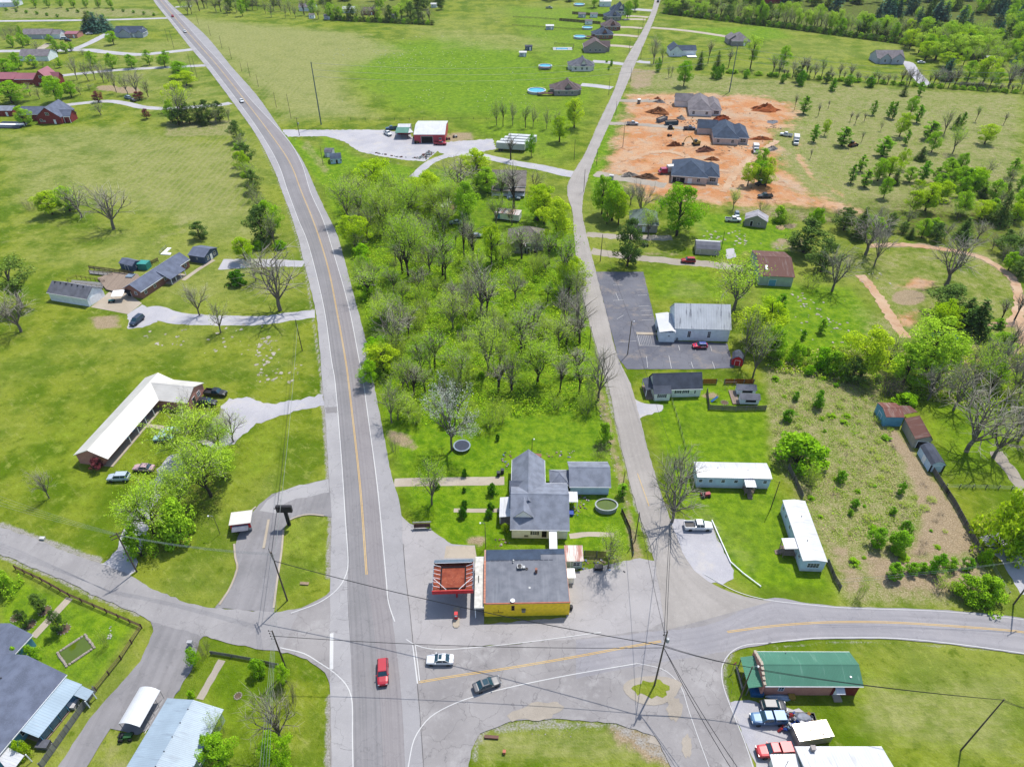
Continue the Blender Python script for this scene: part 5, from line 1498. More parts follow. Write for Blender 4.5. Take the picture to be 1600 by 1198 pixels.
 def win(self,face,u,z,w=0.9,h=1.2,wing=None,shutter=None,frame=None,cols=2,rows=2,pane=None,ext=0.0):
  T0=self._fr(face,wing)
  T=(lambda uu,o,zz:T0(uu,o+ext,zz))if ext else T0
  m=MB()
  f=0.07
  self._bar(m,T,u-w/2-f,u+w/2+f,0.004,0.06,z-f,z)
  self._bar(m,T,u-w/2-f,u+w/2+f,0.004,0.06,z+h,z+h+f)
  self._bar(m,T,u-w/2-f,u-w/2,0.004,0.06,z,z+h)
  self._bar(m,T,u+w/2,u+w/2+f,0.004,0.06,z,z+h)
  for i in range(1,cols):
   uu=u-w/2+w*i/cols
   self._bar(m,T,uu-.02,uu+.02,0.03,0.05,z,z+h)
  for i in range(1,rows):
   zz=z+h*i/rows
   self._bar(m,T,u-w/2,u+w/2,0.03,0.052,zz-.02,zz+.02)
  fr=self.part('window',m,frame or TRIM)
  p=MB()
  self._bar(p,T,u-w/2,u+w/2,0.006,0.025,z,z+h)
  self.part('pane',p,pane or GLASS,fr)
  if shutter:
   s=MB()
   self._bar(s,T,u-w/2-f-0.33,u-w/2-f-0.01,0.004,0.05,z-f,z+h+f)
   self._bar(s,T,u+w/2+f+0.01,u+w/2+f+0.33,0.004,0.05,z-f,z+h+f)
   self.part('shutters',s,shutter,fr)
  return fr
 def door(self,face,u,z,w=0.95,h=2.05,mat=None,wing=None,frame=None,name='door',ext=0.0,panels=0):
  T0=self._fr(face,wing)
  T=(lambda uu,o,zz:T0(uu,o+ext,zz))if ext else T0
  m=MB()
  self._bar(m,T,u-w/2,u+w/2,0.004,0.045,z,z+h)
  for i in range(1,panels):
   zz=z+h*i/panels
   self._bar(m,T,u-w/2+.05,u+w/2-.05,0.046,0.06,zz-.02,zz+.02)
  d=self.part(name,m,mat or TRIM)
  g=MB()
  self._bar(g,T,u-w/2-.09,u-w/2-.004,0.004,0.06,z,z+h+.09)
  self._bar(g,T,u+w/2+.004,u+w/2+.09,0.004,0.06,z,z+h+.09)
  self._bar(g,T,u-w/2-.004,u+w/2+.004,0.004,0.06,z+h+.004,z+h+.09)
  self.part('door_frame',g,frame or TRIM,d)
  k=MB()
  self._bar(k,T,u+w/2-.14,u+w/2-.06,0.062,0.1,z+h*0.47,z+h*0.47+.06)
  self.part('handle',k,GALV,d)
  return d
 def post(self,x,y,z0,z1,mat=None,r=0.07):
  return self.part('post',MB().box(x-r,x+r,y-r,y+r,z0,z1),mat or TRIM)
 def vent(self,x,y,z,r=0.08,h=0.4,mat=None,name='roof_vent'):
  return self.part(name,MB().lathe([(r,-0.3),(r,h),(r*1.5,h),(r*1.5,h+0.06),(r*.3,h+0.1)],8,(x,y,z)),mat or GALV)
 def chimney(self,x,y,z0,z1,w=0.6,mat=None):
  m=MB().box(x-w/2,x+w/2,y-w/2,y+w/2,z0,z1).box(x-w/2-.06,x+w/2+.06,y-w/2-.06,y+w/2+.06,z1+.001,z1+.12)
  return self.part('chimney',m,mat or B_BROWN)
 def porch(self,x0,x1,y0,y1,zf,roof_z=None,roof=None,steps='F',mat=None,rail=True,slope=0.25,sx=0.5):
  mat=mat or WOOD
  m=MB().box(x0,x1,y0,y1,zf-0.12,zf)
  for x in(x0+.08,x1-.08):
   for y in(y0+.08,y1-.08):
    m.box(x-.06,x+.06,y-.06,y+.06,0,zf-.121)
  self.part('deck',m,mat)
  if rail:
   r=MB()
   for(a,b)in(((x0,y0),(x0,y1)),((x1,y0),(x1,y1)),((x0,y0),(x1,y0))):
    r.tube([(a[0],a[1],zf+.9),(b[0],b[1],zf+.9)],.04,4)
    r.tube([(a[0],a[1],zf+.45),(b[0],b[1],zf+.45)],.03,4)
    n=4
    for i in range(n+1):
     p=(a[0]+(b[0]-a[0])*i/n,a[1]+(b[1]-a[1])*i/n)
     r.tube([(p[0],p[1],zf),(p[0],p[1],zf+.9)],.03,4)
   self.part('railing',r,mat)
  if roof_z:
   o=.15
   lo=roof_z-slope
   rm_=MB().slab([(x0-o,y0-o,lo),(x1+o,y0-o,lo),(x1+o,y1,roof_z),(x0-o,y1,roof_z)],.08)
   self.part('porch_roof',rm_,roof or MW)
   for x in(x0,x1):
    self.post(x,y0+.05,zf,lo-.1,mat,.05)
  if steps:
   s=MB()
   n=max(2,int(zf/.2))
   xm=x0+(x1-x0)*sx
   for i in range(n):
    z=zf*(1-(i+1)/(n+1))
    s.box(xm-.5,xm+.5,y0-.28*(i+1),y0-.28*i-.002,0.0,z)
   self.part('steps',s,mat)
 def box(self,name,x0,x1,y0,y1,z0,z1,mat,parent=None):
  return self.part(name,MB().box(x0,x1,y0,y1,z0,z1),mat,parent)
  # --------- BUILDINGS, near ones first
SHUT=plain('black_shutter',srgb(34,36,42),0.6)
# --- yellow store at the junction
b=Bld('yellow_store','flat grey-roofed store with bright yellow side wall at the junction','store',(756,943),(891,940.5),(752.5,858),z=4.0)
H=4.0
b.part('wall',MB().box(b.x0+.02,b.x1-.02,b.y0+.02,b.y1-.02,0,H-.3),YELLOW_WALL)
bit=NT('bitumen_roof');nz=bit.noise(0.5,5,bit.obj());nf=bit.noise(4,3,bit.obj())
bcol=bit.mix(bit.ramp(nz,.3,.7),srgb(98,104,118),srgb(124,128,140))
bcol=bit.mix(bit.math('MULTIPLY',bit.ramp(bit.noise(1.0,4,bit.scaled(bit.obj(),(1.4,.08,1))),.52,.7),.3),bcol,srgb(150,156,166))
BITUMEN=bit.bsdf(bcol,.6,0,.35,bump=nf,bdist=.03)
rf=b.part('roof',MB().box(b.x0+.3,b.x1-.12,b.y0+.14,b.y1-.1,H-.29,H-.1),BITUMEN)
b.part('roof_felt',MB().box(b.x0+.32,b.x1-4.8,b.y1-2.6,b.y1-.12,H-.099,H-.04).box(b.x1-4.78,b.x1-.15,b.y1-1.4,b.y1-.12,H-.099,H-.05),SH_NAVY,rf)
seam=MB()
for i in range(14):
 seam.box(b.x0+.3+i*.93,b.x0+.3+i*.93+.75,b.y1-2.78,b.y1-2.62,H-.099,H-.06)
b.part('roof_seam',seam,SH_DARK,rf)
tile=MB()
for i in range(26):
 y=b.y0+.1+(b.W-2.8)*i/26
 tile.box(b.x0-.06,b.x0+.29,y,y+(b.W-2.8)/26-.04,H-.05,H+.06+.02*(i%2))
b.part('coping',tile,plain('terracotta_coping',srgb(226,150,118),.7))
b.part('parapet',MB().box(b.x0,b.x0+.26,b.y0+.15,b.y1-.05,H-.28,H-.052).box(b.x0+.27,b.x1,b.y0,b.y0+.12,H-.28,H-.06).box(b.x1-.1,b.x1,b.y0+.13,b.y1,H-.28,H-.07),plain('salmon_parapet',srgb(226,176,160),.8))
b.part('fascia',MB().box(b.x0+.3,b.x1+.03,b.y0-.05,b.y0+.13,H-.055,H+.02),plain('orange_edge',srgb(214,120,84),.7))
b.part('awning',MB().box(b.x0-1.75,b.x0-.05,b.y0-.4,b.y1-1.2,3.0,3.35),plain('white_awning',srgb(238,236,228),.6))
b.part('awning_vent',MB().box(b.x0-1.15,b.x0-1.0,b.y0+5.0,b.y0+6.6,3.351,3.37),DARKVOID)
for y in(b.y0-.2,b.y0+5,b.y1-1.5):
 b.post(b.x0-1.6,y,0,2.98)
hv=b.part('air_conditioner',MB().box(-1.6,-.6,1.2,2.1,H-.1,H+.5).box(-.5,-.1,1.3,1.9,H-.1,H+.35),GALV)
b.part('fan_grille',MB().lathe([(.4,0),(.4,.06),(.1,.08)],14,(-1.1,1.65,H+.5)),STEEL_D,hv)
b.part('chimney',MB().box(1.75,2.2,.4,.9,H-.1,H+.9),B_BROWN)
b.vent(-2.3,3.3,H-.1,.12,.3);b.vent(-2.35,2.9,H-.1,.1,.25)
b.part('roof_drain',MB().lathe([(.28,0),(.28,.14),(.14,.14),(.14,.05)],12,(.2,1.4,H-.1)),STEEL_D)
b.part('roof_drain',MB().lathe([(.22,0),(.22,.06),(.12,.06),(.12,.03)],12,(.6,-2.8,H-.1)),GALV)
b.part('satellite_dish',MB().lathe([(.05,.25),(.28,.3),(.42,.42),(.38,.43),(.2,.33)],14,(-2.6,b.y0+.4,H-.1)).tube([(-2.6,b.y0+.4,H-.1),(-2.6,b.y0+.4,H+.2)],.04,5),TRIM)
b.wing=(b.x0+.02,b.x1-.02,b.y0+.02,b.y1-.02)
b.win('F',-2.55,1.9,.45,1.3,pane=DARKVOID,frame=B_BROWN,cols=1)
b.part('wall_cooler',MB().box(-.95,-.3,b.y0-.45,b.y0+.01,1.7,2.3).box(-1.0,-.25,b.y0-.5,b.y0+.01,2.302,2.36),GALV)
lamp=MB().tube([(-5.2,b.y0-.1,2.2),(-5.2,b.y0-.7,2.3)],.04,5).box(-6.2,-4.3,b.y0-.75,b.y0-.65,2.25,2.3)
b.part('lamp_bracket',lamp,STEEL_D)
b.door('L',-1.0,0,1.0,2.1,mat=GLASS);b.win('L',2.6,.8,2.6,1.5,cols=3,rows=1);b.win('L',-4.2,.8,2.6,1.5,cols=3,rows=1)
b.part('side_shed',MB().box(b.x1+.05,b.x1+1.5,b.y1-5.4,b.y1-3.6,0,2.0).box(b.x1,b.x1+1.7,b.y1-5.6,b.y1-3.4,2.01,2.1),TRIM)
b.part('gas_tank',MB().lathe([(.05,0),(.35,.1),(.4,.6),(.35,1.1),(.05,1.2)],10,(b.x1+.4,b.y0+1.2,0)),SHUT)
b=Bld('lean_to','small lean-to with red and white striped rusty roof behind the store','shed',(883,876),(912,876),(880.5,853),z=2.6)
b.flat(2.5,MRUSTW,slope=.4)
b.part('wall',MB().box(b.x0+.2,b.x1-.2,b.y0+.2,b.y1-.2,0,2.34),S_GREENW)
b.wing=(b.x0+.2,b.x1-.2,b.y0+.2,b.y1-.2)
b.win('F',.5,.9,1.3,1.0);b.door('F',-1.2,0,mat=S_GREENW)
# --- fuel canopy
b=Bld('fuel_canopy','rusty red filling-station canopy with open top beside the yellow store','canopy',(674.7,924),(739.4,922),(675.6,871),z=5.3)
H0,H1=4.6,5.5
b.part('fascia',MB().box(b.x0,b.x1,b.y0-.04,b.y0+.06,H0-.1,H1-.02),PURE_RED)
MANS=ribbed('mansard_blue_grey',srgb(120,138,160),pitch=1.2)
b.part('mansard',MB().slab([(b.x0+.05,b.y1,H0),(b.x1-.05,b.y1,H0),(b.x1-.05,b.y1-1.3,H1),(b.x0+.05,b.y1-1.3,H1)],.08),MANS)
rust=NT('rusty_deck');nz=rust.noise(1.2,5,rust.obj());nv=rust.t.nodes.new('ShaderNodeTexVoronoi');nv.inputs['Scale'].default_value=3.4;rust.set(nv.inputs['Vector'],rust.obj())
rc=rust.mix(rust.ramp(nz,.3,.7),srgb(140,62,42),srgb(176,92,64))
rc=rust.mix(rust.ramp(nv.outputs[0],.13,.09),rc,srgb(224,190,170))
RDECK=rust.bsdf(rc,.8,0,.2)
b.part('deck',MB().box(b.x0+.1,b.x1-.1,b.y0+.1,b.y1-.3,H0-.1,H0+.05),RDECK)
fr=MB()
xi,yi,yj=1.5,1.0,1.9
for p,q in(((b.x0+xi,b.y0+yi),(b.x1-xi,b.y0+yi)),((b.x0+xi,b.y1-yj),(b.x1-xi,b.y1-yj)),((b.x0+xi,b.y0+yi),(b.x0+xi,b.y1-yj)),((b.x1-xi,b.y0+yi),(b.x1-xi,b.y1-yj))):
 fr.tube([(p[0],p[1],H0+.2),(q[0],q[1],H0+.2)],.12,4)
b.part('beam',fr,STEEL_D)
st=MB()
for i in range(6):
 y=b.y0+1.2+i*(b.W-3.0)/5
 st.tube([(b.x0+.05,y,H1-.05),(b.x0+xi-.15,y,H0+.25)],.05,4)
 st.tube([(b.x1-.05,y,H1-.05),(b.x1-xi+.15,y,H0+.25)],.05,4)
st.tube([(b.x0+.1,b.y0+2.8,H1),(b.x0+2.6,b.y0+.2,H1)],.05,4).tube([(b.x1-.1,b.y0+2.8,H1),(b.x1-2.6,b.y0+.2,H1)],.05,4)
st.tube([(b.x0+.3,b.y1-1.45,H1),(b.x1-.3,b.y1-1.45,H1)],.05,4)
b.part('strut',st,TRIM)
sd=MB()
for x in(b.x0,b.x1-.1):
 for i in range(6):
  y=b.y0+.3+i*(b.W-1.6)/6
  sd.box(x,x+.1,y,y+(b.W-1.6)/6-.25,H0,H1-.25)
b.part('side_panel',sd,MANS)
b.part('column',MB().box(.35,.65,-1.5,-1.2,0,H0-.102).box(.35,.65,2.6,2.9,0,H0-.102),PURE_RED)
isl=thing('fuel_pump','slim red fuel pump on a kerbed island under the rusty canopy','fuel pump',tuple(b.wpt(.5,b.y0-2.2,0)),b.rz)
MB().prism([(-.6,-1.6),(-.3,-2.0),(.3,-2.0),(.6,-1.6),(.6,2.2),(-.6,2.2)],.08,.26).build('island',M_CONC,isl)
MB().box(-.3,.3,-.35,.35,.262,1.7).build('cabinet',PURE_RED,isl)
MB().box(-.24,.24,-.37,-.352,1.1,1.55).build('dial',TRIM,isl)
# --- grey-roofed farmhouse
b=Bld('farmhouse','white farmhouse with large many-gabled grey roof behind the store','house',(796.8,827),(890,828.5),(799.5,718),z=3.0)
he=3.0
_,yb=b.loc(889.2,755,he)
hrB=6.6
b.gable(he,hrB,S_WHITE,SH_GREY,(b.x0,b.x1,b.y0,yb))
wB=b.wing
xa,_=b.loc(851,719,he)
b.gable(he,6.3,S_WHITE,SH_GREY,(b.x0+.02,xa,b.y0+5.0,b.y1),axis='y')
wA=b.wing
b.gable(he,5.2,S_WHITE,SH_GREY,(b.x0-.35,b.x0+4.0,yb-3.6,yb+.5),axis='x',cap=True)
b.gable(he,4.9,S_WHITE,SH_GREY,(b.x0-.3,b.x0+3.4,yb-7.4,yb-4.0),axis='x')
gx0,gy0=b.loc(802,806,4.5);gx1,_=b.loc(834,803,4.5)
b.part('dormer',MB().slab([(gx0,gy0-.2,4.35),(gx0,gy0+4.5,4.35),((gx0+gx1)/2,gy0+4.5,6.35),((gx0+gx1)/2,gy0-.2,6.35)],.1).slab([(gx1,gy0-.2,4.35),(gx1,gy0+4.5,4.35),((gx0+gx1)/2,gy0+4.5,6.35),((gx0+gx1)/2,gy0-.2,6.35)],.1),SH_GREY)
b.part('dormer_gable',MB().prism([(gx0+.3,gy0),(gx1-.3,gy0),(gx1-.3,gy0+.1),(gx0+.3,gy0+.1)],4.0,4.4).add([(gx0+.3,gy0,4.4),(gx1-.3,gy0,4.4),((gx0+gx1)/2,gy0,6.1),(gx0+.3,gy0+.1,4.4),(gx1-.3,gy0+.1,4.4),((gx0+gx1)/2,gy0+.1,6.1)],[(0,1,2),(5,4,3),(0,3,4,1),(1,4,5,2),(2,5,3,0)]),S_WHITE)
b.wing=wB
b.win('F',-1.0,1.2,.9,.9,shutter=SHUT);b.win('F',-2.7,.5,.7,.4,cols=1,rows=1,frame=GALV,pane=GALV)
b.door('F',.95,.4,1.0,2.1,mat=DARKVOID)
b.win('R',-4,1.0);b.win('R',0,1.0);b.win('L',-4.5,1.0);b.win('L',-1.5,1.0)
b.vent(-1.6,b.y0+2.2,3.9,.1,.25,SHUT)
x0,y0=b.loc(858.5,856.5,2.6);x1,_=b.loc(871,856.5,2.6)
b.part('walkway_roof',MB().slab([(x0,y0,2.35),(x1,y0,2.35),(x1,b.y0+.2,2.75),(x0,b.y0+.2,2.75)],.08),MWY)
for x in(x0+.1,x1-.1):
 b.post(x,y0+.1,0,2.25)
px0,py0=b.loc(780,806.5,2.7);px1,py1=b.loc(797,776,2.7)
b.part('porch_roof',MB().slab([(px0,py0,2.5),(b.x0+.2,py0,2.8),(b.x0+.2,py1,2.8),(px0,py1,2.5)],.08),MW)
b.part('porch_floor',MB().box(px0+.1,b.x0+.3,py0+.2,py1-.2,0,.3),WOOD)
for y in(py0+.2,(py0+py1)/2,py1-.2):
 b.post(px0+.15,y,.3,2.4)
sx0,sy0=b.loc(890,784,2.5);sx1,sy1=b.loc(902,768,2.5)
b.part('porch_roof',MB().box(b.x1-.3,sx1,sy0,sy1,2.45,2.53),MW)
for y in(sy0+.1,sy1-.1):
 b.post(sx1-.12,y,0,2.44)
b=Bld('garage','pale garage with grey shingle roof beside the farmhouse','garage',(889.5,760.5),(955,760.8),(885.5,721),z=2.7)
b.gable(2.7,4.9,S_BLUEW,SH_GREY)
b.door('R',0,0,3.4,2.2,mat=S_WHITE,panels=4,name='garage_door');b.door('L',-1,0)
cw,rr=b.hip(2.6,4.0,S_BLUEW,SH_GREY,(b.x0-4.2,b.x0+.2,b.y0+.6,b.y1-2.5))
# --- mobile homes
def mobile_home(label,a,b_,c,z,dark=False):
 b=Bld('mobile_home',label,'mobile home',a,b_,c,z)
 b.gable(z,z+.38,S_BLUEW,MW,oh=.16,zb=.72,trim=False,cap=False)
 w=b.wing
 b.part('skirting',MB().box(w[0]+.06,w[1]-.06,w[2]+.06,w[3]-.06,0,.719),siding('skirting_grey',srgb(190,200,206),.12)if 'skirting_grey' not in _mats else _mats['skirting_grey'])
 for i in range(2):
  b.vent(b.x0+b.L*(.3+.4*i),.2-.5*i,z+.32,.06,.2,STEEL_D)
 return b
b=mobile_home('long white mobile home lying crosswise in the lawn above the pickup',(1089.8,745.5),(1206.9,748),(1086,721),3.3)
for u in(-7.2,-5.0,-2.3,.5,6.8):
 b.win('F',u,1.75,.75,.8,cols=1)
b.door('F',3.0,.8,.9,2.0)
b.porch(2.2,4.2,b.y0-1.9,b.y0+.1,.8,3.0,MW,sx=.55)
b=mobile_home('white mobile home set lengthwise by the scrub field fence with end window',(1222.7,781),(1254.6,876),(1258,782),3.3)
b.win('R',0,1.3,2.2,1.2,cols=4,rows=2);
for u in(-6.5,-4.4,-1.5):
 b.win('F',u,1.7,.7,.9,cols=1)
b.door('F',3.1,.8,.9,2.0);b.win('F',5.8,1.7,.8,.9)
b.porch(2.2,4.6,b.y0-2.4,b.y0+.1,.8,3.1,MW,sx=.5)
# --- church
b=Bld('church','white church with streaked metal roof beside the parking lot','church',(1054.4,513.5),(1143,515.6),(1046.5,480),z=4.1)
b.gable(4.1,9.0,S_WHITE,MCHURCH,oh=.25,trim=False,cap=False)
b.win('F',-3.6,1.2,.8,2.0,cols=2,rows=3);b.win('F',2.0,1.2,.8,2.0,cols=2,rows=3)
b.win('R',0,1.4,.8,2.0);b.win('B',3,1.4,.8,2.0);b.win('B',-3,1.4,.8,2.0)
b.part('gas_meter',MB().box(-6.9,-6.6,b.y0-.1,b.y0+.24,0,.9),GALV)
ax0,ay0=b.loc(1031,519,3.5);ax1,ay1=b.loc(1026.5,490,3.5)
b.part('annex_wall',MB().box(ax0+.15,b.x0+.26,ay0+.2,ay1-.2,0,3.3),S_WHITE)
b.part('annex_roof',MB().slab([(ax0-.1,ay0,3.55),(b.x0-.9,ay0,4.1),(b.x0-.9,ay1,4.1),(ax0-.1,ay1,3.55)],.12).slab([(b.x0-.9,ay0,4.1),(b.x0+.24,ay0,3.7),(b.x0+.24,ay1,3.7),(b.x0-.9,ay1,4.1)],.12),MWY)
aw=(ax0+.15,b.x0,ay0+.2,ay1-.2)
b.win('F',(ax0+b.x0)/2+.6,2.0,.6,.3,wing=aw,cols=1,rows=1);b.door('L',(ay0+ay1)/2,.15,1.8,2.1,mat=GLASS,wing=aw)
b.part('ramp',MB().box(ax0-5.8,ax0+.1,(ay0+ay1)/2-1.3,(ay0+ay1)/2-.1,.1,.22),M_CONC)
b=Bld('red_barn_shed','little red barn-shaped shed by the church parking lot','shed',(1144,561.5),(1144.5,550),(1162,561.5),z=1.9)
def gambrel(b,he,hr,wall,roof,oh=.15,box=None):
 x0,x1,y0,y1=box or(b.x0,b.x1,b.y0,b.y1)
 W=y1-y0
 k=[(y0,he),(y0+W*.2,he+(hr-he)*.62),(y0+W/2,hr),(y1-W*.2,he+(hr-he)*.62),(y1,he)]
 prof=[(y0+.1,0),(y1-.1,0),(y1-.1,he),(k[3][0],k[3][1]-.08),(k[2][0],k[2][1]-.08),(k[1][0],k[1][1]-.08),(y0+.1,he)]
 n=len(prof)
 m=MB().add([(x0+oh,y,z)for y,z in prof]+[(x1-oh,y,z)for y,z in prof],[tuple(range(n)),tuple(range(2*n-1,n-1,-1))]+[(i,n+i,n+(i+1)%n,(i+1)%n)for i in range(n)])
 b.part('wall',m,wall)
 r=MB()
 for p,q in zip(k[:-1],k[1:]):
  r.slab([(x0,p[0],p[1]),(x1,p[0],p[1]),(x1,q[0],q[1]),(x0,q[0],q[1])],.07)
 b.part('roof',r,roof)
 b.wing=(x0+oh,x1-oh,y0+.1,y1-.1)
gambrel(b,1.9,3.1,PURE_RED,SH_DARK)
for f in 'LR':
 b.door(f,0,0,1.2,1.7,mat=PURE_RED,panels=2)
 # --- dark-roofed cottage and its yard
b=Bld('cottage','cream cottage with charcoal roof below the church parking lot','house',(1020.5,609.5),(1098.3,607.5),(1016.5,588),z=2.7)
b.gable(2.7,5.9,S_CREAM,SH_DARK,oh=.3)
w=b.wing
b.win('F',.2,1.3,.9,.8,shutter=SHUT);b.win('F',2.2,1.3,.9,.8,shutter=SHUT);b.win('F',4.6,1.1,.4,.9,cols=1)
b.part('front_wing',MB().box(b.x0+.35,b.x0+4.3,b.y0-1.0,b.y0+.29,0,2.45),S_CREAM)
b.part('front_roof',MB().slab([(b.x0,b.y0-1.3,2.45),(b.x0+4.6,b.y0-1.3,2.45),(b.x0+4.6,b.y0+1.0,3.68),(b.x0,b.y0+1.0,3.68)],.1),SH_DARK)
b.win('F',b.x0+2.2,1.1,1.5,.9,wing=(0,0,b.y0-1.0,0),shutter=SHUT,cols=3)
b.part('porch_floor',MB().box(b.x0-1.6,b.x0+.29,b.y0-.5,b.y1-.6,0,.35),WOOD)
b.part('porch_roof',MB().slab([(b.x0-1.7,b.y0+.4,2.4),(b.x0+.32,b.y0+.4,2.9),(b.x0+.32,b.y1-.4,2.9),(b.x0-1.7,b.y1-.4,2.4)],.08),SH_DARK)
for y in(b.y0+.5,b.y1-.6):
 b.post(b.x0-1.55,y,.35,2.3)
b.win('L',.5,1.0,wing=w);b.door('L',-1,.35,wing=w)
# --- green-roofed brick shop, lower right
b=Bld('brick_shop','long brick shop under a green metal roof in the lower right lawn','shop',(1196,1071.5),(1349.5,1072),(1184.5,1017.5),z=3.4)
b.gable(3.4,4.75,B_PINK,MGREEN,oh=.3)
w=b.wing
b.part('painted_wall',MB().box(w[1]-4.3,w[1]+.01,w[2]-.012,w[2]-.003,0,3.2),plain('dark_red_paint',srgb(140,32,44),.7))
par=MB()
n=9
for i in range(n):
 y=b.y0+b.W*i/n
 zc=3.6+1.5*(1-abs((i+.5)/n-.5)*2)
 par.box(b.x0-.3,b.x0+.02,y,y+b.W/n-.002,0,zc)
b.part('parapet',par,B_PINK)
cop=MB()
for i in range(n):
 y=b.y0+b.W*i/n
 zc=3.6+1.5*(1-abs((i+.5)/n-.5)*2)
 cop.box(b.x0-.36,b.x0+.08,y-.02,y+b.W/n-.03,zc+.002,zc+.12)
b.part('coping',cop,M_CONC)
b.win('F',b.x0+3.0,1.5,.8,1.1);b.door('F',w[1]-3.2,0,1.0,2.0,ext=.01)
b.part('door_awning',MB().slab([(w[1]-4.0,w[2]-1.0,2.1),(w[1]-2.5,w[2]-1.0,2.1),(w[1]-2.5,w[2]-.02,2.6),(w[1]-4.0,w[2]-.02,2.6)],.05),MW)
b.part('steps',MB().box(w[1]-3.9,w[1]-2.6,w[2]-1.2,w[2]-.02,0,.3),M_CONC)
b.vent(b.x1-1.8,b.y0+1.3,3.7,.12,.3,TRIM);b.vent(b.x0+5,b.y1-.4,3.4,.06,.4)
lx,ly=b.loc(1169.8,1072,2.8);lx2,ly2=b.loc(1158.4,1022.8,2.8)
b.part('lean_to_roof',MB().slab([(lx,b.y0+.1,2.6),(b.x0-.31,b.y0+.1,3.2),(b.x0-.31,b.y1-.6,3.2),(lx,b.y1-.6,2.6)],.1),MGREEN_D)
for y in(b.y0+.3,0,b.y1-.8):
 b.post(lx+.15,y,0,2.5,GALV)
b.part('bench',MB().box(lx-.5,lx-.1,-2,2,.4,.47).box(lx-.5,lx-.42,-2,2,.47,.9).box(lx-.45,lx-.15,-1.9,-1.8,0,.4).box(lx-.45,lx-.15,1.8,1.9,0,.4),WOOD_GREY)
# --- white-roofed house on the bottom edge
b=Bld('white_roofed_house','low house with white metal roof on the bottom edge by the red pickup','house',(1268,1250),(1412,1250),(1263,1166),z=3.0)
b.gable(3.0,4.2,S_CREAM,MW,axis='x')
b.chimney(b.x0+2.4,b.y1-.6,2.5,4.0,.6,B_GREY);b.win('B',0,1.0);b.door('B',3,0)
b.part('side_roof',MB().slab([(b.x0-4.0,b.y0,2.5),(b.x0-.05,b.y0,2.7),(b.x0-.05,b.y1-.9,2.7),(b.x0-4.0,b.y1-.9,2.5)],.1),MW)
b.part('side_wall',MB().box(b.x0-3.7,b.x0+.2,b.y0+.4,b.y1-1.2,0,2.38),S_CREAM)
b.part('flue',MB().tube([(b.x0-2.0,b.y1-2.5,2.5),(b.x0-2.0,b.y1-2.5,4.2)],.05,6),GALV)
# --- garden house, lower left
b=Bld('garden_house','large slate-roofed house filling the lower left corner','house',(104.3,1053.4),(-30,1212),(20,1000),z=3.0)
b.gable(3.0,5.6,S_AQUA,SH_BLUEG,oh=.4)
b.win('F',b.x1-9,1.0,1.4,1.2);b.win('F',b.x1-12.5,1.0,1.0,1.2)
cb_=b.loc(51.3,991,3.0);cy=cb_[1]
ex0,ex1=(cb_[0],b.x0+1.5)if cb_[0]<b.x0 else(b.x1-1.5,cb_[0])
b.gable(3.0,4.7,S_AQUA,SH_BLUEG,(ex0,ex1,cy,cy+8.0),axis='x')
cx=0
b.win('B',cx,1.0,1.2,1.2)
cx,cy=b.loc(84,1044,3.0)
b.vent(1.0,2.0,5.0,.09,.25,SHUT);b.vent(4.0,1.0,5.1,.09,.25,SHUT)
q=[b.loc(*p,2.5)for p in((102.3,1059.5),(126.2,1069.3),(59.6,1150.7),(30.8,1140.8))]
yo=min(q[1][1],q[2][1])
b.part('porch_roof',MB().slab([(q[0][0],yo,2.3),(q[3][0],yo,2.3),(q[3][0],b.y0+.3,2.75),(q[0][0],b.y0+.3,2.75)],.08),MPORCH)
for i in range(6):
 x=q[0][0]+(q[3][0]-q[0][0])*(i+.1)/5.3
 b.post(x,yo+.2,0,2.25,_mats['siding_aqua'],.06)
sc=MB()
for i in range(5):
 x=q[0][0]+(q[3][0]-q[0][0])*(i+.15)/5.3
 sc.box(min(x,x+(q[3][0]-q[0][0])*.16),max(x,x+(q[3][0]-q[0][0])*.16),yo+.22,yo+.26,.5,2.1)
b.part('porch_screen',sc,glass_mat('screen_blue',srgb(96,140,176)))
b.part('porch_floor',MB().box(min(q[0][0],q[3][0]),max(q[0][0],q[3][0]),yo+.1,b.y0+.3,0,.2),WOOD)
q2=[b.loc(*p,2.3)for p in((127,1070),(146,1079),(135,1093.5),(115,1085))]
b.part('side_roof',MB().slabn([(p[0],p[1],2.2)for p in q2],.07),MBLUE)
for p in q2[1:3]:
 b.post(p[0]*.98,p[1]*.98,0,2.1)
q3=[b.loc(*p,2.5)for p in((-6,1182),(12,1166.6),(37.7,1179.5),(16,1208))]
b.part('side_roof',MB().slabn([(p[0],p[1],2.45)for p in q3],.07),MW)
b.post(q3[2][0]+.2,q3[2][1],0,2.35)
# --- carport and blue-roofed workshop
b=Bld('carport','open white arched carport beside the lower left driveway','carport',(184.6,1130),(218,1073),(217.4,1136.4),z=2.5)
m=MB();n=7
for i in range(n):
 f0,f1=i/n,(i+1)/n
 z=lambda f:2.4+.75*math.sin(math.pi*f)**.8
 y=lambda f:b.y0+b.W*f
 m.slab([(b.x0,y(f0),z(f0)),(b.x1,y(f0),z(f0)),(b.x1,y(f1),z(f1)),(b.x0,y(f1),z(f1))],.05)
b.part('roof',m,plain('white_sheet_metal',srgb(244,246,250),.4,var=.05))
fr=MB()
for i in range(5):
 x=b.x0+.1+(b.L-.2)*i/4
 for y in(b.y0+.06,b.y1-.06):
  fr.tube([(x,y,0),(x,y,2.4)],.04,5)
for y in(b.y0+.06,b.y1-.06):
 fr.tube([(b.x0+.1,y,.08),(b.x1-.1,y,.08)],.04,5);fr.tube([(b.x0+.1,y,2.35),(b.x1-.1,y,2.35)],.04,5)
b.part('frame',fr,GALV)
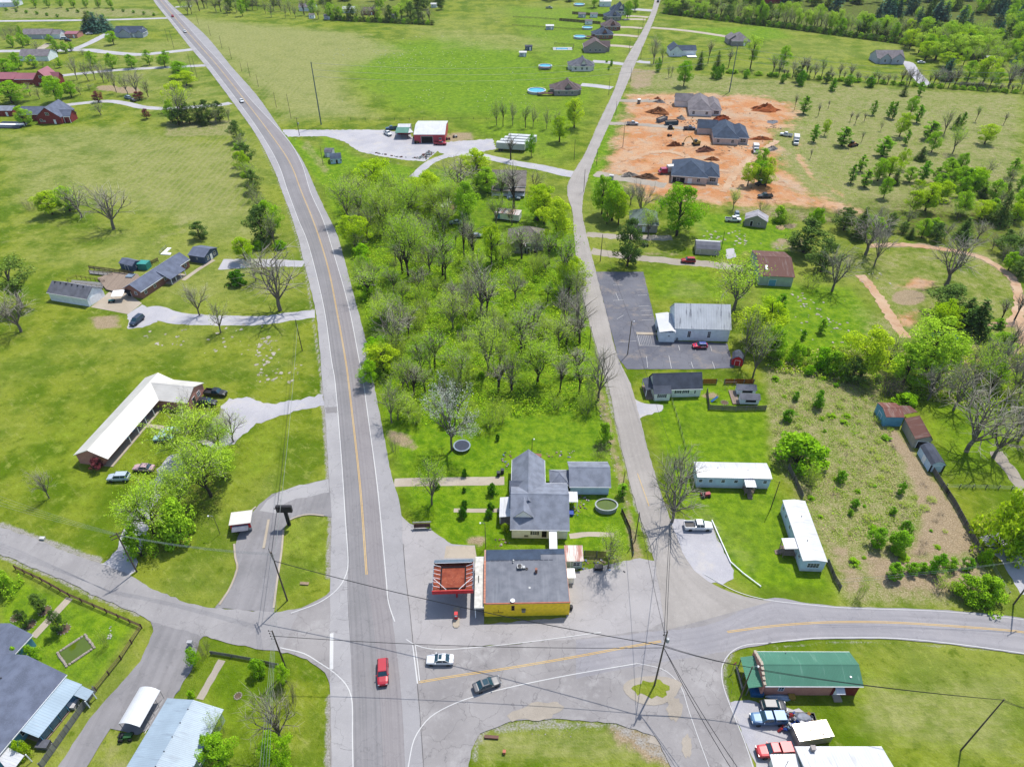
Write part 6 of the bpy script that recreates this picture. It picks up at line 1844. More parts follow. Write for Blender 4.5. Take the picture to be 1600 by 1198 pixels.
b=Bld('workshop','long workshop with pale blue ribbed metal roof on the bottom edge','workshop',(261.7,1090),(172,1240),(349.4,1108),z=3.1)
b.gable(3.1,4.3,S_GREENW,MBLUE,trim=False)
for i in range(7):
 b.part('roof_bolt',MB().box(b.x0+1.5+i*2.2,b.x0+1.62+i*2.2,-.1,.1,4.3,4.4),STEEL_D)
b.door('L',1.5,0);b.win('L',-1.5,1.0);b.win('B',-4,1.0);b.win('B',0,1.0)
# --- motel-like L-shaped lodge
b=Bld('lodge','long L-shaped brick lodge with cream metal roof in the left field','lodge',(114.3,711),(226.8,590),(167.4,718.7),z=2.8)
court=1 if b.loc(247,627,2.8)[1]>0 else-1
ins=(0,0,1.9 if court<0 else 0,1.9 if court>0 else 0)
b.gable(2.8,4.9,B_PINK,MCREAM,oh=.4,ohx=.3,inset=ins,trim=False)
w=b.wing
fc='B' if court>0 else 'F'
ye=b.y1 if court>0 else b.y0
for i in range(7):
 b.post(b.x0+.8+(b.L-9)*i/6,ye-court*.3,0,2.7)
b.part('walkway',MB().box(b.x0+.3,b.x1-.3,min(ye-court*2.28,ye-court*.02),max(ye-court*2.28,ye-court*.02),0,.16),M_CONC)
for i in range(8):
 x=b.x0+2.2+(b.L-12)*i/7
 b.door(fc,x,.16,.95,2.05,mat=S_AQUA);b.win(fc,x+1.7,.9,1.2,1.1)
 b.win('F' if court>0 else 'B',x,1.2,1.0,.9)
e1=b.loc(301.5,605,4.9);f1=b.loc(247,627,2.8);g1=b.loc(294.5,630.5,2.8);h1=b.loc(317,597.6,2.8)
bx0,bx1=sorted((g1[0],h1[0]));by0,by1=sorted((0.0,(g1[1]+h1[1])/2))
b.gable(2.8,4.75,B_PINK,MCREAM,(bx0,bx1,by0,by1),axis='y',oh=.4,ohx=.3,trim=False)
b.win(fc,(bx0+bx1)/2-1.2,1.0,1.2,1.2);b.door(fc,(bx0+bx1)/2+1.2,.1,1.2,2.1,mat=GLASS)
b.part('gable_panel',MB().slabn([(b.x0+.27,b.y0+.6,2.85),(b.x0+.27,b.y1-.6,2.85),(b.x0+.27,0,4.6)],.04)if False else MB().add([(b.x0+.28,b.y0+.7,2.95),(b.x0+.28,b.y1-.7,2.95),(b.x0+.28,0,4.7),(b.x0+.24,b.y0+.7,2.95),(b.x0+.24,b.y1-.7,2.95),(b.x0+.24,0,4.7)],[(0,1,2),(5,4,3),(0,3,4,1),(1,4,5,2),(2,5,3,0)]),S_AQUA)
tree('plum',155,733,716,20,'round dark red bush against the brick end of the lodge',var=0)
# --- brick ranch house, garage, sheds, deck
b=Bld('ranch_house','long brick ranch house with grey roof in the left field','house',(219.4,456.6),(296.6,405),(190.5,451),z=2.7)
b.gable(2.7,4.7,B_BROWN,SH_BLUEG,oh=.4)
w=b.wing
fx0,_=b.loc(246,440,2.7)
for u,ww in((b.x0+2.2,.9),(b.x0+6.2,.9),(b.x0+11,.9),(b.x1-2.2,.9)):
 b.win('F',u,1.0,ww,1.3)
qa,qb=b.loc(273.8,431,2.4),b.loc(289.7,419.7,2.4)
xx0,xx1=sorted((qa[0],qb[0]));xx0-=2.2
b.part('porch_roof',MB().slab([(xx0,b.y0-2.6,2.2),(xx1,b.y0-2.6,2.2),(xx1,-1.2,4.2),(xx0,-1.2,4.2)],.12),SH_BLUEG)
b.part('porch_floor',MB().box(xx0+.3,xx1-.2,b.y0-2.4,b.y0+.38,0,.3),M_CONC)
for i in range(4):
 b.post(xx0+.4+(xx1-xx0-.8)*i/3,b.y0-2.3,.3,2.1)
b.door('F',(xx0+xx1)/2,.3,1.0,2.05)
b.win('L',-1.0,1.2,.9,1.0);b.part('window_awning',MB().slab([(b.x0-.9,.6,1.9),(b.x0+.35,.6,2.3),(b.x0+.35,3.4,2.3),(b.x0-.9,3.4,1.9)],.06),SHUT)
b.door('L',2.0,0,1.6,2.0,mat=GLASS)
b=Bld('garage','white detached garage with charcoal roof beside the ranch house','garage',(72.2,457.2),(135,467.5),(99,440),z=2.9)
_,yc=b.loc(161,449.7,2.9)
b.gable(2.9,5.2,S_WHITE,SH_MID,(b.x0,b.x1,b.y0,yc),oh=.3)
ym=(b.y0+yc)/2
b.door('R',ym,0,4.6,2.2,mat=TRIM,panels=4,name='garage_door');b.door('R',ym+3.2 if yc-b.y0>8 else ym+2.9,0,.8,2.0)
for i in range(6):
 b.part('roof_vent',MB().box(b.x0+1.2+i*2.1,b.x0+1.55+i*2.1,ym-.55,ym-.2,5.0,5.28),SHUT)
b=Bld('garden_shed','navy shed with grey roof behind the ranch house deck','shed',(184.7,411),(206,416),(192,404),z=2.2)
_,yc=b.loc(216,406.5,2.2)
b.gable(2.2,3.2,S_NAVY,SH_BLUEG,(b.x0,b.x1,b.y0,max(b.y1,yc)),oh=.2,trim=False)
b.win('R',(b.y0+max(b.y1,yc))/2,1.0,.7,.7);b.door('F',0,0,1.2,1.8,mat=S_NAVY)
b=Bld('guest_cabin','navy cabin with white windows at the far end of the ranch house','cabin',(292.5,398.5),(319,402.5),(309,384),z=2.6)
_,yc=b.loc(337.5,386.5,2.6)
b.gable(2.6,3.9,S_NAVY,SH_BLUEG,(b.x0,b.x1,b.y0,max(yc,b.y1)),oh=.25,trim=False)
ym=(b.y0+max(yc,b.y1))/2
b.win('R',ym-1.8,.9,.8,1.3);b.win('R',ym+1.8,.9,1.0,1.3);b.door('R',ym,.1,.9,2.0);b.win('F',0,1.4,.4,.4,cols=1,rows=1)
deck=thing('timber_deck','weathered timber deck with ramps and brown rails by the ranch house','deck',tuple(P(180,440)),0)
def lw(o,x,y,z):
 p=P(x,y,z)
 return Vector((p.x-o.location.x,p.y-o.location.y,z))
dk=[lw(deck,*p,.6)for p in((152,434),(175,426),(150,422),(215,428),(222,436),(188,457),(166,452))]
m=MB();tri=geometry.tessellate_polygon([[Vector((p.x,p.y,0))for p in dk]])
m.add([(p.x,p.y,.6)for p in dk]+[(p.x,p.y,.45)for p in dk],[tuple(t)for t in tri]+[tuple(i+7 for i in t)[::-1]for t in tri]+[(i,i+7,(i+1)%7+7,(i+1)%7)for i in range(7)])
m.build('boards',WOOD,deck)
def rail_line(o,pts,z0,h,mat,name='railing',boards=False,step=1.6,r=.045):
 w=[lw(o,*p,z0)for p in pts]
 m=MB()
 for a,c in zip(w[:-1],w[1:]):
  a=Vector((a.x,a.y,z0));c=Vector((c.x,c.y,z0))
  n=max(1,int((c-a).length/step))
  for i in range(n+1):
   q=a.lerp(c,i/n)
   m.box(q.x-.05,q.x+.05,q.y-.05,q.y+.05,0,z0+h)
  for k in((.95,.5,.75,.3)if boards else(.97,.5)):
   m.tube([a+Vector((0,0,h*k)),c+Vector((0,0,h*k))],r,4)
 return m.build(name,mat,o)
rail_line(deck,[(140,420),(172,424),(210,430)],.5,1.2,WOOD_D,boards=True,r=.09)
rail_line(deck,[(140,426),(176,430)],.5,1.0,WOOD,r=.06);rail_line(deck,[(140,421),(176,426)],.4,1.0,WOOD,r=.06)
rail_line(deck,[(106,440),(120,434),(164,441)],.3,1.0,WOOD_D,r=.06);rail_line(deck,[(112,445),(160,449)],.3,1.0,WOOD,r=.06)
for k,pts in enumerate((((139,422),(176,427),(176,431),(140,427)),((112,437),(164,442),(160,450),(110,445)))):
 q=[lw(deck,*p,.4)for p in pts]
 MB().slabn([(p.x,p.y,.35+.1*(i in(1,2)))for i,p in enumerate(q)],.08).build('ramp',WOOD_GREY,deck)
g=thing('garden_fence','short dark board fence behind the ranch house','fence',tuple(P(236,412)),0)
rail_line(g,[(225,414),(238,414),(248,409)],.1,1.5,WOOD_D,'boards',True,r=.12)
g=thing('kennel','white L-shaped slab pen behind the ranch house roof','pen',tuple(P(258,394)),0)
q=[lw(g,*p,0)for p in((251,398),(262,388),(268,388),(260,395),(268,396),(266,399))]
MB().prism([(p.x,p.y)for p in q],.02,.25).build('slab',TRIM,g)
rail_line(g,[(250,397),(260,387)],.1,1.0,GALV)
# --- red metal barn and yard buildings
zz=height_between(646,223.5,210)
b=Bld('red_barn','red metal barn with white roof in the gravel yard','barn',(646,210.5),(695.3,210.5),(650,189),z=zz)
b.gable(zz,zz+1.6,MRED,MW,oh=.15,trim=False,cap=False)
b.door('F',-1.2,0,5.4,zz*.78,mat=DARKVOID,name='barn_door')
b.win('F',5,1.5,1.0,1.0)
b=Bld('open_shed','green-roofed open shed against the red barn','shed',(617,207),(637.5,207),(618,199.5),z=3.2)
b.flat(3.0,MGREEN,slope=.4)
for x in(b.x0+.2,0,b.x1-.2):
 b.post(x,b.y0+.2,0,2.9,WOOD_D);b.post(x,b.y1-.2,0,3.2,WOOD_D)
b.part('back_wall',MB().box(b.x0+.1,b.x1-.1,b.y1-.15,b.y1-.05,0,3.1),MRED)
b=Bld('open_shed','white lean-to roof joining the red barn and green shed','shed',(636,207.5),(646,206),(638.5,196.5),z=3.0)
b.flat(2.8,MW,slope=.6)
for x in(b.x0+.2,b.x1-.2):
 b.post(x,b.y0+.2,0,2.6,WOOD_D);b.post(x,b.y1-.2,0,3.2,WOOD_D)
b=Bld('storage_shed','white-topped storage shed behind the green-roofed shed','shed',(621,199),(641,199),(621.5,193.5),z=3.2)
b.gable(3.2,3.9,S_GREY,MW,oh=.1,trim=False)
# --- small sheds on the verge by the highway
b=Bld('garden_shed','grey display shed on the grass beside the highway','shed',(506,238),(519,238),(505.5,232),z=2.3)
gambrel(b,2.2,3.3,S_GREY,SH_MID);b.door('F',0,0,1.2,1.8)
b=Bld('garden_shed','pale display shed with dark roof, lower one of the pair on the grass','shed',(515.5,249),(533.5,247.5),(514,241),z=2.2)
gambrel(b,2.2,3.4,S_BLUEW,SH_NAVY);b.door('F',.3,0,.9,1.8,mat=SHUT);b.win('F',-1.8,1.0,.7,.7);b.win('F',2.2,1.0,.7,.7)
# --- houses inside the wooded lot
b=Bld('grey_house','weathered grey gabled house with white porch rail among the trees','house',(767,291),(822,292),(772,270),z=3.6)
b.gable(3.6,7.6,S_OLD,SH_OLD,oh=.4)
b.gable(3.6,6.4,S_OLD,SH_OLD,(b.x0+1,b.x0+8,b.y0-1.5,0),axis='y')
b.porch(b.x0+.5,b.x1-.5,b.y0-2.6,b.y0+.3,.9,3.2,SH_OLD,mat=TRIM)
b.win('F',-3,1.8);b.win('F',3,1.8);b.door('F',.5,.9)
b=Bld('derelict_house','derelict grey-brown house with sagging hipped roof at the lot edge by the lane','house',(792,379),(851,380),(797,357),z=3.0)
b.hip(3.0,6.6,S_OLD,SH_OLD)
b.gable(3.0,5.4,S_OLD,SH_OLD,(b.x0+1,b.x0+6.5,b.y0-2.5,0),axis='y');b.win('F',b.x1-2.5,1.0);b.win('F',b.x0+3.7,1.0);b.door('F',1.0,0,mat=DARKVOID)
b.part('tarp',MB().slab([(2.0,-2.6,4.72),(3.2,-2.6,4.72),(3.2,-1.6,5.55),(2.0,-1.6,5.55)],.02),plain('pale_tarp',srgb(196,206,222),.5))
b=Bld('old_trailer','dilapidated pale trailer with patched roof in the wooded lot','trailer',(772,332),(811,336.5),(774,324.5),z=2.9)
b.flat(2.9,MRUSTW,slope=.2);b.part('wall',MB().box(b.x0+.1,b.x1-.1,b.y0+.1,b.y1-.1,.5,2.78),S_CREAM)
b.wing=(b.x0+.1,b.x1-.1,b.y0+.1,b.y1-.1);b.door('F',-3,.6,.9,1.9,mat=S_AQUA);b.win('F',1,1.4)
b.part('skirting',MB().box(b.x0+.3,b.x1-.3,b.y0+.3,b.y1-.3,0,.499),DARKVOID)
b=Bld('tin_shed','collapsing shed under bright white tin among the trees','shed',(676,321),(699,325),(679,305),z=2.6)
b.gable(2.6,3.8,S_OLD,MW,oh=.2,trim=False)
b=Bld('tin_shed','brown leaning shack right behind the bright tin roof','shed',(690,327),(708,329),(692,318),z=2.0)
b.flat(2.1,MRUST,slope=.4);b.part('wall',MB().box(b.x0+.2,b.x1-.2,b.y0+.2,b.y1-.2,0,1.98),S_OLD)
# --- lane-side sheds on the right
b=Bld('rusty_barn','big barn with rusty brown metal roof beyond the church','barn',(1187,430.5),(1242.5,433.5),(1198,392),z=3.6)
_,yc=b.loc(1255,395.5,3.6)
b.gable(3.6,6.0,S_GREENW,MRUST,(b.x0,b.x1,b.y0,max(b.y1,yc)),oh=.3,trim=False)
b.part('patch',MB().slab([(b.x0+2.0,b.y0+2.2,4.74),(b.x0+2.7,b.y0+2.2,4.74),(b.x0+2.7,b.y0+3.8,5.42),(b.x0+2.0,b.y0+3.8,5.42)],.03),TRIM)
b.door('F',-1.0,0,2.2,2.2,mat=S_AQUA)
b=Bld('derelict_shack','derelict grey shack with sagging tin roof behind the white pickup','shack',(1163.5,342.5),(1165,333),(1200.5,343.5),z=2.6)
b.gable(2.6,4.6,S_OLD,ribbed('tin_patchy',srgb(206,200,206),pitch=.35,rust=srgb(120,112,116),amt=.3),oh=.25,trim=False)
for f in 'LR':
 b.door(f,-1.5,.2,.9,1.9,mat=DARKVOID);b.win(f,1.2,1.0,.8,.9,pane=DARKVOID)
b.part('fallen_rafter',MB().tube([(b.x1+.3,b.y0+.5,2.6),(b.x1+1.2,b.y0-2.0,.1)],.08,5).tube([(b.x0-.3,b.y0+.5,2.6),(b.x0-1.2,b.y0-2.0,.1)],.08,5),WOOD_GREY)
b=Bld('storage_shed','long tan storage shed with two-tone roof beside the red car','shed',(1087.5,388),(1126,390.5),(1089,375),z=2.3)
gambrel(b,2.2,3.6,siding('siding_tan',srgb(186,176,160)),SH_MID)
b.door('F',-3.2,0,1.3,1.8,mat=_mats['siding_tan']);b.win('F',2.5,1.0,.6,.7)
b.part('bright_roof',MB().slab([(b.x0-.01,b.y0+b.W*.5,3.63),(b.x1+.01,b.y0+b.W*.5,3.63),(b.x1+.01,b.y1-b.W*.2,3.1),(b.x0-.01,b.y1-b.W*.2,3.1)],.03),MW)
b=Bld('hidden_house','green-grey old house half hidden behind the big maple','house',(984,350),(1030,352),(985,329),z=3.2)
b.hip(3.2,6.6,S_OLD,shingles('shingles_green_grey',srgb(120,136,128)));b.win('F',2,1.2);b.win('F',-2,1.2);b.door('F',0,.2)
# --- barns beyond the scrub field
b=Bld('blue_barn','blue-walled barn with striped rusty roof at the scrub field corner','barn',(1384.7,651.4),(1414,652),(1371,628.5),z=3.0)
b.gable(3.0,3.7,S_AQUA,MRUST2,oh=.08,trim=False);b.door('L',0,0,1.6,2.0,mat=S_AQUA)
b.part('rear_roof',MB().slab([(b.x1-.3,b.y0+1.2,2.75),(b.x1+4.2,b.y0+2.5,2.75),(b.x1+3.4,b.y1-.6,2.6),(b.x1-.3,b.y1-.4,2.6)],.08),MRUST)
b=Bld('rust_barn','grey-sided barn with rust and silver roof, middle one of the row past the scrub field','barn',(1413.5,652.5),(1430.9,685),(1433,641),z=3.0)
b.gable(2.8,4.0,S_OLD,MRUST,oh=.15,trim=False,ridge=b.y0+b.W*.78)
b.door('R',0,0,2.2,2.1,mat=DARKVOID)
b=Bld('white_shed','white shed with dark roof, front one of the barn row past the scrub field','shed',(1437,696),(1455.3,726),(1456.4,690),z=2.3)
gambrel(b,2.2,3.4,S_BLUEW,SH_DARK);b.door('R',0,0,1.7,1.9,mat=S_BLUEW,panels=1);b.part('wall_trim',MB().box(b.x1-.14,b.x1-.1,b.y0+.1,b.y0+.5,0,2.0).box(b.x1-.14,b.x1-.1,b.y1-.5,b.y1-.1,0,2.0),SHUT)
b.door('F',0,0,1.2,1.9,mat=TRIM)
# --- new houses on the clay lots
def lot_house(label,a,b_,c,wall,roof,garage=False,left=True,name='new_house'):
 b=Bld(name,label,'house',a,b_,c,3.0)
 b.hip(3.0,7.0,wall,roof)
 w=b.wing
 if left:
  b.gable(3.0,6.0,wall,roof,(b.x0-6.5,b.x0+3,b.y1-8.2,b.y1-.3),axis='x',trim=False)
 b.hip(3.0,5.6,wall,roof,(b.x1-3.0,b.x1+4.6,b.y0+1.8,b.y1-2.5))
 w2=b.wing
 for u in(-.3,.25):
  b.win('F',u*b.L,.9,1.2,1.4,wing=w)
 if garage:
  b.door('F',-b.L*.28,0,5.0,2.3,mat=DARKVOID,wing=w,name='garage_door');b.door('F',b.L*.02,0,1.6,2.1,mat=TRIM,wing=w)
 b.win('F',b.x1+2,.8,2.4,1.6,wing=(w2[0],w2[1],w2[2],w2[3]),cols=3)
 b.part('porch_slab',MB().box(w2[1]-4.5,w2[1]+.6,w2[2]-1.8,w2[2]-.01,0,.2),M_CONC)
 return b
lot_house('new whitewashed brick house with taupe roof, farthest on the clay lots',(1077,172),(1114.5,173.5),(1080,152),B_WHITE,SH_TAUPE)
lot_house('new pale brick house with slate roof, middle one on the clay lots',(1115,215.5),(1156,217.5),(1117,193),B_TAN,SH_NAVY)
lot_house('new pinkish brick house with open garage bay, nearest on the clay lots',(1048.5,274),(1107,278.5),(1054,250),B_TAN,SH_NAVY,garage=True,left=False)
# --- row of houses along the lane
def row_house(label,cx,by,wpx,wall,roof,depth=12.5,turn=0.0,gable_front=False,hr=6.8):
 p=P(cx,by);m=mpp(cx,by)
 W=wpx*m
 q=Vector((p.x,p.y))+Vector((0,depth/2))
 b=object.__new__(Bld)
 b.L,b.W=W,depth
 b.rz=turn
 b.ex=Vector((math.cos(turn),math.sin(turn)));b.ey=Vector((-b.ex.y,b.ex.x));b.ctr=q
 b.root=thing('row_house',label,'house',(q.x,q.y,0),turn,'houses in the row along the lane')
 b.x0,b.x1,b.y0,b.y1=-W/2,W/2,-depth/2,depth/2
 if gable_front:
  b.gable(3.2,hr+.6,wall,roof,(b.x0,b.x1,b.y0,b.y1),axis='y');w=b.wing
  b.gable(3.2,hr-.6,wall,roof,(0,b.x1+2.5,b.y0+3,b.y1-2),axis='x',trim=False)
 else:
  b.hip(3.0,hr,wall,roof,(b.x0+W*.12,b.x1-W*.1,b.y0,b.y1));w=b.wing
  b.gable(3.0,hr-.4,wall,roof,(b.x0+W*.42,b.x0+W*.74,b.y0+1.0,b.y1+1.2),axis='y',trim=False)
  b.hip(2.9,hr-1.6,wall,roof,(b.x0+W*.5,b.x1,b.y0+2.2,b.y1-1.6))
  b.hip(2.9,hr-2.0,wall,roof,(b.x0,b.x0+W*.5,b.y0+3.5,b.y1-1.0))
 for u in(-.22,.02,.2):
  b.win('F',u*W,.9,1.2,1.3,wing=w)
 b.win('L',0,.9,wing=w);b.door('R',0,.1,1.0,2.1,wing=w)
 return b
row_house('brown-roofed house with round blue pool, nearest of the lane row',884,150,50,B_GREY,SH_BROWN)
row_house('mid-grey roofed pale brick house, second up the lane row',908.5,112,42,B_WHITE,SH_MID)
row_house('grey brick gable-fronted house beside the rectangular pool',930,83,36,B_GREY,SH_BROWN,gable_front=True)
row_house('slate-blue roofed house with raised pool deck in the lane row',942,62,34,B_BROWN,SH_NAVY)
row_house('brownish roofed house fifth up the lane row',955,48.5,31,B_BROWN,SH_BROWN)
row_house('slate roofed house behind the brown-roofed one, sixth up the row',958,33,28,B_GREY,SH_NAVY)
row_house('tall dark-roofed house with white gable at the far end of the row',968,24,28,B_WHITE,SH_NAVY,hr=8.5)
def small(name,label,cat,cx,by,wpx,dm,he,hr,wall,roof,turn=0.0,group=None,kind='gable',axis='x'):
 p=P(cx,by);W=wpx*mpp(cx,by)
 b=object.__new__(Bld)
 b.L,b.W,b.rz=W,dm,turn
 b.ex=Vector((math.cos(turn),math.sin(turn)));b.ey=Vector((-b.ex.y,b.ex.x));b.ctr=Vector((p.x,p.y))+b.ey*dm/2
 b.root=thing(name,label,cat,(b.ctr.x,b.ctr.y,0),turn,group)
 b.x0,b.x1,b.y0,b.y1=-W/2,W/2,-dm/2,dm/2
 if kind=='gambrel':
  gambrel(b,he,hr,wall,roof)
 elif kind=='hip':
  b.hip(he,hr,wall,roof)
 else:
  b.gable(he,hr,wall,roof,axis=axis,oh=.25,trim=False)
 b.door('F',W*.2,0,.9 if W>2.5 else .7,min(2.0,he*.9));b.win('F',-W*.2,1.0,.7,.7)
 return b
small('white_barn','white metal barn at the far end of the lane row','barn',946,11,18,9,4,5.6,S_WHITE,MW)
small('garden_shed','small white-roofed shed alone in the big lawn behind the lane row','shed',859,47,13,4,2.6,3.3,S_GREY,MW)
small('garden_shed','small dark shed on the lawn above the white utility shed','shed',826,79.5,12,4,2.6,3.2,S_NAVY,SH_DARK)
small('garden_shed','small pale utility shed below the dark one on the lawn','shed',817,89,12,4,2.5,3.1,S_GREY,MW)
small('garden_shed','grey shed by the brown fence, left one of two','shed',909.5,28,12,4,2.6,3.4,S_GREY,SH_TAUPE)
small('garden_shed','grey shed with white front by the brown fence, right one of two','shed',928,28,12,4,2.6,3.4,S_WHITE,SH_TAUPE)
small('pool_house','little grey pool house in front of the long brown fence','shed',920,39,12,4,2.5,3.4,S_WHITE,SH_TAUPE)
# --- houses beyond, upper right
b=small('farm_house','white gabled house with dark roof behind the bare tree by the lane','house',1056,89,20,13,3.4,6.6,S_WHITE,SH_NAVY,axis='y')
b.gable(3.2,5.6,S_WHITE,SH_NAVY,(b.x1-3,b.x1+9.5,b.y0+2,b.y1-2),axis='x');b.part('deck',MB().box(b.x1+3,b.x1+9,b.y0-3,b.y0+1.9,.3,.6),TRIM)
b=small('farm_house','grey hip-roofed house at the end of the long pale driveway','house',1157,72.5,29,15,3.2,7.4,B_GREY,SH_TAUPE,kind='hip')
b.gable(3.2,6.0,B_GREY,SH_TAUPE,(b.x0-1.5,b.x0+7,b.y0+4,b.y1),axis='y',trim=False)
b=small('farm_house','lone grey house with twin front gables below the woods','house',1390,100,43,12,3.2,6.8,S_GREY,SH_TAUPE)
b.gable(3.2,6.4,S_GREY,SH_TAUPE,(b.x1-9,b.x1-.5,b.y0-2,1),axis='y',trim=True);b.win('F',b.x1-5,1.2,1.2,1.5)
b.gable(3.2,6.2,S_GREY,SH_TAUPE,(b.x0+1.5,b.x0+9,b.y0-1,1),axis='y');b.win('F',b.x0+5,1.2,1.2,1.5)
small('white_shed','tiny white-roofed shed deep in the right-hand trees','shed',1550,99,17,7,2.6,3.6,S_OLD,MW)
small('brown_house','dark brown house at the top edge behind the pasture belt','house',1212,6,38,16,4,7,B_RED,SH_BROWN)
# --- houses within the far tree belt
far='far houses among the trees of the field-end belt'
small('far_house','maroon house between the belt trees at the end of the hay field','house',577,24,19,9,3,5,B_RED,SH_BROWN)
small('far_house','pale long house left in the belt at the end of the hay field','house',480,18,26,9,3,5,S_WHITE,SH_TAUPE)
small('far_house','white shed right of the far pale house in the belt','house',545,21,20,8,3,4.4,S_WHITE,MW)
small('far_shed','small grey shed at the foot of the belt near its middle','shed',512,31,12,4,2.6,3.6,S_GREY,SH_MID)
small('far_shed','small pale shed at the foot of the belt by the road side','shed',487,29.5,9,4,2.6,3.4,S_WHITE,SH_TAUPE)
small('far_shed','white van-sized shed at the right end of the belt','shed',678,12.5,10,4,2.6,3.4,S_WHITE,MW)
small('far_shed','small tan shed below the maroon house in the belt','shed',616,30,10,4,2.4,3.2,S_OLD,SH_MID)
# --- houses upper left
b=small('brick_house','dark red brick house with navy roof and front gable on the left edge','house',79,194,40,14,3.2,8.0,B_RED,SH_BLUEG,axis='y')
b.win('F',0,4.2,1.6,1.3);b.win('F',-4,1.0,1.2,1.3)
b.gable(3.2,6.0,B_RED,SH_BLUEG,(b.x0-12,b.x0+4,b.y0+5,b.y1-1),axis='x');b.win('F',b.x0-6,1.0)
b.gable(3.0,5.4,B_RED,SH_BLUEG,(b.x1-4,b.x1+3.5,b.y0+2.0,b.y0+9),axis='x')
for x in(b.x1+.3,b.x1+3.2):
 b.post(x,b.y0+1.6,0,2.8)
small('brick_outbuilding','low brick outbuilding with blue-grey roof at the left frame edge','outbuilding',5,182,34,8,2.8,4.2,B_RED,SH_GREY)
b=thing('pool_cover','two dark pool covers split by a white walkway on the left edge','pool',tuple(P(14,198)),-.05)
mm=mpp(14,198)
MB().box(-22*mm,22*mm,3.4,6.4,.0,.5).box(-22*mm,22*mm,-3.0,1.2,.0,.5).build('cover',plain('navy_cover',srgb(44,56,76),.6),b)
MB().box(-22*mm,22*mm,1.3,3.3,.0,.45).build('walkway',TRIM,b)
b=small('red_roofed_house','brick house with dusty red metal roof left of the driveway','house',68,135,26,11,3.4,8.4,B_RED,MREDROOF,axis='y')
b.win('F',0,4.4,1.6,1.4)
b.gable(3.0,5.4,B_RED,MREDROOF,(b.x0-18,b.x0+4,b.y0+3,b.y1+1),axis='x')
b.gable(3.2,6.0,B_RED,MREDROOF,(b.x1-4,b.x1+3,b.y0+4,b.y1-1),axis='x')
small('red_roofed_barn','second dusty red roof touching the left frame edge','barn',8,133,34,11,3.2,5.6,B_RED,MREDROOF)
b=small('bungalow','long grey-roofed bungalow in front of the brown trees, far left','house',58,61.5,46,12,3.0,5.6,S_GREY,SH_TAUPE)
b.gable(3.0,5.2,S_WHITE,SH_TAUPE,(b.x1-3,b.x1+6,b.y0+1,b.y1-2),axis='x')
small('bungalow','tan-roofed bungalow with white gable just above the red roofs','house',54,96,46,12,3.0,6.0,S_WHITE,SH_TAUPE)
b=small('bungalow','navy-roofed house with front gables alone on the far left lawn','house',201,59,42,12,3.0,6.4,S_GREY,SH_NAVY)
b.gable(3.0,5.8,S_GREY,SH_NAVY,(b.x0+4,b.x0+12,b.y0-1.5,1),axis='y');b.gable(3.0,5.0,S_GREY,SH_NAVY,(b.x0+16,b.x0+21,b.y0-1.0,1),axis='y')
small('salmon_shed','salmon-coloured shed beside the far left bungalow','shed',112,60,20,9,2.8,3.8,B_PINK,MREDROOF)
small('white_barn','white building cut by the top left corner of the frame','barn',12,11,26,12,3.2,4.6,S_WHITE,MW)
# --------- VEHICLES
CGLASS=glass_mat('car_glass',srgb(40,78,92),.05)
LAMP_R=glossy('tail_lamp',srgb(170,20,24));LAMP_W=glossy('head_lamp',srgb(230,234,238))
RIM=plain('wheel_rim',srgb(160,164,170),.35,.7)
_wheel={}
def wheel_mesh(r):
 if r not in _wheel:
  a=MB().lathe([(r*.55,-.1),(r*.96,-.11),(r,-.06),(r,.06),(r*.96,.11),(r*.55,.1)],16)
  c=MB().lathe([(r*.54,-.09),(r*.56,.105),(r*.2,.085),(r*.1,.11)],10)
  for k in(a,c):
   k.v=[(x,z,y)for x,y,z in k.v];k.f=[f[::-1]for f in k.f]
  o1,o2=a.build('tyre',RUBBER),c.build('rim',RIM)
  _wheel[r]=(o1.data,o2.data)
  for o in(o1,o2):
   bpy.data.objects.remove(o)
 return _wheel[r]
SHAPES={'sedan':(4.75,.9,.86,.92,1.44,(-1.75,1.0),(-.95,.25),.33,.96),'hatch':(4.15,.88,.9,.95,1.5,(-1.95,.95),(-1.55,.3),.33,.98),'suv':(4.75,.94,1.02,1.08,1.74,(-2.25,1.05),(-1.95,.4),.38,1.08),'van':(5.0,.98,1.0,1.08,1.78,(-2.4,1.35),(-2.15,.45),.36,1.06),'pickup':(5.8,.98,1.12,1.18,1.86,(-.65,1.35),(-.45,.7),.41,1.16),'capped':(5.8,.98,1.12,1.18,1.86,(-.65,1.35),(-.45,.7),.41,1.16)}
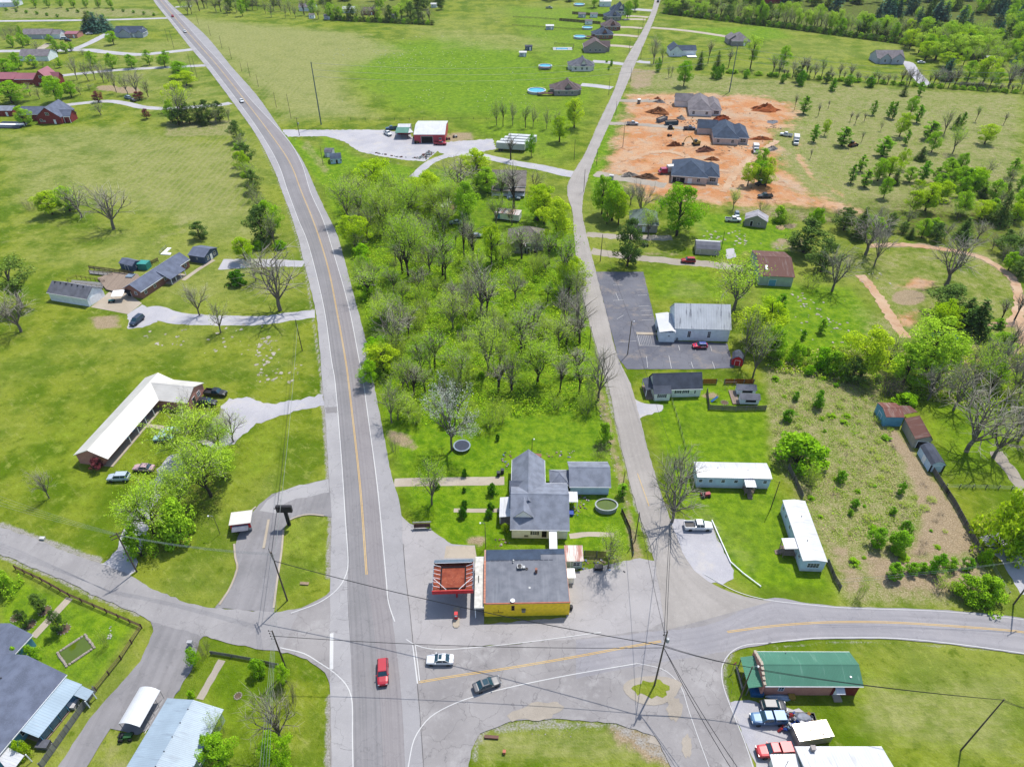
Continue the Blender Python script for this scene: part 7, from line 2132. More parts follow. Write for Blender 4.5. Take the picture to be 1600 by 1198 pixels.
def car(kind,label,x,y,dx,dy,paint,name=None,rough=.42,metal=.1,group=None,roofc=None,hood=None):
 L,w,zh,zb,zr,cb,cr,r,zt=SHAPES[kind]
 a,c=P(x-dx,y-dy),P(x+dx,y+dy)
 p=P(x,y)
 rz=math.atan2(c.y-a.y,c.x-a.x)
 t=thing(name or{'sedan':'sedan','hatch':'hatchback','suv':'suv','van':'minivan','pickup':'pickup_truck','capped':'pickup_truck'}[kind],label,{'pickup':'pickup','capped':'pickup','van':'minivan','suv':'suv'}.get(kind,'car'),(p.x,p.y,0.23 if any(k in label for k in('junction','stop line','highway','church'))else 0.15),rz,group)
 key='paint_%02x%02x%02x'%paint
 m=glossy(key,bright(srgb(*paint),1.3),rough,metal,.15)
 h=L/2
 body=MB()
 fx,rx=h,-h
 st=[(rx,w*.86,.36,zt-.12),(rx+.12,w*.95,.3,zt),(cb[0]-.05,w,.26,zt+.02),(cb[0]+.5,w,.24,zb),(cb[1]-.3,w,.24,zb),(cb[1]+.1,w,.26,zh+.06),(fx-.5,w*.96,.28,zh-.03),(fx-.12,w*.88,.32,zh-.14),(fx,w*.74,.38,zh-.3)]
 ring=[]
 for X,W,z0,z1 in st:
  ring.append([(X,-W*.88,z0),(X,-W,z0+.22),(X,-W*1.0,z1-.18),(X,-W*.92,z1-.03),(X,-W*.6,z1+.02),(X,W*.6,z1+.02),(X,W*.92,z1-.03),(X,W,z1-.18),(X,W,z0+.22),(X,W*.88,z0)])
 n=10
 if kind=='pickup':
  ring=[q for q in ring if q[0][0]>cb[0]-.06]
  bx1=cb[0]-.12
  bed=MB().box(rx+.05,bx1,-w+.1,w-.1,.55,.68)
  bed.box(rx+.05,bx1,-w,-w+.099,.4,zt).box(rx+.05,bx1,w-.099,w,.4,zt).box(rx,rx+.049,-w*.97,w*.97,.45,zt-.02)
  bed.build('bed',m,t)
  MB().box(rx+.06,bx1-.01,-w+.11,w-.11,.681,.69).build('bed_liner',STEEL_D,t)
 body.v=[v for q in ring for v in q]
 for i in range(len(ring)-1):
  for k in range(n):
   body.f.append((i*n+k,(i+1)*n+k,(i+1)*n+(k+1)%n,i*n+(k+1)%n))
 body.f.append(tuple(range(n)));body.f.append(tuple(range(len(ring)*n-1,(len(ring)-1)*n-1,-1)))
 body.mi=[0]*len(body.f)
 body.build('body',m,t,smooth=False)
 def frust(x0,x1,X0,X1,wb,wt,z0,z1):
  return[(x0,-wb,z0),(x1,-wb,z0),(x1,wb,z0),(x0,wb,z0),(X0,-wt,z1),(X1,-wt,z1),(X1,wt,z1),(X0,wt,z1)]
 F6=[(4,5,6,7),(0,1,5,4),(1,2,6,5),(2,3,7,6),(3,0,4,7)]
 MB().add(frust(cb[0],cb[1],cr[0],cr[1],w*.9,w*.74,zb-.02,zr-.03),F6).build('windows',CGLASS,t)
 roof=MB().add(frust(cr[0]-.06,cr[1]+.06,cr[0]+.02,cr[1]-.02,w*.77,w*.7,zr-.045,zr+.02),[(3,2,1,0)]+F6)
 for s in(-1,1):
  for(xb,xt)in((cb[0],cr[0]),(cb[1],cr[1]),((cb[0]+cb[1])/2-.1,(cr[0]+cr[1])/2-.1)):
   roof.tube([(xb,s*w*.905,zb-.03),(xt,s*w*.745,zr-.02)],.045,4)
 roof.build('roof',m if roofc is None else roofc,t)
 if kind=='capped':
  MB().add(frust(rx+.1,cb[0]-.1,rx+.35,cb[0]-.15,w*.93,w*.8,zt-.02,zr-.04),F6).build('canopy',m,t)
  g=MB()
  for s in(-1,1):
   g.add([(rx+.5,s*w*.915,zt+.12),(cb[0]-.3,s*w*.915,zt+.12),(cb[0]-.35,s*w*.835,zr-.2),(rx+.65,s*w*.835,zr-.2)],[(0,1,2,3)])
  g.build('canopy_window',CGLASS,t)
 ty,rim=wheel_mesh(r)
 for X in(h*.62,-h*.6):
  for s in(-1,1):
   o=bpy.data.objects.new('wheel',ty);COL.objects.link(o);o.parent=t;o.location=(X,s*(w-.1),r-.13)
   q=bpy.data.objects.new('rim',rim);COL.objects.link(q);q.parent=o
   if s<0:
    q.rotation_euler=(0,0,math.pi)
 for s in(-1,1):
  MB().box(fx-.2,fx-.03,s*w*.68-.16,s*w*.68+.16,zh-.34,zh-.2).build('headlight',LAMP_W,t)
  MB().box(rx-.012,rx+.1,s*w*.7-.12,s*w*.7+.12,zt-.4,zt-.2).build('tail_light',LAMP_R,t)
  MB().box(cb[1]-.35,cb[1]-.2,s*(w+.09)-.09,s*(w+.09)+.09,zb-.02,zb+.12).build('mirror',m,t)
 MB().box(fx-.1,fx+.04,-w*.72,w*.72,.3,.46).build('bumper',STEEL_D,t)
 if hood:
  MB().box(cb[1]+.3,fx-.6,-w*.6,w*.6,zh+.055,zh+.07).build('hood_panel',hood,t)
 return t
WHITE_,BLACK_,RED_=(236,238,240),(30,32,36),(186,14,36)
car('suv','red suv driving through the middle of the junction',599,1054,0,8,(176,2,40))
t=car('sedan','white sedan with sunroof waiting at the stop line',688,1034,-8,0,WHITE_)
MB().box(-.35,.2,-.45,.45,1.461,1.47).build('sunroof',CGLASS,t)
t=car('sedan','dark grey sedan with glass roof turning into the junction',761,1072,8,-3,(84,86,92));MB().box(-.7,.2,-.52,.52,1.461,1.468).build('sunroof',CGLASS,t)
car('pickup','white pickup parked on gravel beside the horizontal mobile home',1090,825,8,.1,WHITE_)
car('suv','silver boxy wagon parked at the end of the lodge',187,749,-8,.3,(190,204,214))
car('sedan','pinkish faded sedan parked on the lodge gravel',226,734,-8,-.4,(206,170,172))
car('sedan','pale green sedan half under the lodge trees, nearer one',257,687,-8,.6,(168,204,204));car('sedan','pale green sedan half under the lodge trees, farther one',266,677,-8,.6,(176,206,208))
car('pickup','black pickup with open bed at the lodge gable end',338,617,8,.8,BLACK_);car('suv','black suv parked below the black pickup at the lodge',325,632,8,.4,(34,36,44))
car('van','dark navy minivan on the ranch house gravel drive',215,504,-8,6.5,(44,58,80))
car('sedan','white car coming down the highway past the copse',378,160,3,5,WHITE_);car('sedan','white car farther up the highway, above the other white one',289.5,51,4,5,WHITE_);car('sedan','red car at the far end of the highway',270,27,4,5,RED_)
car('suv','white and blue suv on the lawn beside the far left driveway',200,154.5,-8,-2.5,(150,176,196));car('sedan','black car behind the suv beside the far left driveway',208.5,158.5,8,3,BLACK_)
car('suv','dark red suv on the gravel drive beside the long shed',1075,410,-8,-.2,(168,30,44))
t=car('hatch','red and blue hatchback with sale lettering against the church wall',1093,543.5,-8,.1,(214,16,64),roofc=glossy('paint_blue_wrap',srgb(50,80,170),.3,.2,.5),hood=glossy('paint_blue_wrap2',srgb(50,80,170),.3,.2,.5))
def lettering(text,size,mat,parent,loc,rot,name='lettering',align='CENTER'):
 cu=bpy.data.curves.new(name,'FONT');cu.body=text;cu.size=size;cu.extrude=.006;cu.align_x=align;cu.align_y='CENTER'
 o=bpy.data.objects.new(name,cu);COL.objects.link(o)
 dg=bpy.context.evaluated_depsgraph_get()
 me=bpy.data.meshes.new_from_object(o.evaluated_get(dg));bpy.data.objects.remove(o);bpy.data.curves.remove(cu)
 me.materials.clear();me.materials.append(mat)
 q=bpy.data.objects.new(name,me);COL.objects.link(q);q.parent=parent;q.location=loc;q.rotation_euler=rot
 return q
lettering('SALE',.62,TRIM,t,(-.75,.9,.68),(math.pi/2,0,math.pi))
car('pickup','white pickup parked beside the derelict shack',1145,346,8,.3,WHITE_);car('hatch','grey car behind the white pickup by the shack',1151,338,.5,8,(120,136,150))
car('pickup','dark pickup under the trees at the clay lot edge, lower one',1195,309,-8,.1,(44,52,66));car('suv','black suv under the tree clump at the clay lots',1188,289.5,-8,1,BLACK_);car('sedan','pale car beside the black suv at the clay lots',1196,285,8,.5,(196,202,200))
car('pickup','silver pickup on the middle dirt track near the lane',988,195.5,8,.2,(186,186,190));car('pickup','dark blue pickup on the dirt track before the middle new house',1077,203,8,.2,(60,74,100));car('pickup','white pickup next to the box truck on the clay',1228,213,-8,-1.2,WHITE_)
car('capped','blue capped pickup beside the brick shop',1199,1126,-8,.1,(70,116,158));car('capped','red capped pickup above the white roof on the bottom edge',1209,1176,-8,.5,(190,34,48))
car('pickup','blue-green truck behind the open sheds in the yard',612,203,-8,.6,(36,84,112));car('pickup','white pickup left of the open sheds in the yard',606,211,5,3,WHITE_);car('pickup','red pickup parked across the front of the red barn',688,226.5,8,.2,(176,36,60))
car('suv','black car at the far top of the lane',1028,4,2,-4,BLACK_)
car('sedan','pale car in the clearing left of the old trailer',712,350,-8,.3,(170,188,196));car('sedan','grey car in front of the weathered gabled house',804,312,8,.3,(96,112,122));car('suv','teal suv behind the derelict house',845,343,8,.3,(40,92,104));car('sedan','silver car among trees left of the derelict house',745,371,8,-.6,(150,160,180));car('suv','dark car under the derelict house eaves',828,394,8,.4,BLACK_)
car('sedan','white car beside the lone grey house',1439,99.5,8,.3,WHITE_);car('van','white and blue van by the far left bungalow',99,62.5,-8,.2,(190,206,220));car('suv','black car tucked behind the far left van',107,65,8,.2,BLACK_);car('sedan','white car on the grass near the far dark cedars',140,54.5,8,-.6,WHITE_)
car('hatch','dark wreck under a cover beside the pickup near the brick shop',1207,1106,8,.1,(62,66,74))
car('pickup','olive truck parked in the lane row yard behind the far fence',858,14,8,.2,(150,156,150))
def truck(label,x,y,dx,dy,cab,box,cl,bl,cat='truck',name='box_truck',bh=3.4):
 a,c=P(x-dx,y-dy),P(x+dx,y+dy);p=P(x,y)
 t=thing(name,label,cat,(p.x,p.y,.0),math.atan2(c.y-a.y,c.x-a.x))
 m=glossy('paint_%02x%02x%02x'%cab,srgb(*cab),.3,.1,.5)
 L=cl+bl
 x1=L/2
 MB().add([(x1-cl,-1.1,.5),(x1,-1.1,.5),(x1,1.1,.5),(x1-cl,1.1,.5),(x1-cl,-1.05,2.5),(x1-.9,-1.0,2.5),(x1-.9,1.0,2.5),(x1-cl,1.05,2.5),(x1,-1.05,1.3),(x1,1.05,1.3),(x1-.6,-1.08,1.45),(x1-.6,1.08,1.45)],[(3,2,1,0),(4,5,6,7),(0,1,8,10,5,4),(2,3,7,6,11,9),(1,2,9,8),(8,9,11,10),(10,11,6,5),(0,4,7,3)]).build('cab',m,t)
 MB().add([(x1-.61,-.95,1.5),(x1-.61,.95,1.5),(x1-.86,.9,2.4),(x1-.86,-.9,2.4)],[(0,1,2,3)]).build('windscreen',CGLASS,t).location.x=.02
 MB().box(-x1,x1-cl-.1,-1.22,1.22,1.0,bh).build('cargo_box',box,t)
 MB().box(-x1+.1,x1-.2,-.6,.6,.6,.98).build('chassis',STEEL_D,t)
 ty,rim=wheel_mesh(.5)
 for X in(x1-1.0,-x1+1.4):
  for s in(-1,1):
   o=bpy.data.objects.new('wheel',ty);COL.objects.link(o);o.parent=t;o.location=(X,s*1.0,.5)
   q=bpy.data.objects.new('rim',rim);COL.objects.link(q);q.parent=o
 return t
WBOX=plain('white_box_body',srgb(240,240,238),.5,var=.08)
truck('white box truck parked at the right edge of the clay lots',1243,224,.3,8,WHITE_,WBOX,2.2,5.2)
truck('red-cabbed truck with white box beside the nearest new house',1041,271,-8,.6,(206,40,90),WBOX,3.6,3.4)
truck('white utility truck behind the tree clump on the clay',1180,238,2,8,WHITE_,WBOX,2.2,3.6)
TW=ribbed('trailer_white',srgb(232,236,236),'x',.6)
def trailer_proto():
 t=thing('semi_trailer','white semi-trailer','trailer')
 MB().box(-6.6,6.6,-1.25,1.25,1.15,3.9).build('box',TW,t)
 MB().box(-6.5,6.5,-.5,.5,.9,1.148).build('chassis',STEEL_D,t)
 MB().box(4.0,4.2,-.9,-.75,0,.9).box(4.0,4.2,.75,.9,0,.9).build('landing_leg',STEEL_D,t)
 ty,rim=wheel_mesh(.5)
 for X in(-5.2,-4.1):
  for s in(-1,1):
   o=bpy.data.objects.new('wheel',ty);COL.objects.link(o);o.parent=t;o.location=(X,s*1.0,.5)
 return t
tp=trailer_proto()
pa,pb=P(774,236),P(821,239)
ang=math.atan2(pb.y-pa.y,pb.x-pa.x)
cen=(pa+pb)/2
ny=Vector((-math.sin(ang),math.cos(ang),0))
for i,lab in enumerate(('white semi-trailer, nearest of the four side by side','white semi-trailer, second nearest of the four side by side','white semi-trailer, third of the four side by side','white semi-trailer, farthest of the four side by side')):
 q=cen+ny*(1.3+i*3.6)+Vector((math.cos(ang),math.sin(ang),0))*i*1.2
 o=tp if i==0 else dup(tp,q)
 o.location=(q.x,q.y,0);o.rotation_euler=(0,0,ang);o['label']=lab;o['group']='semi-trailers parked side by side'
def at(name,label,cat,x,y,dx,dy,group=None,z=0.0):
 a,c=P(x-dx,y-dy),P(x+dx,y+dy);p=P(x,y)
 return thing(name,label,cat,(p.x,p.y,z),math.atan2(c.y-a.y,c.x-a.x),group)
t=at('food_trailer','white and red food trailer parked on the loop driveway edge','trailer',381,822,8,-1)
MB().box(-2.0,2.0,-1.6,1.6,.5,2.6).build('body',plain('trailer_red_white',srgb(220,216,214),.5),t)
MB().box(-2.15,2.15,-1.75,1.75,2.601,2.75).build('roof',plain('cream_roof',srgb(244,238,230),.5,var=.05),t)
MB().box(-2.02,2.02,-1.62,-1.601,2.1,2.58).box(-2.02,-1.5,-1.64,-1.602,1.2,2.09).box(1.5,2.02,-1.64,-1.602,1.2,2.09).build('sign_band',PURE_RED,t)
MB().box(-1.3,1.3,-1.63,-1.603,1.25,2.05).build('hatch',SHUT,t)
MB().slab([(-1.6,-3.0,1.9),(1.6,-3.0,1.9),(1.6,-1.65,2.3),(-1.6,-1.65,2.3)],.05).build('awning',plain('grey_awning',srgb(120,124,140),.7),t)
ty,rim=wheel_mesh(.34)
for X in(-1.9,1.9):
 o=bpy.data.objects.new('wheel',ty);COL.objects.link(o);o.parent=t;o.location=(X*.4,1.62 if X>0 else-1.62,.34)
t=at('cargo_trailer','pale metal cargo trailer with dented roof beside the junk trailer','trailer',1266,1152,8,-1.2)
MB().box(-3.0,2.6,-1.3,1.3,.5,2.5).build('body',plain('aluminium_skin',srgb(200,196,190),.35,.5),t)
rm_=MB()
for i in range(8):
 rm_.slab([(-3.1+i*.72,-1.35,2.56),(-3.1+i*.72+.71,-1.35,2.6-.05*(i%2)),(-3.1+i*.72+.71,1.35,2.6-.05*(i%2)),(-3.1+i*.72,1.35,2.56)],.06)
rm_.build('roof',plain('roof_alu',srgb(226,214,196),.3,.3),t)
MB().slabn([(2.6,-1.2,.5),(3.6,0,.5),(2.6,1.2,.5)],.08).build('drawbar',STEEL_D,t)
for s in(-1,1):
 o=bpy.data.objects.new('wheel',ty);COL.objects.link(o);o.parent=t;o.location=(-.4,s*1.35,.34)
t=at('junk_trailer','open trailer heaped with coloured junk beside the brick shop','trailer',1252,1131,8,.3)
MB().box(-2.6,2.2,-1.4,1.4,.5,.62).box(-2.6,2.2,-1.4,-1.3,.621,1.2).box(-2.6,2.2,1.3,1.4,.621,1.2).box(2.1,2.2,-1.3,1.3,.621,1.2).build('bed',STEEL_D,t)
jm=[plain('junk_%d'%i,srgb(*c),.6)for i,c in enumerate(((40,90,190),(226,170,60),(220,220,224),(196,60,60),(70,76,90),(150,156,170),(120,150,180)))]
jr=random.Random(4)
j=MB()
for i in range(70):
 x,y=jr.uniform(-3.8,1.9),jr.uniform(-1.3,1.3)
 M=Matrix.Translation((x,y,(.7 if x>-2.6 else .2)+jr.uniform(0,.5)))@Matrix.Rotation(jr.uniform(0,6),4,Vector((jr.random(),jr.random(),jr.random())).normalized())
 s=jr.uniform(.12,.42)
 j.box(-s,s,-s*.7,s*.7,-s*.4,s*.4,jr.randrange(7),M)
j.build('junk',jm,t)['kind']='stuff'
MB().lathe([(1.1,.6),(1.15,1.1),(.8,1.35),(.1,1.45)],10,(.2,.6,0),sx=1.2,sy=.7).build('tarp',plain('grey_tarp',srgb(150,156,172),.6),t)
YEL=plain('machine_yellow',srgb(206,170,70),.5)
t=at('excavator','yellow excavator digging between the new houses','excavator',1087,226.5,-8,.6)
MB().box(-1.6,1.6,-1.3,-.8,0,.8).box(-1.6,1.6,.8,1.3,0,.8).build('track',STEEL_D,t)
MB().box(-1.7,1.0,-1.2,1.2,.85,1.7).box(-1.7,-.8,-1.2,1.2,1.7,2.1).build('house',YEL,t);MB().box(.0,1.2,.1,1.15,1.701,2.8).build('cab',CGLASS,t)
MB().tube([(.9,-.3,1.5),(3.2,-.3,4.2),(5.2,-.3,3.6)],[.28,.24,.18],6).tube([(5.2,-.3,3.6),(6.2,-.3,1.2)],.16,6).build('boom',YEL,t);MB().box(5.8,6.8,-.8,.2,.4,1.2).build('bucket',STEEL_D,t)
t=at('bulldozer','orange-brown bulldozer parked by the slope trees','bulldozer',1331,229,8,-2)
MB().box(-1.7,1.7,-1.2,-.7,0,.9).box(-1.7,1.7,.7,1.2,0,.9).build('track',STEEL_D,t);MB().box(-1.6,1.7,-.68,.68,.4,1.6).build('body',plain('dozer_orange',srgb(190,120,60),.6),t)
MB().box(-1.2,.1,-.7,.7,1.601,2.6).build('cab',SHUT,t);MB().slab([(2.0,-1.6,.1),(2.0,1.6,.1),(2.3,1.6,1.2),(2.3,-1.6,1.2)],.1).build('blade',STEEL_D,t)
t=at('skid_loader','small dark skid loader beside the blue dumpster','loader',1047.5,202,8,.2)
MB().box(-1.3,1.0,-.8,.8,.4,1.3).box(-.8,.5,-.6,.6,1.301,2.2).build('body',STEEL_D,t);MB().box(1.1,1.8,-.9,.9,.1,.7).build('bucket',YEL,t)
for X in(-.8,.6):
 for s in(-1,1):
  o=bpy.data.objects.new('wheel',wheel_mesh(.41)[0]);COL.objects.link(o);o.parent=t;o.location=(X,s*.9,.41)
def dumpster(label,x,y,dx,dy,c):
 t=at('dumpster',label,'dumpster',x,y,dx,dy)
 m=plain('dumpster_%d'%c[2],srgb(*c),.6)
 MB().add([(-3.0,-1.2,.1),(3.2,-1.2,.1),(3.2,1.2,.1),(-3.0,1.2,.1),(-3.5,-1.25,1.9),(3.2,-1.25,1.9),(3.2,1.25,1.9),(-3.5,1.25,1.9)],[(3,2,1,0),(0,1,5,4),(1,2,6,5),(2,3,7,6),(3,0,4,7)]).build('bin',m,t)
 MB().box(-3.1,2.9,-1.1,1.1,1.2,1.5).build('rubble',plain('rubble_fill',srgb(150,140,130),.9),t)['kind']='stuff'
dumpster('grey open dumpster left of the blue one on the clay',1034,189.5,8,-3,(130,140,156));dumpster('blue-green dumpster by the middle dirt track',1049,194.5,8,-.3,(50,92,112))
t=at('portable_toilet','green portable toilet by the farthest clay driveway','toilet',998,162,8,0)
MB().box(-.7,.7,-.7,.7,0,2.2).build('cabin',plain('toilet_green',srgb(34,84,78),.5),t);MB().slab([(-.75,-.75,2.25),(.75,-.75,2.25),(.75,.75,2.4),(-.75,.75,2.4)],.1).build('roof',TRIM,t);MB().box(-.4,.4,-.72,-.701,.2,2.0).build('door',GALV,t)
for nm,lab,x,y,c in(('riding_mower','red riding mower on the lawn by the leaning bare tree',1102,775,(190,50,70)),('tractor','small tractor right of the red barn',700,218.5,(150,40,44)),('tractor','brown tractor left of the barn door',651,224,(150,120,70)),('utility_cart','white utility cart right of the red barn',711,215,(230,230,228)),('lawn_tractor','green and yellow lawn tractor under the carport end',198,1153,(40,110,50)),('log_splitter','orange machine by the small clay mound',1046,213,(220,130,70)),('go_kart','little dark kart beside the big cedar by the lane',1008,385,(80,70,66))):
 t=at(nm,lab,nm.replace('_',' '),x,y,8,-1)
 k=plain('mach_%02x%02x%02x'%c,srgb(*c),.5)
 MB().box(-.2,1.0,-.4,.4,.45,.95).box(-1.0,-.21,-.5,.5,.45,.7).build('body',k,t);MB().box(-.8,-.3,-.3,.3,.701,.85).box(-.85,-.7,-.3,.3,.851,1.25).build('seat',SHUT,t)
 MB().tube([(-.1,0,.9),(-.25,0,1.25)],.03,4).lathe([(.2,0),(.2,.03)],8,(-.28,0,1.25)).build('steering_wheel',SHUT,t)
 for X,r_ in((.7,.33),(-.7,.41)):
  for s in(-1,1):
   o=bpy.data.objects.new('wheel',wheel_mesh(r_)[0]);COL.objects.link(o);o.parent=t;o.location=(X,s*.55,r_)
   # --------- POLES, WIRES, FENCES AND GARDEN THINGS
POLE=plain('pole_wood',srgb(122,108,94),.9);POLE_D=plain('pole_wood_dark',srgb(92,78,66),.9)
TOPS={}
def pole(key,x,y,top,label,arms=0,trans=False,lamp=None,r=.16,mat=None,h=None,name='utility_pole',az=None,side=0,group=None):
 p=P(x,y);h=h or height_between(x,y,top)
 t=thing(name,label,name.replace('_',' '),(p.x,p.y,0),az if az is not None else 0,group)
 MB().tube([(0,0,-.2),(0,0,h*.5),(0,0,h)],[r,r*.85,r*.65],8).build('pole',mat or POLE,t)
 for i in range(arms):
  z=h-.3-i*.9
  MB().box(-1.2,1.2,-.06-r,.0-r*.7,z,z+.12).build('crossarm',POLE_D,t)
  ins=MB()
  for x_ in(-1.1,-.5,.5,1.1):
   ins.lathe([(.05,0),(.07,.08),(.04,.14),(.06,.2)],6,(x_,-.03-r*.85,z+.121))
  ins.build('insulators',GALV,t)
 if side:
  ins=MB()
  for i in range(side):
   ins.tube([(0,0,h-.2-i*.75),(-.5,0,h-.1-i*.75)],.03,4).lathe([(.07,0),(.1,.1),(.06,.25)],6,(-.55,0,h-.12-i*.75))
  ins.build('insulators',STEEL_D,t)
 if trans:
  MB().lathe([(.05,0),(.26,.04),(.28,.8),(.2,.9),(.05,.92)],10,(r+.3,0,h-3.2)).tube([(0,0,h-2.6),(r+.3,0,h-2.6)],.04,4).build('transformer',plain('transformer_grey',srgb(190,196,202),.4),t)
 if lamp:
  a=lamp
  MB().tube([(0,0,h-.2),(a*.5,0,h+.15),(a,0,h+.1)],.05,5).build('lamp_arm',GALV,t)
  MB().lathe([(.05,.1),(.16,.05),(.18,-.1),(.05,-.14)],8,(a,0,h+.05)).build('lamp_head',TRIM,t)
 TOPS[key]=(p.x,p.y,h)
 return t
pole('J',1022.4,1070.8,985.7,'tall utility pole with transformer on the grass island of the junction',trans=True,side=2,az=.3)
pole('A',449,938,862,'utility pole with twin crossarms on the grass tongue by the loop driveway',2,az=-1.0)
pole('B',448,1047,985,'dark utility pole with side insulators in the garden corner below the junction',side=4,mat=POLE_D)
pole('C',214,893,832,'utility pole with double crossarm where the lodge drive meets the west road',2,az=.6)
pole('D',1583.5,944,868,'utility pole standing on the verge at the right frame edge',1,az=.4)
pole('E',1501,1172,1092,'leaning-looking pole alone in the lower right lawn',r=.13)
pole('F',1156,1091,1041,'pole with small lamp in front of the brick shop',lamp=.9,r=.13)
pole('G',980.5,554,502,'lamp pole between the parking lot and the lane',lamp=.6,trans=False,r=.14)
pole('H',921,545,510,'thin pole on the wood side of the lane opposite the parking lot',r=.11,mat=POLE_D)
pole('I',938,408,366,'pole at the top corner of the church parking lot',r=.14)
pole('K',1127,389,360,'thin pole at the end of the long tan shed',r=.11,mat=POLE_D)
pole('L',1204,795,752,'thin dark pole between the two mobile homes',r=.11,mat=POLE_D)
pole('M',1047,762,716,'pole with red and white transformer in the branches of the leaning tree',trans=True,r=.14)
pole('N',992,845,800,'pole at the kerb below the green oval pool',r=.12,mat=POLE_D)
pole('O',973,762,736,'short pole at the garage end by the lane',r=.1)
pole('Q',831,712,686,'thin lamp pole behind the farmhouse',lamp=.4,r=.09,mat=POLE_D)
pole('R',759,856,817,'slim lamp post at the back corner of the yellow store',lamp=-.9,r=.08,name='lamp_post')
pole('S',472.5,548,500,'dark pole with long shadow in the left field by the highway',r=.14,mat=POLE_D)
pole('T',344,834,806,'small street light over the lodge trees',lamp=-1.0,r=.07,name='lamp_post')
pole('U',502,195,97,'tall slim steel transmission pole by the red barn entrance',r=.32,mat=plain('steel_pole',srgb(120,142,150),.5,.4),name='transmission_pole')
pole('V',1139.5,144,72,'tall slim steel transmission pole behind the clay lots',r=.32,mat=_mats['steel_pole'],name='transmission_pole')
pole('W',468,212,184,'pole with a bank of transformers at the gravel yard entrance',1,trans=True)
pole('X',505,258,229,'thin pole beside the small display sheds',r=.12)
nm='wooden poles lining the lane past the clay lots'
for i,(x,y,ty)in enumerate(((973,230,190),(932,258,233),(912,300,265),(962,180,158),(985,128,106),(1001,93,72),(951,149,124),(983,83,62),(997,58,42),(1004,44,28),(897,250,218))):
 pole('L%d'%i,x,y,ty,('slender wooden pole beside the lane near the clay lots' if x!=897 else 'slender pole on the field side of the lane near the semi-trailers'),r=.12,group=nm if x!=897 else None)
for i,(x,y,ty)in enumerate(((404,136,116),(432,168,144),(455,186,147),(347,76,56),(329,56,39),(362,93,73),(378,112,97),(391,121,97),(309,125,90),(303,122,84),(272,76,47),(263,166,160),(310,38,22),(267,193,168),(263,66,45))):
 pole('H%d'%i,x,y,ty,'slender wooden pole along the upper highway' if x not in(263,267)else('short pole at the left copse edge' if y==193 else 'mailbox-height post on the far left lawn' if y==166 else 'thin pole left of the far highway'),r=.12,group='poles lining the upper highway' if x not in(263,267)else None)
WIRE=plain('wire_dark',srgb(38,38,40),.6);WIRE_P=plain('wire_bright',srgb(196,200,196),.35,.5)
def wire(a,b,label,sag=.8,r=.035,mat=None,da=0.0,db=0.0,sh=0.0,group=None):
 A=Vector(TOPS[a])if isinstance(a,str)else Vector(a);B_=Vector(TOPS[b])if isinstance(b,str)else Vector(b)
 A=A+Vector((sh,0,da));B_=B_+Vector((sh,0,db))
 n=18
 pts=[A.lerp(B_,i/n)-Vector((0,0,sag*4*(i/n)*(1-i/n)))for i in range(n+1)]
 tag(MB().tube(pts,r,4).build('wire',mat or WIRE),label,'wire',group)
wire('A','J','thick dark cable crossing the junction to the island pole',1.6,.07,da=-2.5,db=-4)
wire('B','J','dark cable from the garden corner pole to the island pole',1.2,.05,da=-1.5,db=-4.6)
g='pale wires over the west road'
for k in range(4):
 wire('C','A','pale overhead wire between the west road poles',.9,.02,WIRE_P,-.2-.25*k,-.2-.25*k,-.6+.4*k,g)
 wire(tuple(P(-60,752+6*k,9.5)),'C','pale overhead wire over the left field',.9,.02,WIRE_P,0,-.2-.2*k,0,'pale wires over the left field')
 wire('A','B','pale wire strung between the two poles by the junction',.5,.02,WIRE_P,-.2,-.4-.7*k,-.3+.2*k,'pale wires beside the junction')
 wire('B',tuple(P(404+5*k,1215,11)),'pale wire running off the bottom edge over the garden',.3,.02,WIRE_P,-.2-.7*k,0,0,'pale wires over the lower garden')
for k in range(2):
 wire('A','S','long wire running up beside the highway',1.5,.035,WIRE_P if k else WIRE,-.3-k,-.3-k,.3*k,'wires beside the highway')
 wire('J',tuple(P(1152+12*k,1215,9)),'black wire from the island pole to the bottom edge',.8,.05,None,-4.5,0,0,'black wires to the bottom edge')
 wire('J','M','black wire along the lane from the island pole',1.4,.04,None,-1-1.5*k,-.5-k,-.2*k,'black wires along the lane')
 wire('J','F','black wire from the island pole to the brick shop pole',.5,.05,None,-4-.3*k,-.3,0,'black wires to the brick shop')
 wire('F','E','black wire over the brick shop roof to the lawn pole',.7,.045,None,-.4-.3*k,-.2,0,'black wires over the shop')
 wire('E',tuple(P(1640,1114,9.5)),'black wire from the lawn pole off the right edge',.4,.045,None,-.2-.3*k,0,0,'black wires off the right edge')
 wire('D',tuple(P(1310,905,9)),'pale wire over the road bend',.6,.02,WIRE_P,-.3,-k,0,'pale wires over the road bend')
wire('N','J','thin wire from the kerb pole to the island pole',.8,.035,None,-.3,-2);wire('M','L','thin wire to the pole between the mobile homes',.5,.03,None,-1,-.2);wire('M','G','thin wire up the lane to the parking lot pole',1.2,.03,None,-.4,-.4);wire('G','I','thin wire along the parking lot edge',1.2,.03,None,-.3,-.3)
for k in range(3):
 wire('U','V','bright transmission wire spanning the fields',6.0,.05,WIRE_P,-.5-3*k,-.5-3*k,0,'transmission wires over the fields')
 wire('V',tuple(P(1700,112,22)),'bright transmission wire over the right-hand tree row',5,.05,WIRE_P,-.5-3*k,-2.5*k,0,'transmission wires over the right')
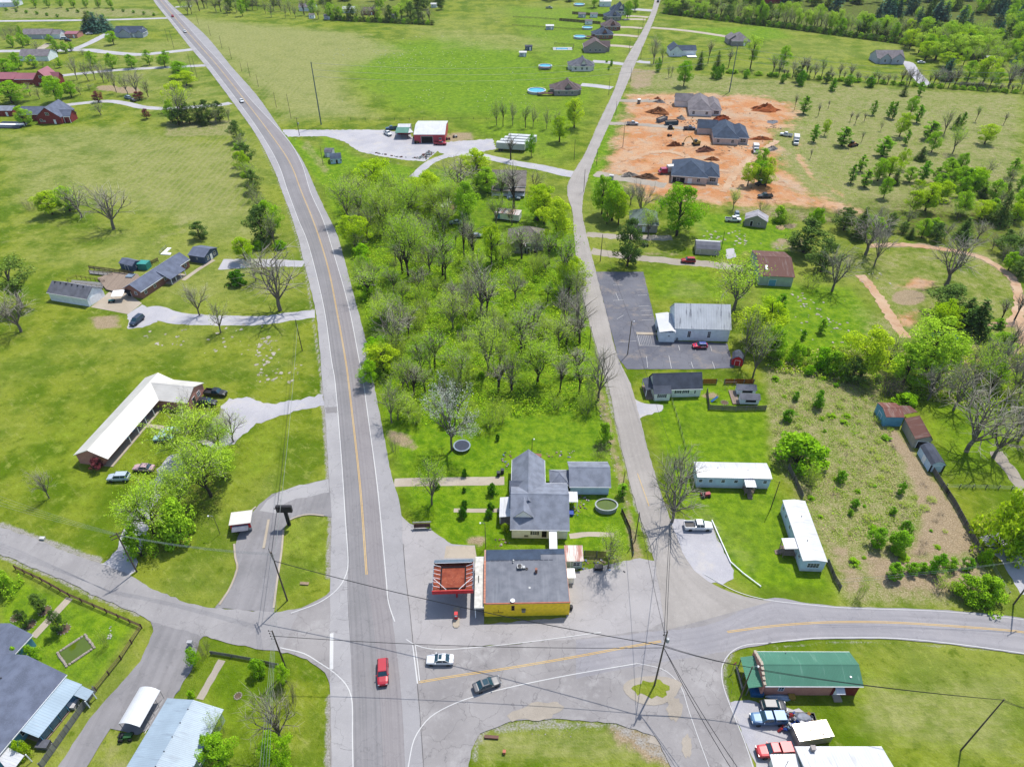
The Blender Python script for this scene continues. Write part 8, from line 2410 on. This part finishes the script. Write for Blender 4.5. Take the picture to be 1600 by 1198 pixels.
def fence(name,label,pts,h,mat,kind='rail',step=2.4,r=.07,cat='fence',z=0.0):
 w=[P(*p)for p in pts]
 c=w[0].copy()
 t=thing(name,label,cat,tuple(c))
 po,ra=MB(),MB()
 for a,b_ in zip(w[:-1],w[1:]):
  a,b_=a-c,b_-c
  n=max(1,int((b_-a).length/step))
  d=(b_-a).normalized();ang=math.atan2(d.y,d.x)
  for i in range(n+1):
   q=a.lerp(b_,i/n)
   po.box(-r,r,-r,r,0,h+.08,0,Matrix.Translation(q)@Matrix.Rotation(ang,4,'Z'))
  if kind=='rail':
   for z_ in(.35,.68,.98):
    ra.tube([a+Vector((0,0,h*z_)),b_+Vector((0,0,h*z_))],.06,4)
  elif kind=='board':
   m=int((b_-a).length/.2)
   for i in range(m):
    q=a.lerp(b_,(i+.5)/m)
    ra.box(-.085,.085,-.015,.015,.05,h-.02+.04*((i*7)%3),0,Matrix.Translation(q+Vector((-d.y,d.x,0))*(r+.02))@Matrix.Rotation(ang,4,'Z'))
  elif kind=='wire':
   for z_ in(.3,.6,.95):
    ra.tube([a+Vector((0,0,h*z_)),b_+Vector((0,0,h*z_))],.025,3)
  elif kind=='beam':
   ra.tube([a+Vector((0,0,h)),b_+Vector((0,0,h))],.11,5)
 po.build('posts',mat if kind!='board' else WOOD_GREY,t);ra.build({'rail':'rails','board':'boards','wire':'mesh_wire','beam':'beam'}[kind],mat,t)
 return t
fence('rail_fence','brown split-rail fence round the lower left garden',[(25,889),(66,908),(109,932),(167,957),(222,981),(190,1030),(151,1079)],1.2,WOOD_D,r=.09)
fence('board_fence','grey board fence beside the lower left house porch',[(150,1080),(108,1140),(66,1200)],1.7,WOOD_GREY,'board')
fence('board_fence','weathered board fence down the right side of the scrub field',[(1453,733),(1490,790),(1532,868)],1.5,WOOD_Y,'board',2.4)
fence('wire_fence','low wire fence ending at the road by the scrub field',[(1546,880),(1562,908),(1575,930)],1.1,GALV,'wire')
fence('board_fence','grey board fence behind the two mobile homes, upper part',[(1231,733),(1243,758),(1253,780)],1.6,WOOD_Y,'board');fence('board_fence','grey board fence from the second mobile home to the road',[(1292,880),(1302,905),(1312,922)],1.4,WOOD_Y,'board')
fence('board_fence','grey-brown board fence along the front of the play yard',[(1107,640),(1150,642),(1196,641)],1.5,WOOD_Y,'board');fence('board_fence','short board fence on the cottage side of the play yard',[(1104,614),(1107,640)],1.5,WOOD_Y,'board')
fence('privacy_fence','left panel of orange-brown privacy fence behind the cottage',[(1097,600),(1119,600)],1.6,WOOD_RED,'board');fence('privacy_fence','right panel of orange-brown privacy fence behind the play yard',[(1131,600),(1177,600)],1.6,WOOD_RED,'board')
fence('hedge_fence','low grey-green wire fence running down from the cottage',[(1048,622),(1060,660),(1071,702)],1.0,plain('mossy_post',srgb(130,150,90),.9),'wire',2.0)
fence('board_fence','dark board fence behind the lean-to of the store',[(912,869),(932,870),(952,872)],1.8,WOOD_D,'board');fence('board_fence','dark leaning board fence along the farmhouse yard by the lane',[(971,800),(984,830),(989,868)],1.2,WOOD_D,'board')
fence('guard_rail','low white rail edging the gravel lot beside the pickup',[(1112,814),(1127,848),(1141,879),(1160,896),(1188,917)],.35,TRIM,'beam',3)
fence('wire_fence','pale wire fence crossing right of the board fence',[(1478,762),(1540,763),(1600,766)],1.1,GALV,'wire');fence('field_fence','dark post fence along the hay field behind the red barn',[(548,188),(640,188),(740,187),(860,191)],1.2,POLE_D,'wire',6)
fence('field_fence','post fence across the lawn behind the lane row',[(800,41),(850,44),(912,48)],1.2,POLE_D,'rail',4);fence('field_fence','upper post fence across the lawn behind the lane row',[(802,28),(845,30),(875,33)],1.2,POLE_D,'rail',4)
fence('board_fence','long dark brown board fence behind the lane row houses, nearer one',[(874,33),(905,35.5),(938,38.5)],2.0,WOOD_D,'board');fence('board_fence','long dark brown board fence behind the lane row houses, farther one',[(894,22.5),(920,24.5),(944,27)],2.0,WOOD_D,'board')
fence('pool_fence','dark fence round the rectangular pool',[(861,78),(895,78.5),(897,72),(866,70.5)],1.3,POLE_D,'rail',3);fence('picket_fence','viny old picket fence along the lower garden hedge',[(330,1022),(362,1027),(400,1034),(436,1042)],1.0,WOOD_GREY,'board');fence('pasture_fence','wire fence under the thin tree row',[(1120,113),(1300,126),(1450,137),(1600,147)],1.2,POLE_D,'wire',7)
def curb(label,pts,w=.3,h=.16):
 c=smooth_line([P(*p)for p in pts],.8);m=MB()
 for a,b_ in zip(c[:-1],c[1:]):
  d=(b_-a).normalized();n=Vector((-d.y,d.x))*w/2
  m.prism([a-n,b_-n,b_+n,a+n]if True else[],.05,h+.04)
 tag(m.build('kerb',M_CONC),label,'kerb')
curb('curved concrete kerb at the head of the grass tongue',[(452,813),(466,807),(484,804),(506,806)]);curb('straight concrete kerb strip in the loop driveway',[(420,812),(416,835),(412,857)],.5)
curb('concrete kerb along the left edge of the loop driveway',[(400,792),(384,806)],.3);curb('kerb along the grass tongue beside the loop driveway',[(443,828),(440,863),(433,910),(428,950)],.35);curb('kerb curving along the lodge-side lawn of the loop',[(366,850),(368,872),(371,888),(360,918),(343,945)],.35)
t=at('sign_pylon','blank black steel sign pylon on the grass tongue','sign',452,820,8,0)
h=height_between(452,820,799)
MB().box(-.35,.35,-.2,.2,0,h).build('post',STEEL_D,t);MB().box(-1.7,1.5,-.3,.3,h,h+1.7).build('sign_frame',STEEL_D,t);MB().box(-2.2,-1.5,-.05,.05,h+.8,h+1.0).build('bracket',STEEL_D,t)
t=at('sign_board','weathered roadside board sign at the store lawn corner','sign',660,826,8,-.3)
MB().box(-1.7,1.7,-.06,.06,.5,1.7).build('board',WOOD_D,t);MB().box(-1.9,1.9,-.5,-.2,.25,.35).box(-1.9,1.9,.2,.5,1.701,1.76).build('rail',WOOD_GREY,t)
for x in(-1.5,1.5):
 MB().box(x-.07,x+.07,-.18,-.061,0,1.7).build('post',WOOD_D,t)
t=at('stop_sign','red octagonal stop sign in front of the brick shop','sign',1144,1047,8,-5)
MB().tube([(0,0,0),(0,0,2.2)],.04,5).build('post',GALV,t)
o=MB().lathe([(.1,-.01),(.42,-.01),(.42,.01),(.1,.01)],8).build('plate',PURE_RED,t);o.location=(0,-.06,2.25);o.rotation_euler=(R_(90),R_(22.5),0)
lettering('STOP',.26,TRIM,t,(0,-.08,2.25),(R_(90),0,0))
def pool(label,x,y,rx,ry,h,water,wall,deck=None,name='swimming_pool'):
 p=P(x,y);t=thing(name,label,'pool',(p.x,p.y,0))
 n=28
 MB().lathe([(1.0,0),(1.0,h),(1.06,h),(1.06,h+.06),(.93,h+.06),(.93,.1)],n,sx=rx,sy=ry).build('wall',wall,t)
 MB().lathe([(.925,h-.3),(.925,h-.22)],n,sx=rx,sy=ry).build('water',water,t)
 if deck:
  MB().box(*deck,h-.1,h+.02).build('deck',WOOD_D,t)
  rr=MB()
  for x_ in(deck[0],deck[1]):
   for k in range(4):
    yy=deck[2]+(deck[3]-deck[2])*k/3
    rr.box(x_-.05,x_+.05,yy-.05,yy+.05,0,h+.9)
  rr.tube([(deck[0],deck[2],h+.9),(deck[1],deck[2],h+.9)],.05,4).build('railing',WOOD_D,t)
def water(name,c):
 t=NT(name);nz=t.noise(1.5,3,t.obj())
 return t.bsdf(t.mix(nz,dim(c,.85),dim(c,1.15)),.06,0,.6,bump=nz,bdist=.02)
W_BLUE=water('pool_water',srgb(50,190,226));W_GREEN=water('stagnant_water',srgb(96,118,20));W_DARK=water('pond_water',srgb(60,90,150))
PW=plain('pool_wall_white',srgb(226,232,236),.5);PG=plain('pool_wall_grey',srgb(176,186,188),.5)
pool('oval above-ground pool with green water behind the farmhouse',947,794,2.35,1.7,1.2,W_GREEN,PG)
pool('round blue pool by the nearest house of the lane row',838.5,144.5,5.0,5.0,1.3,W_BLUE,PW,(.5,9,-7.5,-5));pool('round pool with white deck by the second lane house',852,106,4.1,4.1,1.3,W_BLUE,PW,(-4,3,-6,-4));pool('raised round pool by the slate-blue roofed house',906,60,4.4,4.4,1.3,W_BLUE,PW,(4,10,-3,1));pool('small pale round pool up the lane row',917.5,45.5,3.8,3.8,1.2,W_BLUE,PW);pool('far blue pool beside the white metal barn',905,9,4.6,4.6,1.2,W_BLUE,PW)
t=at('swimming_pool','rectangular in-ground pool with white surround in the lane row','pool',879,76.5,8,0);MB().box(-6.5,6.5,-4,4,0,.08).build('surround',PW,t);MB().box(-4.5,3.5,-1.8,1.8,.081,.1).build('water',W_BLUE,t)
t=at('trampoline','round dark trampoline on the lawn behind the farmhouse','trampoline',722,700,8,0)
MB().lathe([(1.72,.82),(2.05,.82),(2.05,.9),(1.72,.9)],26).build('frame_pad',plain('trampoline_pad',srgb(150,170,186),.6),t);MB().lathe([(1.72,.903),(1.72,.915)],26).build('mat',plain('trampoline_mat',srgb(62,72,92),.8),t)
for k in range(6):
 a=k*math.pi/3;MB().tube([(1.9*math.cos(a),1.9*math.sin(a),0),(1.9*math.cos(a),1.9*math.sin(a),.82)],.04,4).build('leg',GALV,t)
t=at('garden_pond','stone-edged fish pond with green water in the lower left garden','pond',119,1016,6,-4)
STONE=plain('edging_stone',srgb(196,184,172),.85,var=.4,scale=4);m=MB();rr_=random.Random(2)
for i in range(46):
 a=2*math.pi*i/46;k=1/max(abs(math.cos(a))/2.35,abs(math.sin(a))/1.9)
 m.lathe([(.22,0),(.26,.18),(.16,.3)],6,(k*math.cos(a)+rr_.uniform(-.06,.06),k*math.sin(a),0))
m.build('edging',STONE,t);MB().box(-2.1,2.1,-1.7,1.7,.02,.12).build('water',W_GREEN,t)
for i in range(7):
 pass
def ring(label,x,y,r,n=12,name='flower_bed'):
 p=P(x,y);t=thing(name,label,'flower bed',(p.x,p.y,0));m=MB()
 for i in range(n):
  a=2*math.pi*i/n;m.lathe([(.12,0),(.14,.1),(.08,.16)],5,(r*math.cos(a),r*math.sin(a),0))
 m.build('stones',STONE,t);MB().lathe([(r-.1,.02),(r-.1,.06)],12).build('soil',plain('soil',srgb(120,100,80),.95),t)
ring('stone ring in the lower garden right of the workshop',372,1087,.6);ring('stone ring round the dark shrub nearest the fence walk',70,954,1.1);ring('stone ring round the left dark shrub in the garden',46,976,1.1);ring('stone ring round the shrub nearest the pond',100,983,1.1);ring('yellowish flower ring on the left garden edge',25,965,.9);ring('round fire pit in the play yard',1132,629,.9,name='fire_pit')
t=at('playhouse','wooden playhouse with two dark roofs in the play yard','playhouse',1168,628,8,.2)
for yy in(-1.2,2.6):
 MB().box(-2.2,2.4,yy,yy+2.0,.3,1.9).build('wall',S_WHITE,t);MB().slab([(-2.5,yy-.3,1.95),(2.6,yy-.3,1.95),(2.6,yy+1.2,2.7),(-2.5,yy+1.2,2.7)],.08).slab([(-2.5,yy+2.3,1.95),(2.6,yy+2.3,1.95),(2.6,yy+1.2,2.7),(-2.5,yy+1.2,2.7)],.08).build('roof',SH_MID,t);MB().box(-1.0,1.6,yy-.02,yy-.002,.9,1.6).build('opening',DARKVOID,t)
MB().box(-4.0,-2.21,-1.2,4.4,.2,.3).build('platform',WOOD,t)
t=at('swing_set','small timber swing set against the orange-brown fence','swing set',1140,606,8,0);MB().tube([(-1.5,0,2),(1.5,0,2)],.06,5).tube([(-1.5,-1,0),(-1.5,0,2),(-1.5,1,0)],.05,4).tube([(1.5,-1,0),(1.5,0,2),(1.5,1,0)],.05,4).build('frame',WOOD,t)
for s in(-.6,.6):
 MB().box(s-.25,s+.25,-.1,.1,.5,.54).tube([(s-.2,0,.54),(s-.2,0,2)],.015,3).tube([(s+.2,0,.54),(s+.2,0,2)],.015,3).build('swing',SHUT,t)
t=at('slide','toddler slide in red, blue and yellow in the play yard','slide',1118,626,8,8);MB().slab([(-.3,-1.4,.15),(.3,-1.4,.15),(.3,.4,1.3),(-.3,.4,1.3)],.06).build('chute',plain('toy_blue',srgb(60,130,200),.5),t);MB().tube([(-.3,.5,0),(-.3,.5,2.2)],.05,4).tube([(.3,.5,0),(.3,.5,2.2)],.05,4).build('tower',plain('toy_red',srgb(210,60,50),.5),t)
for i,(lab,x,y,c)in enumerate((('pale blue upturned boat by the brick shop wall',1218,1090,(176,200,226)),)):
 t=at('rowing_boat',lab,'boat',x,y,8,.3);m=MB();n=9
 for k in range(n):
  f=-1+2*k/(n-1);w_=.62*(1-abs(f)**2.2)+.02
  m.v+=[(f*2.4,-w_,0.02),(f*2.4,-w_*.75,.35),(f*2.4,0,.48),(f*2.4,w_*.75,.35),(f*2.4,w_,.02)]
  if k:
   o_=(k-1)*5;m.f+=[(o_+j_,o_+5+j_,o_+6+j_,o_+1+j_)for j_ in range(4)]
 m.mi=[0]*len(m.f);m.build('hull',plain('boat_blue',srgb(*c),.4),t);MB().tube([(-2.4,0,.5),(2.4,0,.5)],.04,4).build('keel',TRIM,t)
def crate(name,label,x,y,c,s=(1,.7,.7),cat=None):
 t=at(name,label,cat or name.replace('_',' '),x,y,8,.5);m=plain('crate_%02x%02x%02x'%c,srgb(*c),.6)
 MB().box(-s[0],s[0],-s[1],s[1],0,s[2]).build('box',m,t);MB().box(-s[0]-.04,s[0]+.04,-s[1]-.04,s[1]+.04,s[2]+.002,s[2]+.08).build('lid',m,t)
crate('storage_bin','yellow bin next to the upturned boat',1236,1090,(206,170,70),(.5,.4,.6));crate('covered_pile','blue tarped pile under the brick shop lean-to',1181,1082,(20,110,170),(1,.8,.9));crate('wheelie_bin','dark bin at the farmhouse side, left one',779,743,(50,60,70),(.35,.35,1.1));crate('wheelie_bin','dark bin at the farmhouse side, right one',785,739,(44,54,64),(.35,.35,1.1));crate('cabinet','brown wooden cabinet dumped behind the farmhouse',839,714,(160,100,70),(1.0,.5,.6));crate('blue_barrel','blue tarp heap beside the farmhouse wall',892,803,(20,80,190),(.5,.6,.6));crate('cool_box','turquoise lounger on the timber deck',186,441,(110,200,200),(1.0,.5,.3));crate('sun_shade','teal canopy behind the ranch house',227,419,(60,170,160),(1.6,1.4,2.2))
crate('log_bench','fallen timber balk on the bare patch of the bottom lawn',768,1152,(120,70,56),(1.1,.2,.3));crate('burn_barrel','grey grill near the store annex',935,889,(60,60,64),(.8,.5,.9));crate('pallet','wooden pallet lying on the grass tongue',476,912,(176,150,120),(.8,.25,.2));crate('mail_box','double mailbox on posts by the side driveway',299,1008,(206,206,210),(.4,.25,1.2));crate('propane_tank','white tank in the lodge lawn',67,842,(236,236,232),(.5,.3,.4));crate('hydrant','small orange marker on the bottom lawn',788,1176,(214,120,90),(.2,.2,.6));crate('utility_box','white utility box on the clay lots near the big tree',955,281,(230,232,234),(.9,.7,2.0))
crate('patio_table','white garden table under the lower left porch roof',114,1102,(226,224,226),(.8,.7,.75));crate('hot_tub','pale covered tub on the timber deck by the house',205,434,(150,170,190),(1.1,1.1,.9));crate('sand_box','grey covered bench at the lower left fence foot',70,1165,(110,112,124),(.9,.6,.8))
t=at('gazebo','white pop-up canopy on the ranch house concrete pad','canopy',188,468,8,-.6);MB().slab([(-1.7,-1.5,2.1),(1.7,-1.5,2.1),(1.7,1.5,2.5),(-1.7,1.5,2.5)],.05).build('canopy',TRIM,t)
for sx in(-1.6,1.6):
 for sy in(-1.4,1.4):
  MB().tube([(sx,sy,0),(sx,sy,2.15)],.03,4).build('pole',GALV,t)
t=at('motorcycle','teal quad bike beside the white pop-up canopy','quad bike',175,472,8,-1);MB().box(-.8,.8,-.35,.35,.5,.85).tube([(.5,0,.8),(.4,0,1.1)],.04,4).tube([(.4,-.4,1.1),(.4,.4,1.1)],.03,4).build('body',plain('quad_teal',srgb(70,150,150),.4),t)
for X in(-.6,.6):
 for s in(-1,1):
  o=bpy.data.objects.new('wheel',wheel_mesh(.33)[0]);COL.objects.link(o);o.parent=t;o.location=(X,s*.5,.33)
def mound(label,x,y,rx,ry,h,c,seed,name='soil_mound'):
 p=P(x,y);m=mpp(x,y);rr=random.Random(seed);n,k=22,6;o=MB()
 for j in range(k+1):
  f=j/k
  for i in range(n):
   a=2*math.pi*i/n;w_=(1-f*.96)*(1+.3*math.sin(2*a+seed)+.16*math.sin(5*a+seed*2)+rr.uniform(-.12,.12))
   o.v.append((p.x+rx*m*w_*math.cos(a),p.y+ry*m*w_*1.5*math.sin(a),h*math.sin(f*math.pi/2)*(1+.25*math.sin(3*a+seed)+rr.uniform(-.22,.22))if j else-.05))
 o.f=[(j*n+i,j*n+(i+1)%n,(j+1)*n+(i+1)%n,(j+1)*n+i)for j in range(k)for i in range(n)]+[tuple(k*n+i for i in range(n))]
 o.mi=[0]*len(o.f)
 t=NT('mound_%d'%seed);n1=t.noise(1.0,5,t.pos(),.7)
 tag(o.build(name,t.bsdf(t.mix(n1,dim(srgb(*c),.65),dim(srgb(*c),1.25)),.95,0,.1,bump=n1,bdist=.3)),label,'mound')
for i,a in enumerate((('large brown soil mound left of the farthest new house',1028,177,18,6,2.6,(178,116,74)),('long red clay bank right of the farthest new house',1195,172,26,7,2.6,(186,104,58)),('red clay mound between the farthest and middle houses',1127,187.5,15,4,2.0,(170,84,46)),('dark dug mound in front of the middle new house',1101,236,14,5,1.8,(130,86,70)),('small brown mound beside the excavator',1053,228,10,3.5,1.6,(150,92,60)),('brown mound above the nearest new house',1112,250,10,4,1.2,(170,106,66)),('grey gravel heap near the farthest driveway',1030,160,9,3,1.2,(156,150,146)),('grey gravel heap beside the soil mound',1064,186,8,3.5,1.5,(172,164,156)),('blue-grey gravel patch heap on the right of the lots',1207,191,11,4.5,.7,(146,148,154)),('pale gravel heap below the white pickup',1206,234,9,4.5,1.4,(176,170,164)),('grey rubble heap by the lane tree',983,275,12,5,1.3,(168,158,146)),('red soil mound right of the middle new house',1188,218,16,4,1.2,(184,104,60)),('brushy soil heap left of the nearest new house',1010,278,18,5,1.5,(140,104,80)),('small red mound at the top of the lots',1027,155,6,2,1.0,(186,110,66)),('straw heap beside the derelict shack',1219,356,9,4,.8,(216,186,140)))):
 mound(a[0],*a[1:6],a[6],60+i)
def specks(name,label,polys,n,size,cols,seed,flat=.25,h0=0.02):
 rr=random.Random(seed);m=MB()
 for poly,k in zip(polys,n):
  w=[tuple(P(*p)[:2])for p in poly];x0,x1=min(p[0]for p in w),max(p[0]for p in w);y0,y1=min(p[1]for p in w),max(p[1]for p in w)
  c=0
  while c<k:
   x,y=rr.uniform(x0,x1),rr.uniform(y0,y1)
   if not in_poly(x,y,w):
    continue
   c+=1
   s=rr.uniform(*size);q=rr.randint(5,7);a0=rr.uniform(0,6);st=rr.uniform(.5,1.0)
   pl=[]
   for i in range(q):
    a=2*math.pi*i/q;r_=s*rr.uniform(.6,1.1);u,v=r_*math.cos(a),r_*st*math.sin(a)
    pl.append((x+u*math.cos(a0)-v*math.sin(a0),y+u*math.sin(a0)+v*math.cos(a0)))
   m.prism(pl,-.05,h0+s*flat*rr.uniform(.3,1),rr.randrange(len(cols)))
 o=m.build(name,[plain('%s_%d'%(name,i),srgb(*cc),.9,var=.35)for i,cc in enumerate(cols)])
 tag(o,label,name.replace('_',' '),None,'stuff')
rockc=((206,198,186),(190,184,176),(220,212,202))
specks('limestone_outcrop','flat pale limestone outcrops in the grass beside the highway',[[(400,520),(440,520),(440,600),(400,600)],[(300,520),(420,500),(420,560),(300,550)],[(450,570),(475,570),(475,600),(450,600)],[(225,515),(290,515),(290,540),(225,540)]],(60,26,10,18),(.15,.8),((206,198,182),(196,188,174),(176,172,146)),3,.06)
specks('white_stones','tiny white stones scattered over the big green field',[[(570,75),(680,80),(660,115),(590,105)],[(590,85),(650,85),(650,112),(590,112)],[(690,80),(760,85),(760,105),(690,105)],[(520,80),(545,60),(545,90),(515,95)],[(660,130),(860,130),(860,165),(660,165)],[(500,60),(900,50),(900,180),(540,180)]],(60,60,40,20,50,70),(.2,.5),((214,216,206),(196,204,180)),4,.4)
specks('limestone_outcrop','white limestone slabs in the grass behind the long tan shed',[[(1100,358),(1165,362),(1165,385),(1100,378)],[(1180,376),(1250,384),(1245,392),(1180,386)]],(40,8),(.2,.9),rockc,5,.15)
specks('limestone_outcrop','white limestone blocks on the bright slope above the hedge',[[(1235,440),(1260,460),(1330,520),(1300,525),(1235,460)],[(1200,460),(1330,470),(1330,540),(1240,530)],[(1335,425),(1380,425),(1395,450),(1350,450)]],(40,26,12),(.15,.65),rockc,6,.3)
specks('scattered_litter','scattered litter and scrap round the farmhouse and store yard',[[(890,775),(925,775),(915,800),(890,810)],[(785,705),(800,705),(798,730),(782,730)],[(905,870),(970,872),(985,895),(900,890)],[(840,700),(900,705),(900,715),(840,715)],[(770,840),(800,845),(795,858),(765,855)]],(40,20,50,22,10),(.08,.35),((200,196,190),(150,120,100),(90,90,96),(170,150,130),(120,150,190)),7,.7)
specks('scrap_heap','long scrap and pipe heap along the edge of the gravel yard',[[(585,240),(640,247),(664,250),(680,238),(672,235),(655,246),(620,246),(590,238)]],(110,),(.2,.7),((170,176,176),(120,70,56),(90,120,130),(190,190,186)),8,.9)
specks('building_debris','scattered boards and waste on the clay lots',[[(1070,186),(1110,186),(1115,198),(1070,198)],[(1035,160),(1070,160),(1070,172),(1035,172)],[(1195,195),(1225,196),(1225,203),(1195,202)],[(1090,225),(1180,225),(1180,240),(1090,235)],[(1000,150),(1230,160),(1230,300),(990,290)]],(60,36,24,30,120),(.15,.6),((226,220,206),(206,180,140),(170,130,100),(120,84,64)),9,.5)
specks('roadside_stones','loose stones and bricks on the verge of the lane',[[(935,640),(950,650),(985,790),(1005,880),(990,885),(975,800)],[(945,600),(955,620),(950,650),(940,640)]],(60,20),(.08,.3),((206,196,180),(176,160,146)),10,.5)
specks('bare_rubble','pale stones along the bottom gravel verge',[[(735,1130),(800,1122),(960,1122),(1040,1150),(1060,1198),(1030,1198),(950,1150),(760,1155)],[(1040,1120),(1075,1120),(1085,1180),(1050,1180)]],(70,12),(.05,.16),((190,182,170),(170,160,148)),11,.4)
specks('rock_border','stone border of the far left garden pond ring',[[(170,976),(176,976),(174,1000),(166,1002)]],(16,),(.1,.2),((214,210,204),),12,.7)
p=P(1501,527);t=tag(MB().prism([(p.x-4+4*math.cos(a)*(1+.2*math.sin(3*a)),p.y+3*math.sin(a))for a in[i*.4 for i in range(16)]],-.1,.03).build('pond',W_DARK),'small dark pond under the cedars inside the dirt loop','pond')
sheet('grass_island',[(986,1076),(996,1070),(1004,1063),(1014,1066),(1024,1061),(1036,1068),(1046,1072),(1040,1080),(1042,1086),(1026,1087),(1018,1092),(1008,1086),(996,1087)],GROUND.data.materials[0],.5,z=.19,step=.6)
# --------- tell the remaining trees apart: by the nearest landmark, then by nearness to it
MARKS=[('the long brick lodge',200,655),('the brick ranch house',255,430),('the white detached garage',115,462),('the navy minivan',215,502),('the loop driveway',400,850),('the garden pond',119,1016),('the white carport',215,1110),('the pale blue roofed workshop',290,1130),('the junction garden fence',440,1060),('the grey-roofed farmhouse',845,780),('the trampoline',722,700),('the yellow store',822,920),('the horizontal mobile home',1145,745),('the scrub field mobile home',1255,830),('the scrub field middle',1370,800),('the blue barn',1390,645),('the white barn-row shed',1458,712),('the right-hand road verge',1545,900),('the white church',1085,510),('the red barn-shaped shed',1152,560),('the rusty brown barn',1220,420),('the derelict shack',1182,345),('the hidden grey-green house',1006,342),('the dirt track loop',1480,440),('the cedar pond',1500,525),('the nearest new house',1080,272),('the box truck',1243,222),('the bulldozer',1331,226),('the farthest new house',1096,170),('the white gabled far house',1058,82),('the hip-roofed far house',1157,65),('the lone grey house',1390,90),('the right transmission pole',1139,140),('the red barn',670,207),('the semi-trailers',800,225),('the weathered gabled house',795,285),('the derelict house',822,370),('the old patched trailer',792,332),('the bright tin roof',690,315),('the display sheds',519,245),('the highway copse',310,178),('the upper highway',300,90),('the navy-roofed brick house',75,175),('the dusty red roofs',45,122),('the long far bungalow',60,53),('the tan-roofed bungalow',54,89),('the lone navy-roofed house',201,52),('the far left driveway bend',180,165),('the hay field corner',120,320),('the bend of the highway',420,360),('the lane at the wood edge',930,560),('the wood edge by the highway',590,560),('the middle of the wooded lot',740,480),('the slope right of the clay lots',1430,230),('the brushy right-hand slope',1540,290),('the end of the lane row',965,15)]
ORD=['nearest','second nearest','third nearest','fourth nearest','fifth nearest','sixth nearest','seventh nearest','eighth nearest','ninth nearest','tenth nearest','eleventh nearest','twelfth nearest']
MW_=[(m[0],P(m[1],m[2]))for m in MARKS]
_seen={}
for root,kind,bx,by,has,grp in TREES:
 if has:
  continue
 p=Vector(root.location)
 nmk,q=min(MW_,key=lambda m:(Vector((m[1].x,m[1].y))-Vector((p.x,p.y))).length)
 _seen.setdefault((WORDS[kind][2],nmk),[]).append(((Vector((q.x,q.y))-Vector((p.x,p.y))).length,root))
for(look,nmk),lst in _seen.items():
 lst.sort(key=lambda a:a[0])
 for i,(d,root)in enumerate(lst):
  if len(lst)==1:
   root['label']='%s closest to %s'%(look,nmk)
  else:
   root['label']='%s %s to %s'%(look,ORD[min(i,11)],nmk)
   # --------- HAZE
def make_haze(d):
 o=MB().box(-9600,9600,-4600,10600,-1.0,122.0).build('haze',NT('air').m)
 t=o.data.materials[0].node_tree
 pv=t.nodes.new('ShaderNodeVolumePrincipled')
 pv.inputs['Color'].default_value=(.86,.92,1.0,1)
 pv.inputs['Density'].default_value=d
 t.links.new(pv.outputs[0],[n for n in t.nodes if n.type=='OUTPUT_MATERIAL'][0].inputs['Volume'])
 tag(o,'thin pale haze over the far fields','haze',None,'stuff')
make_haze(0.00004)
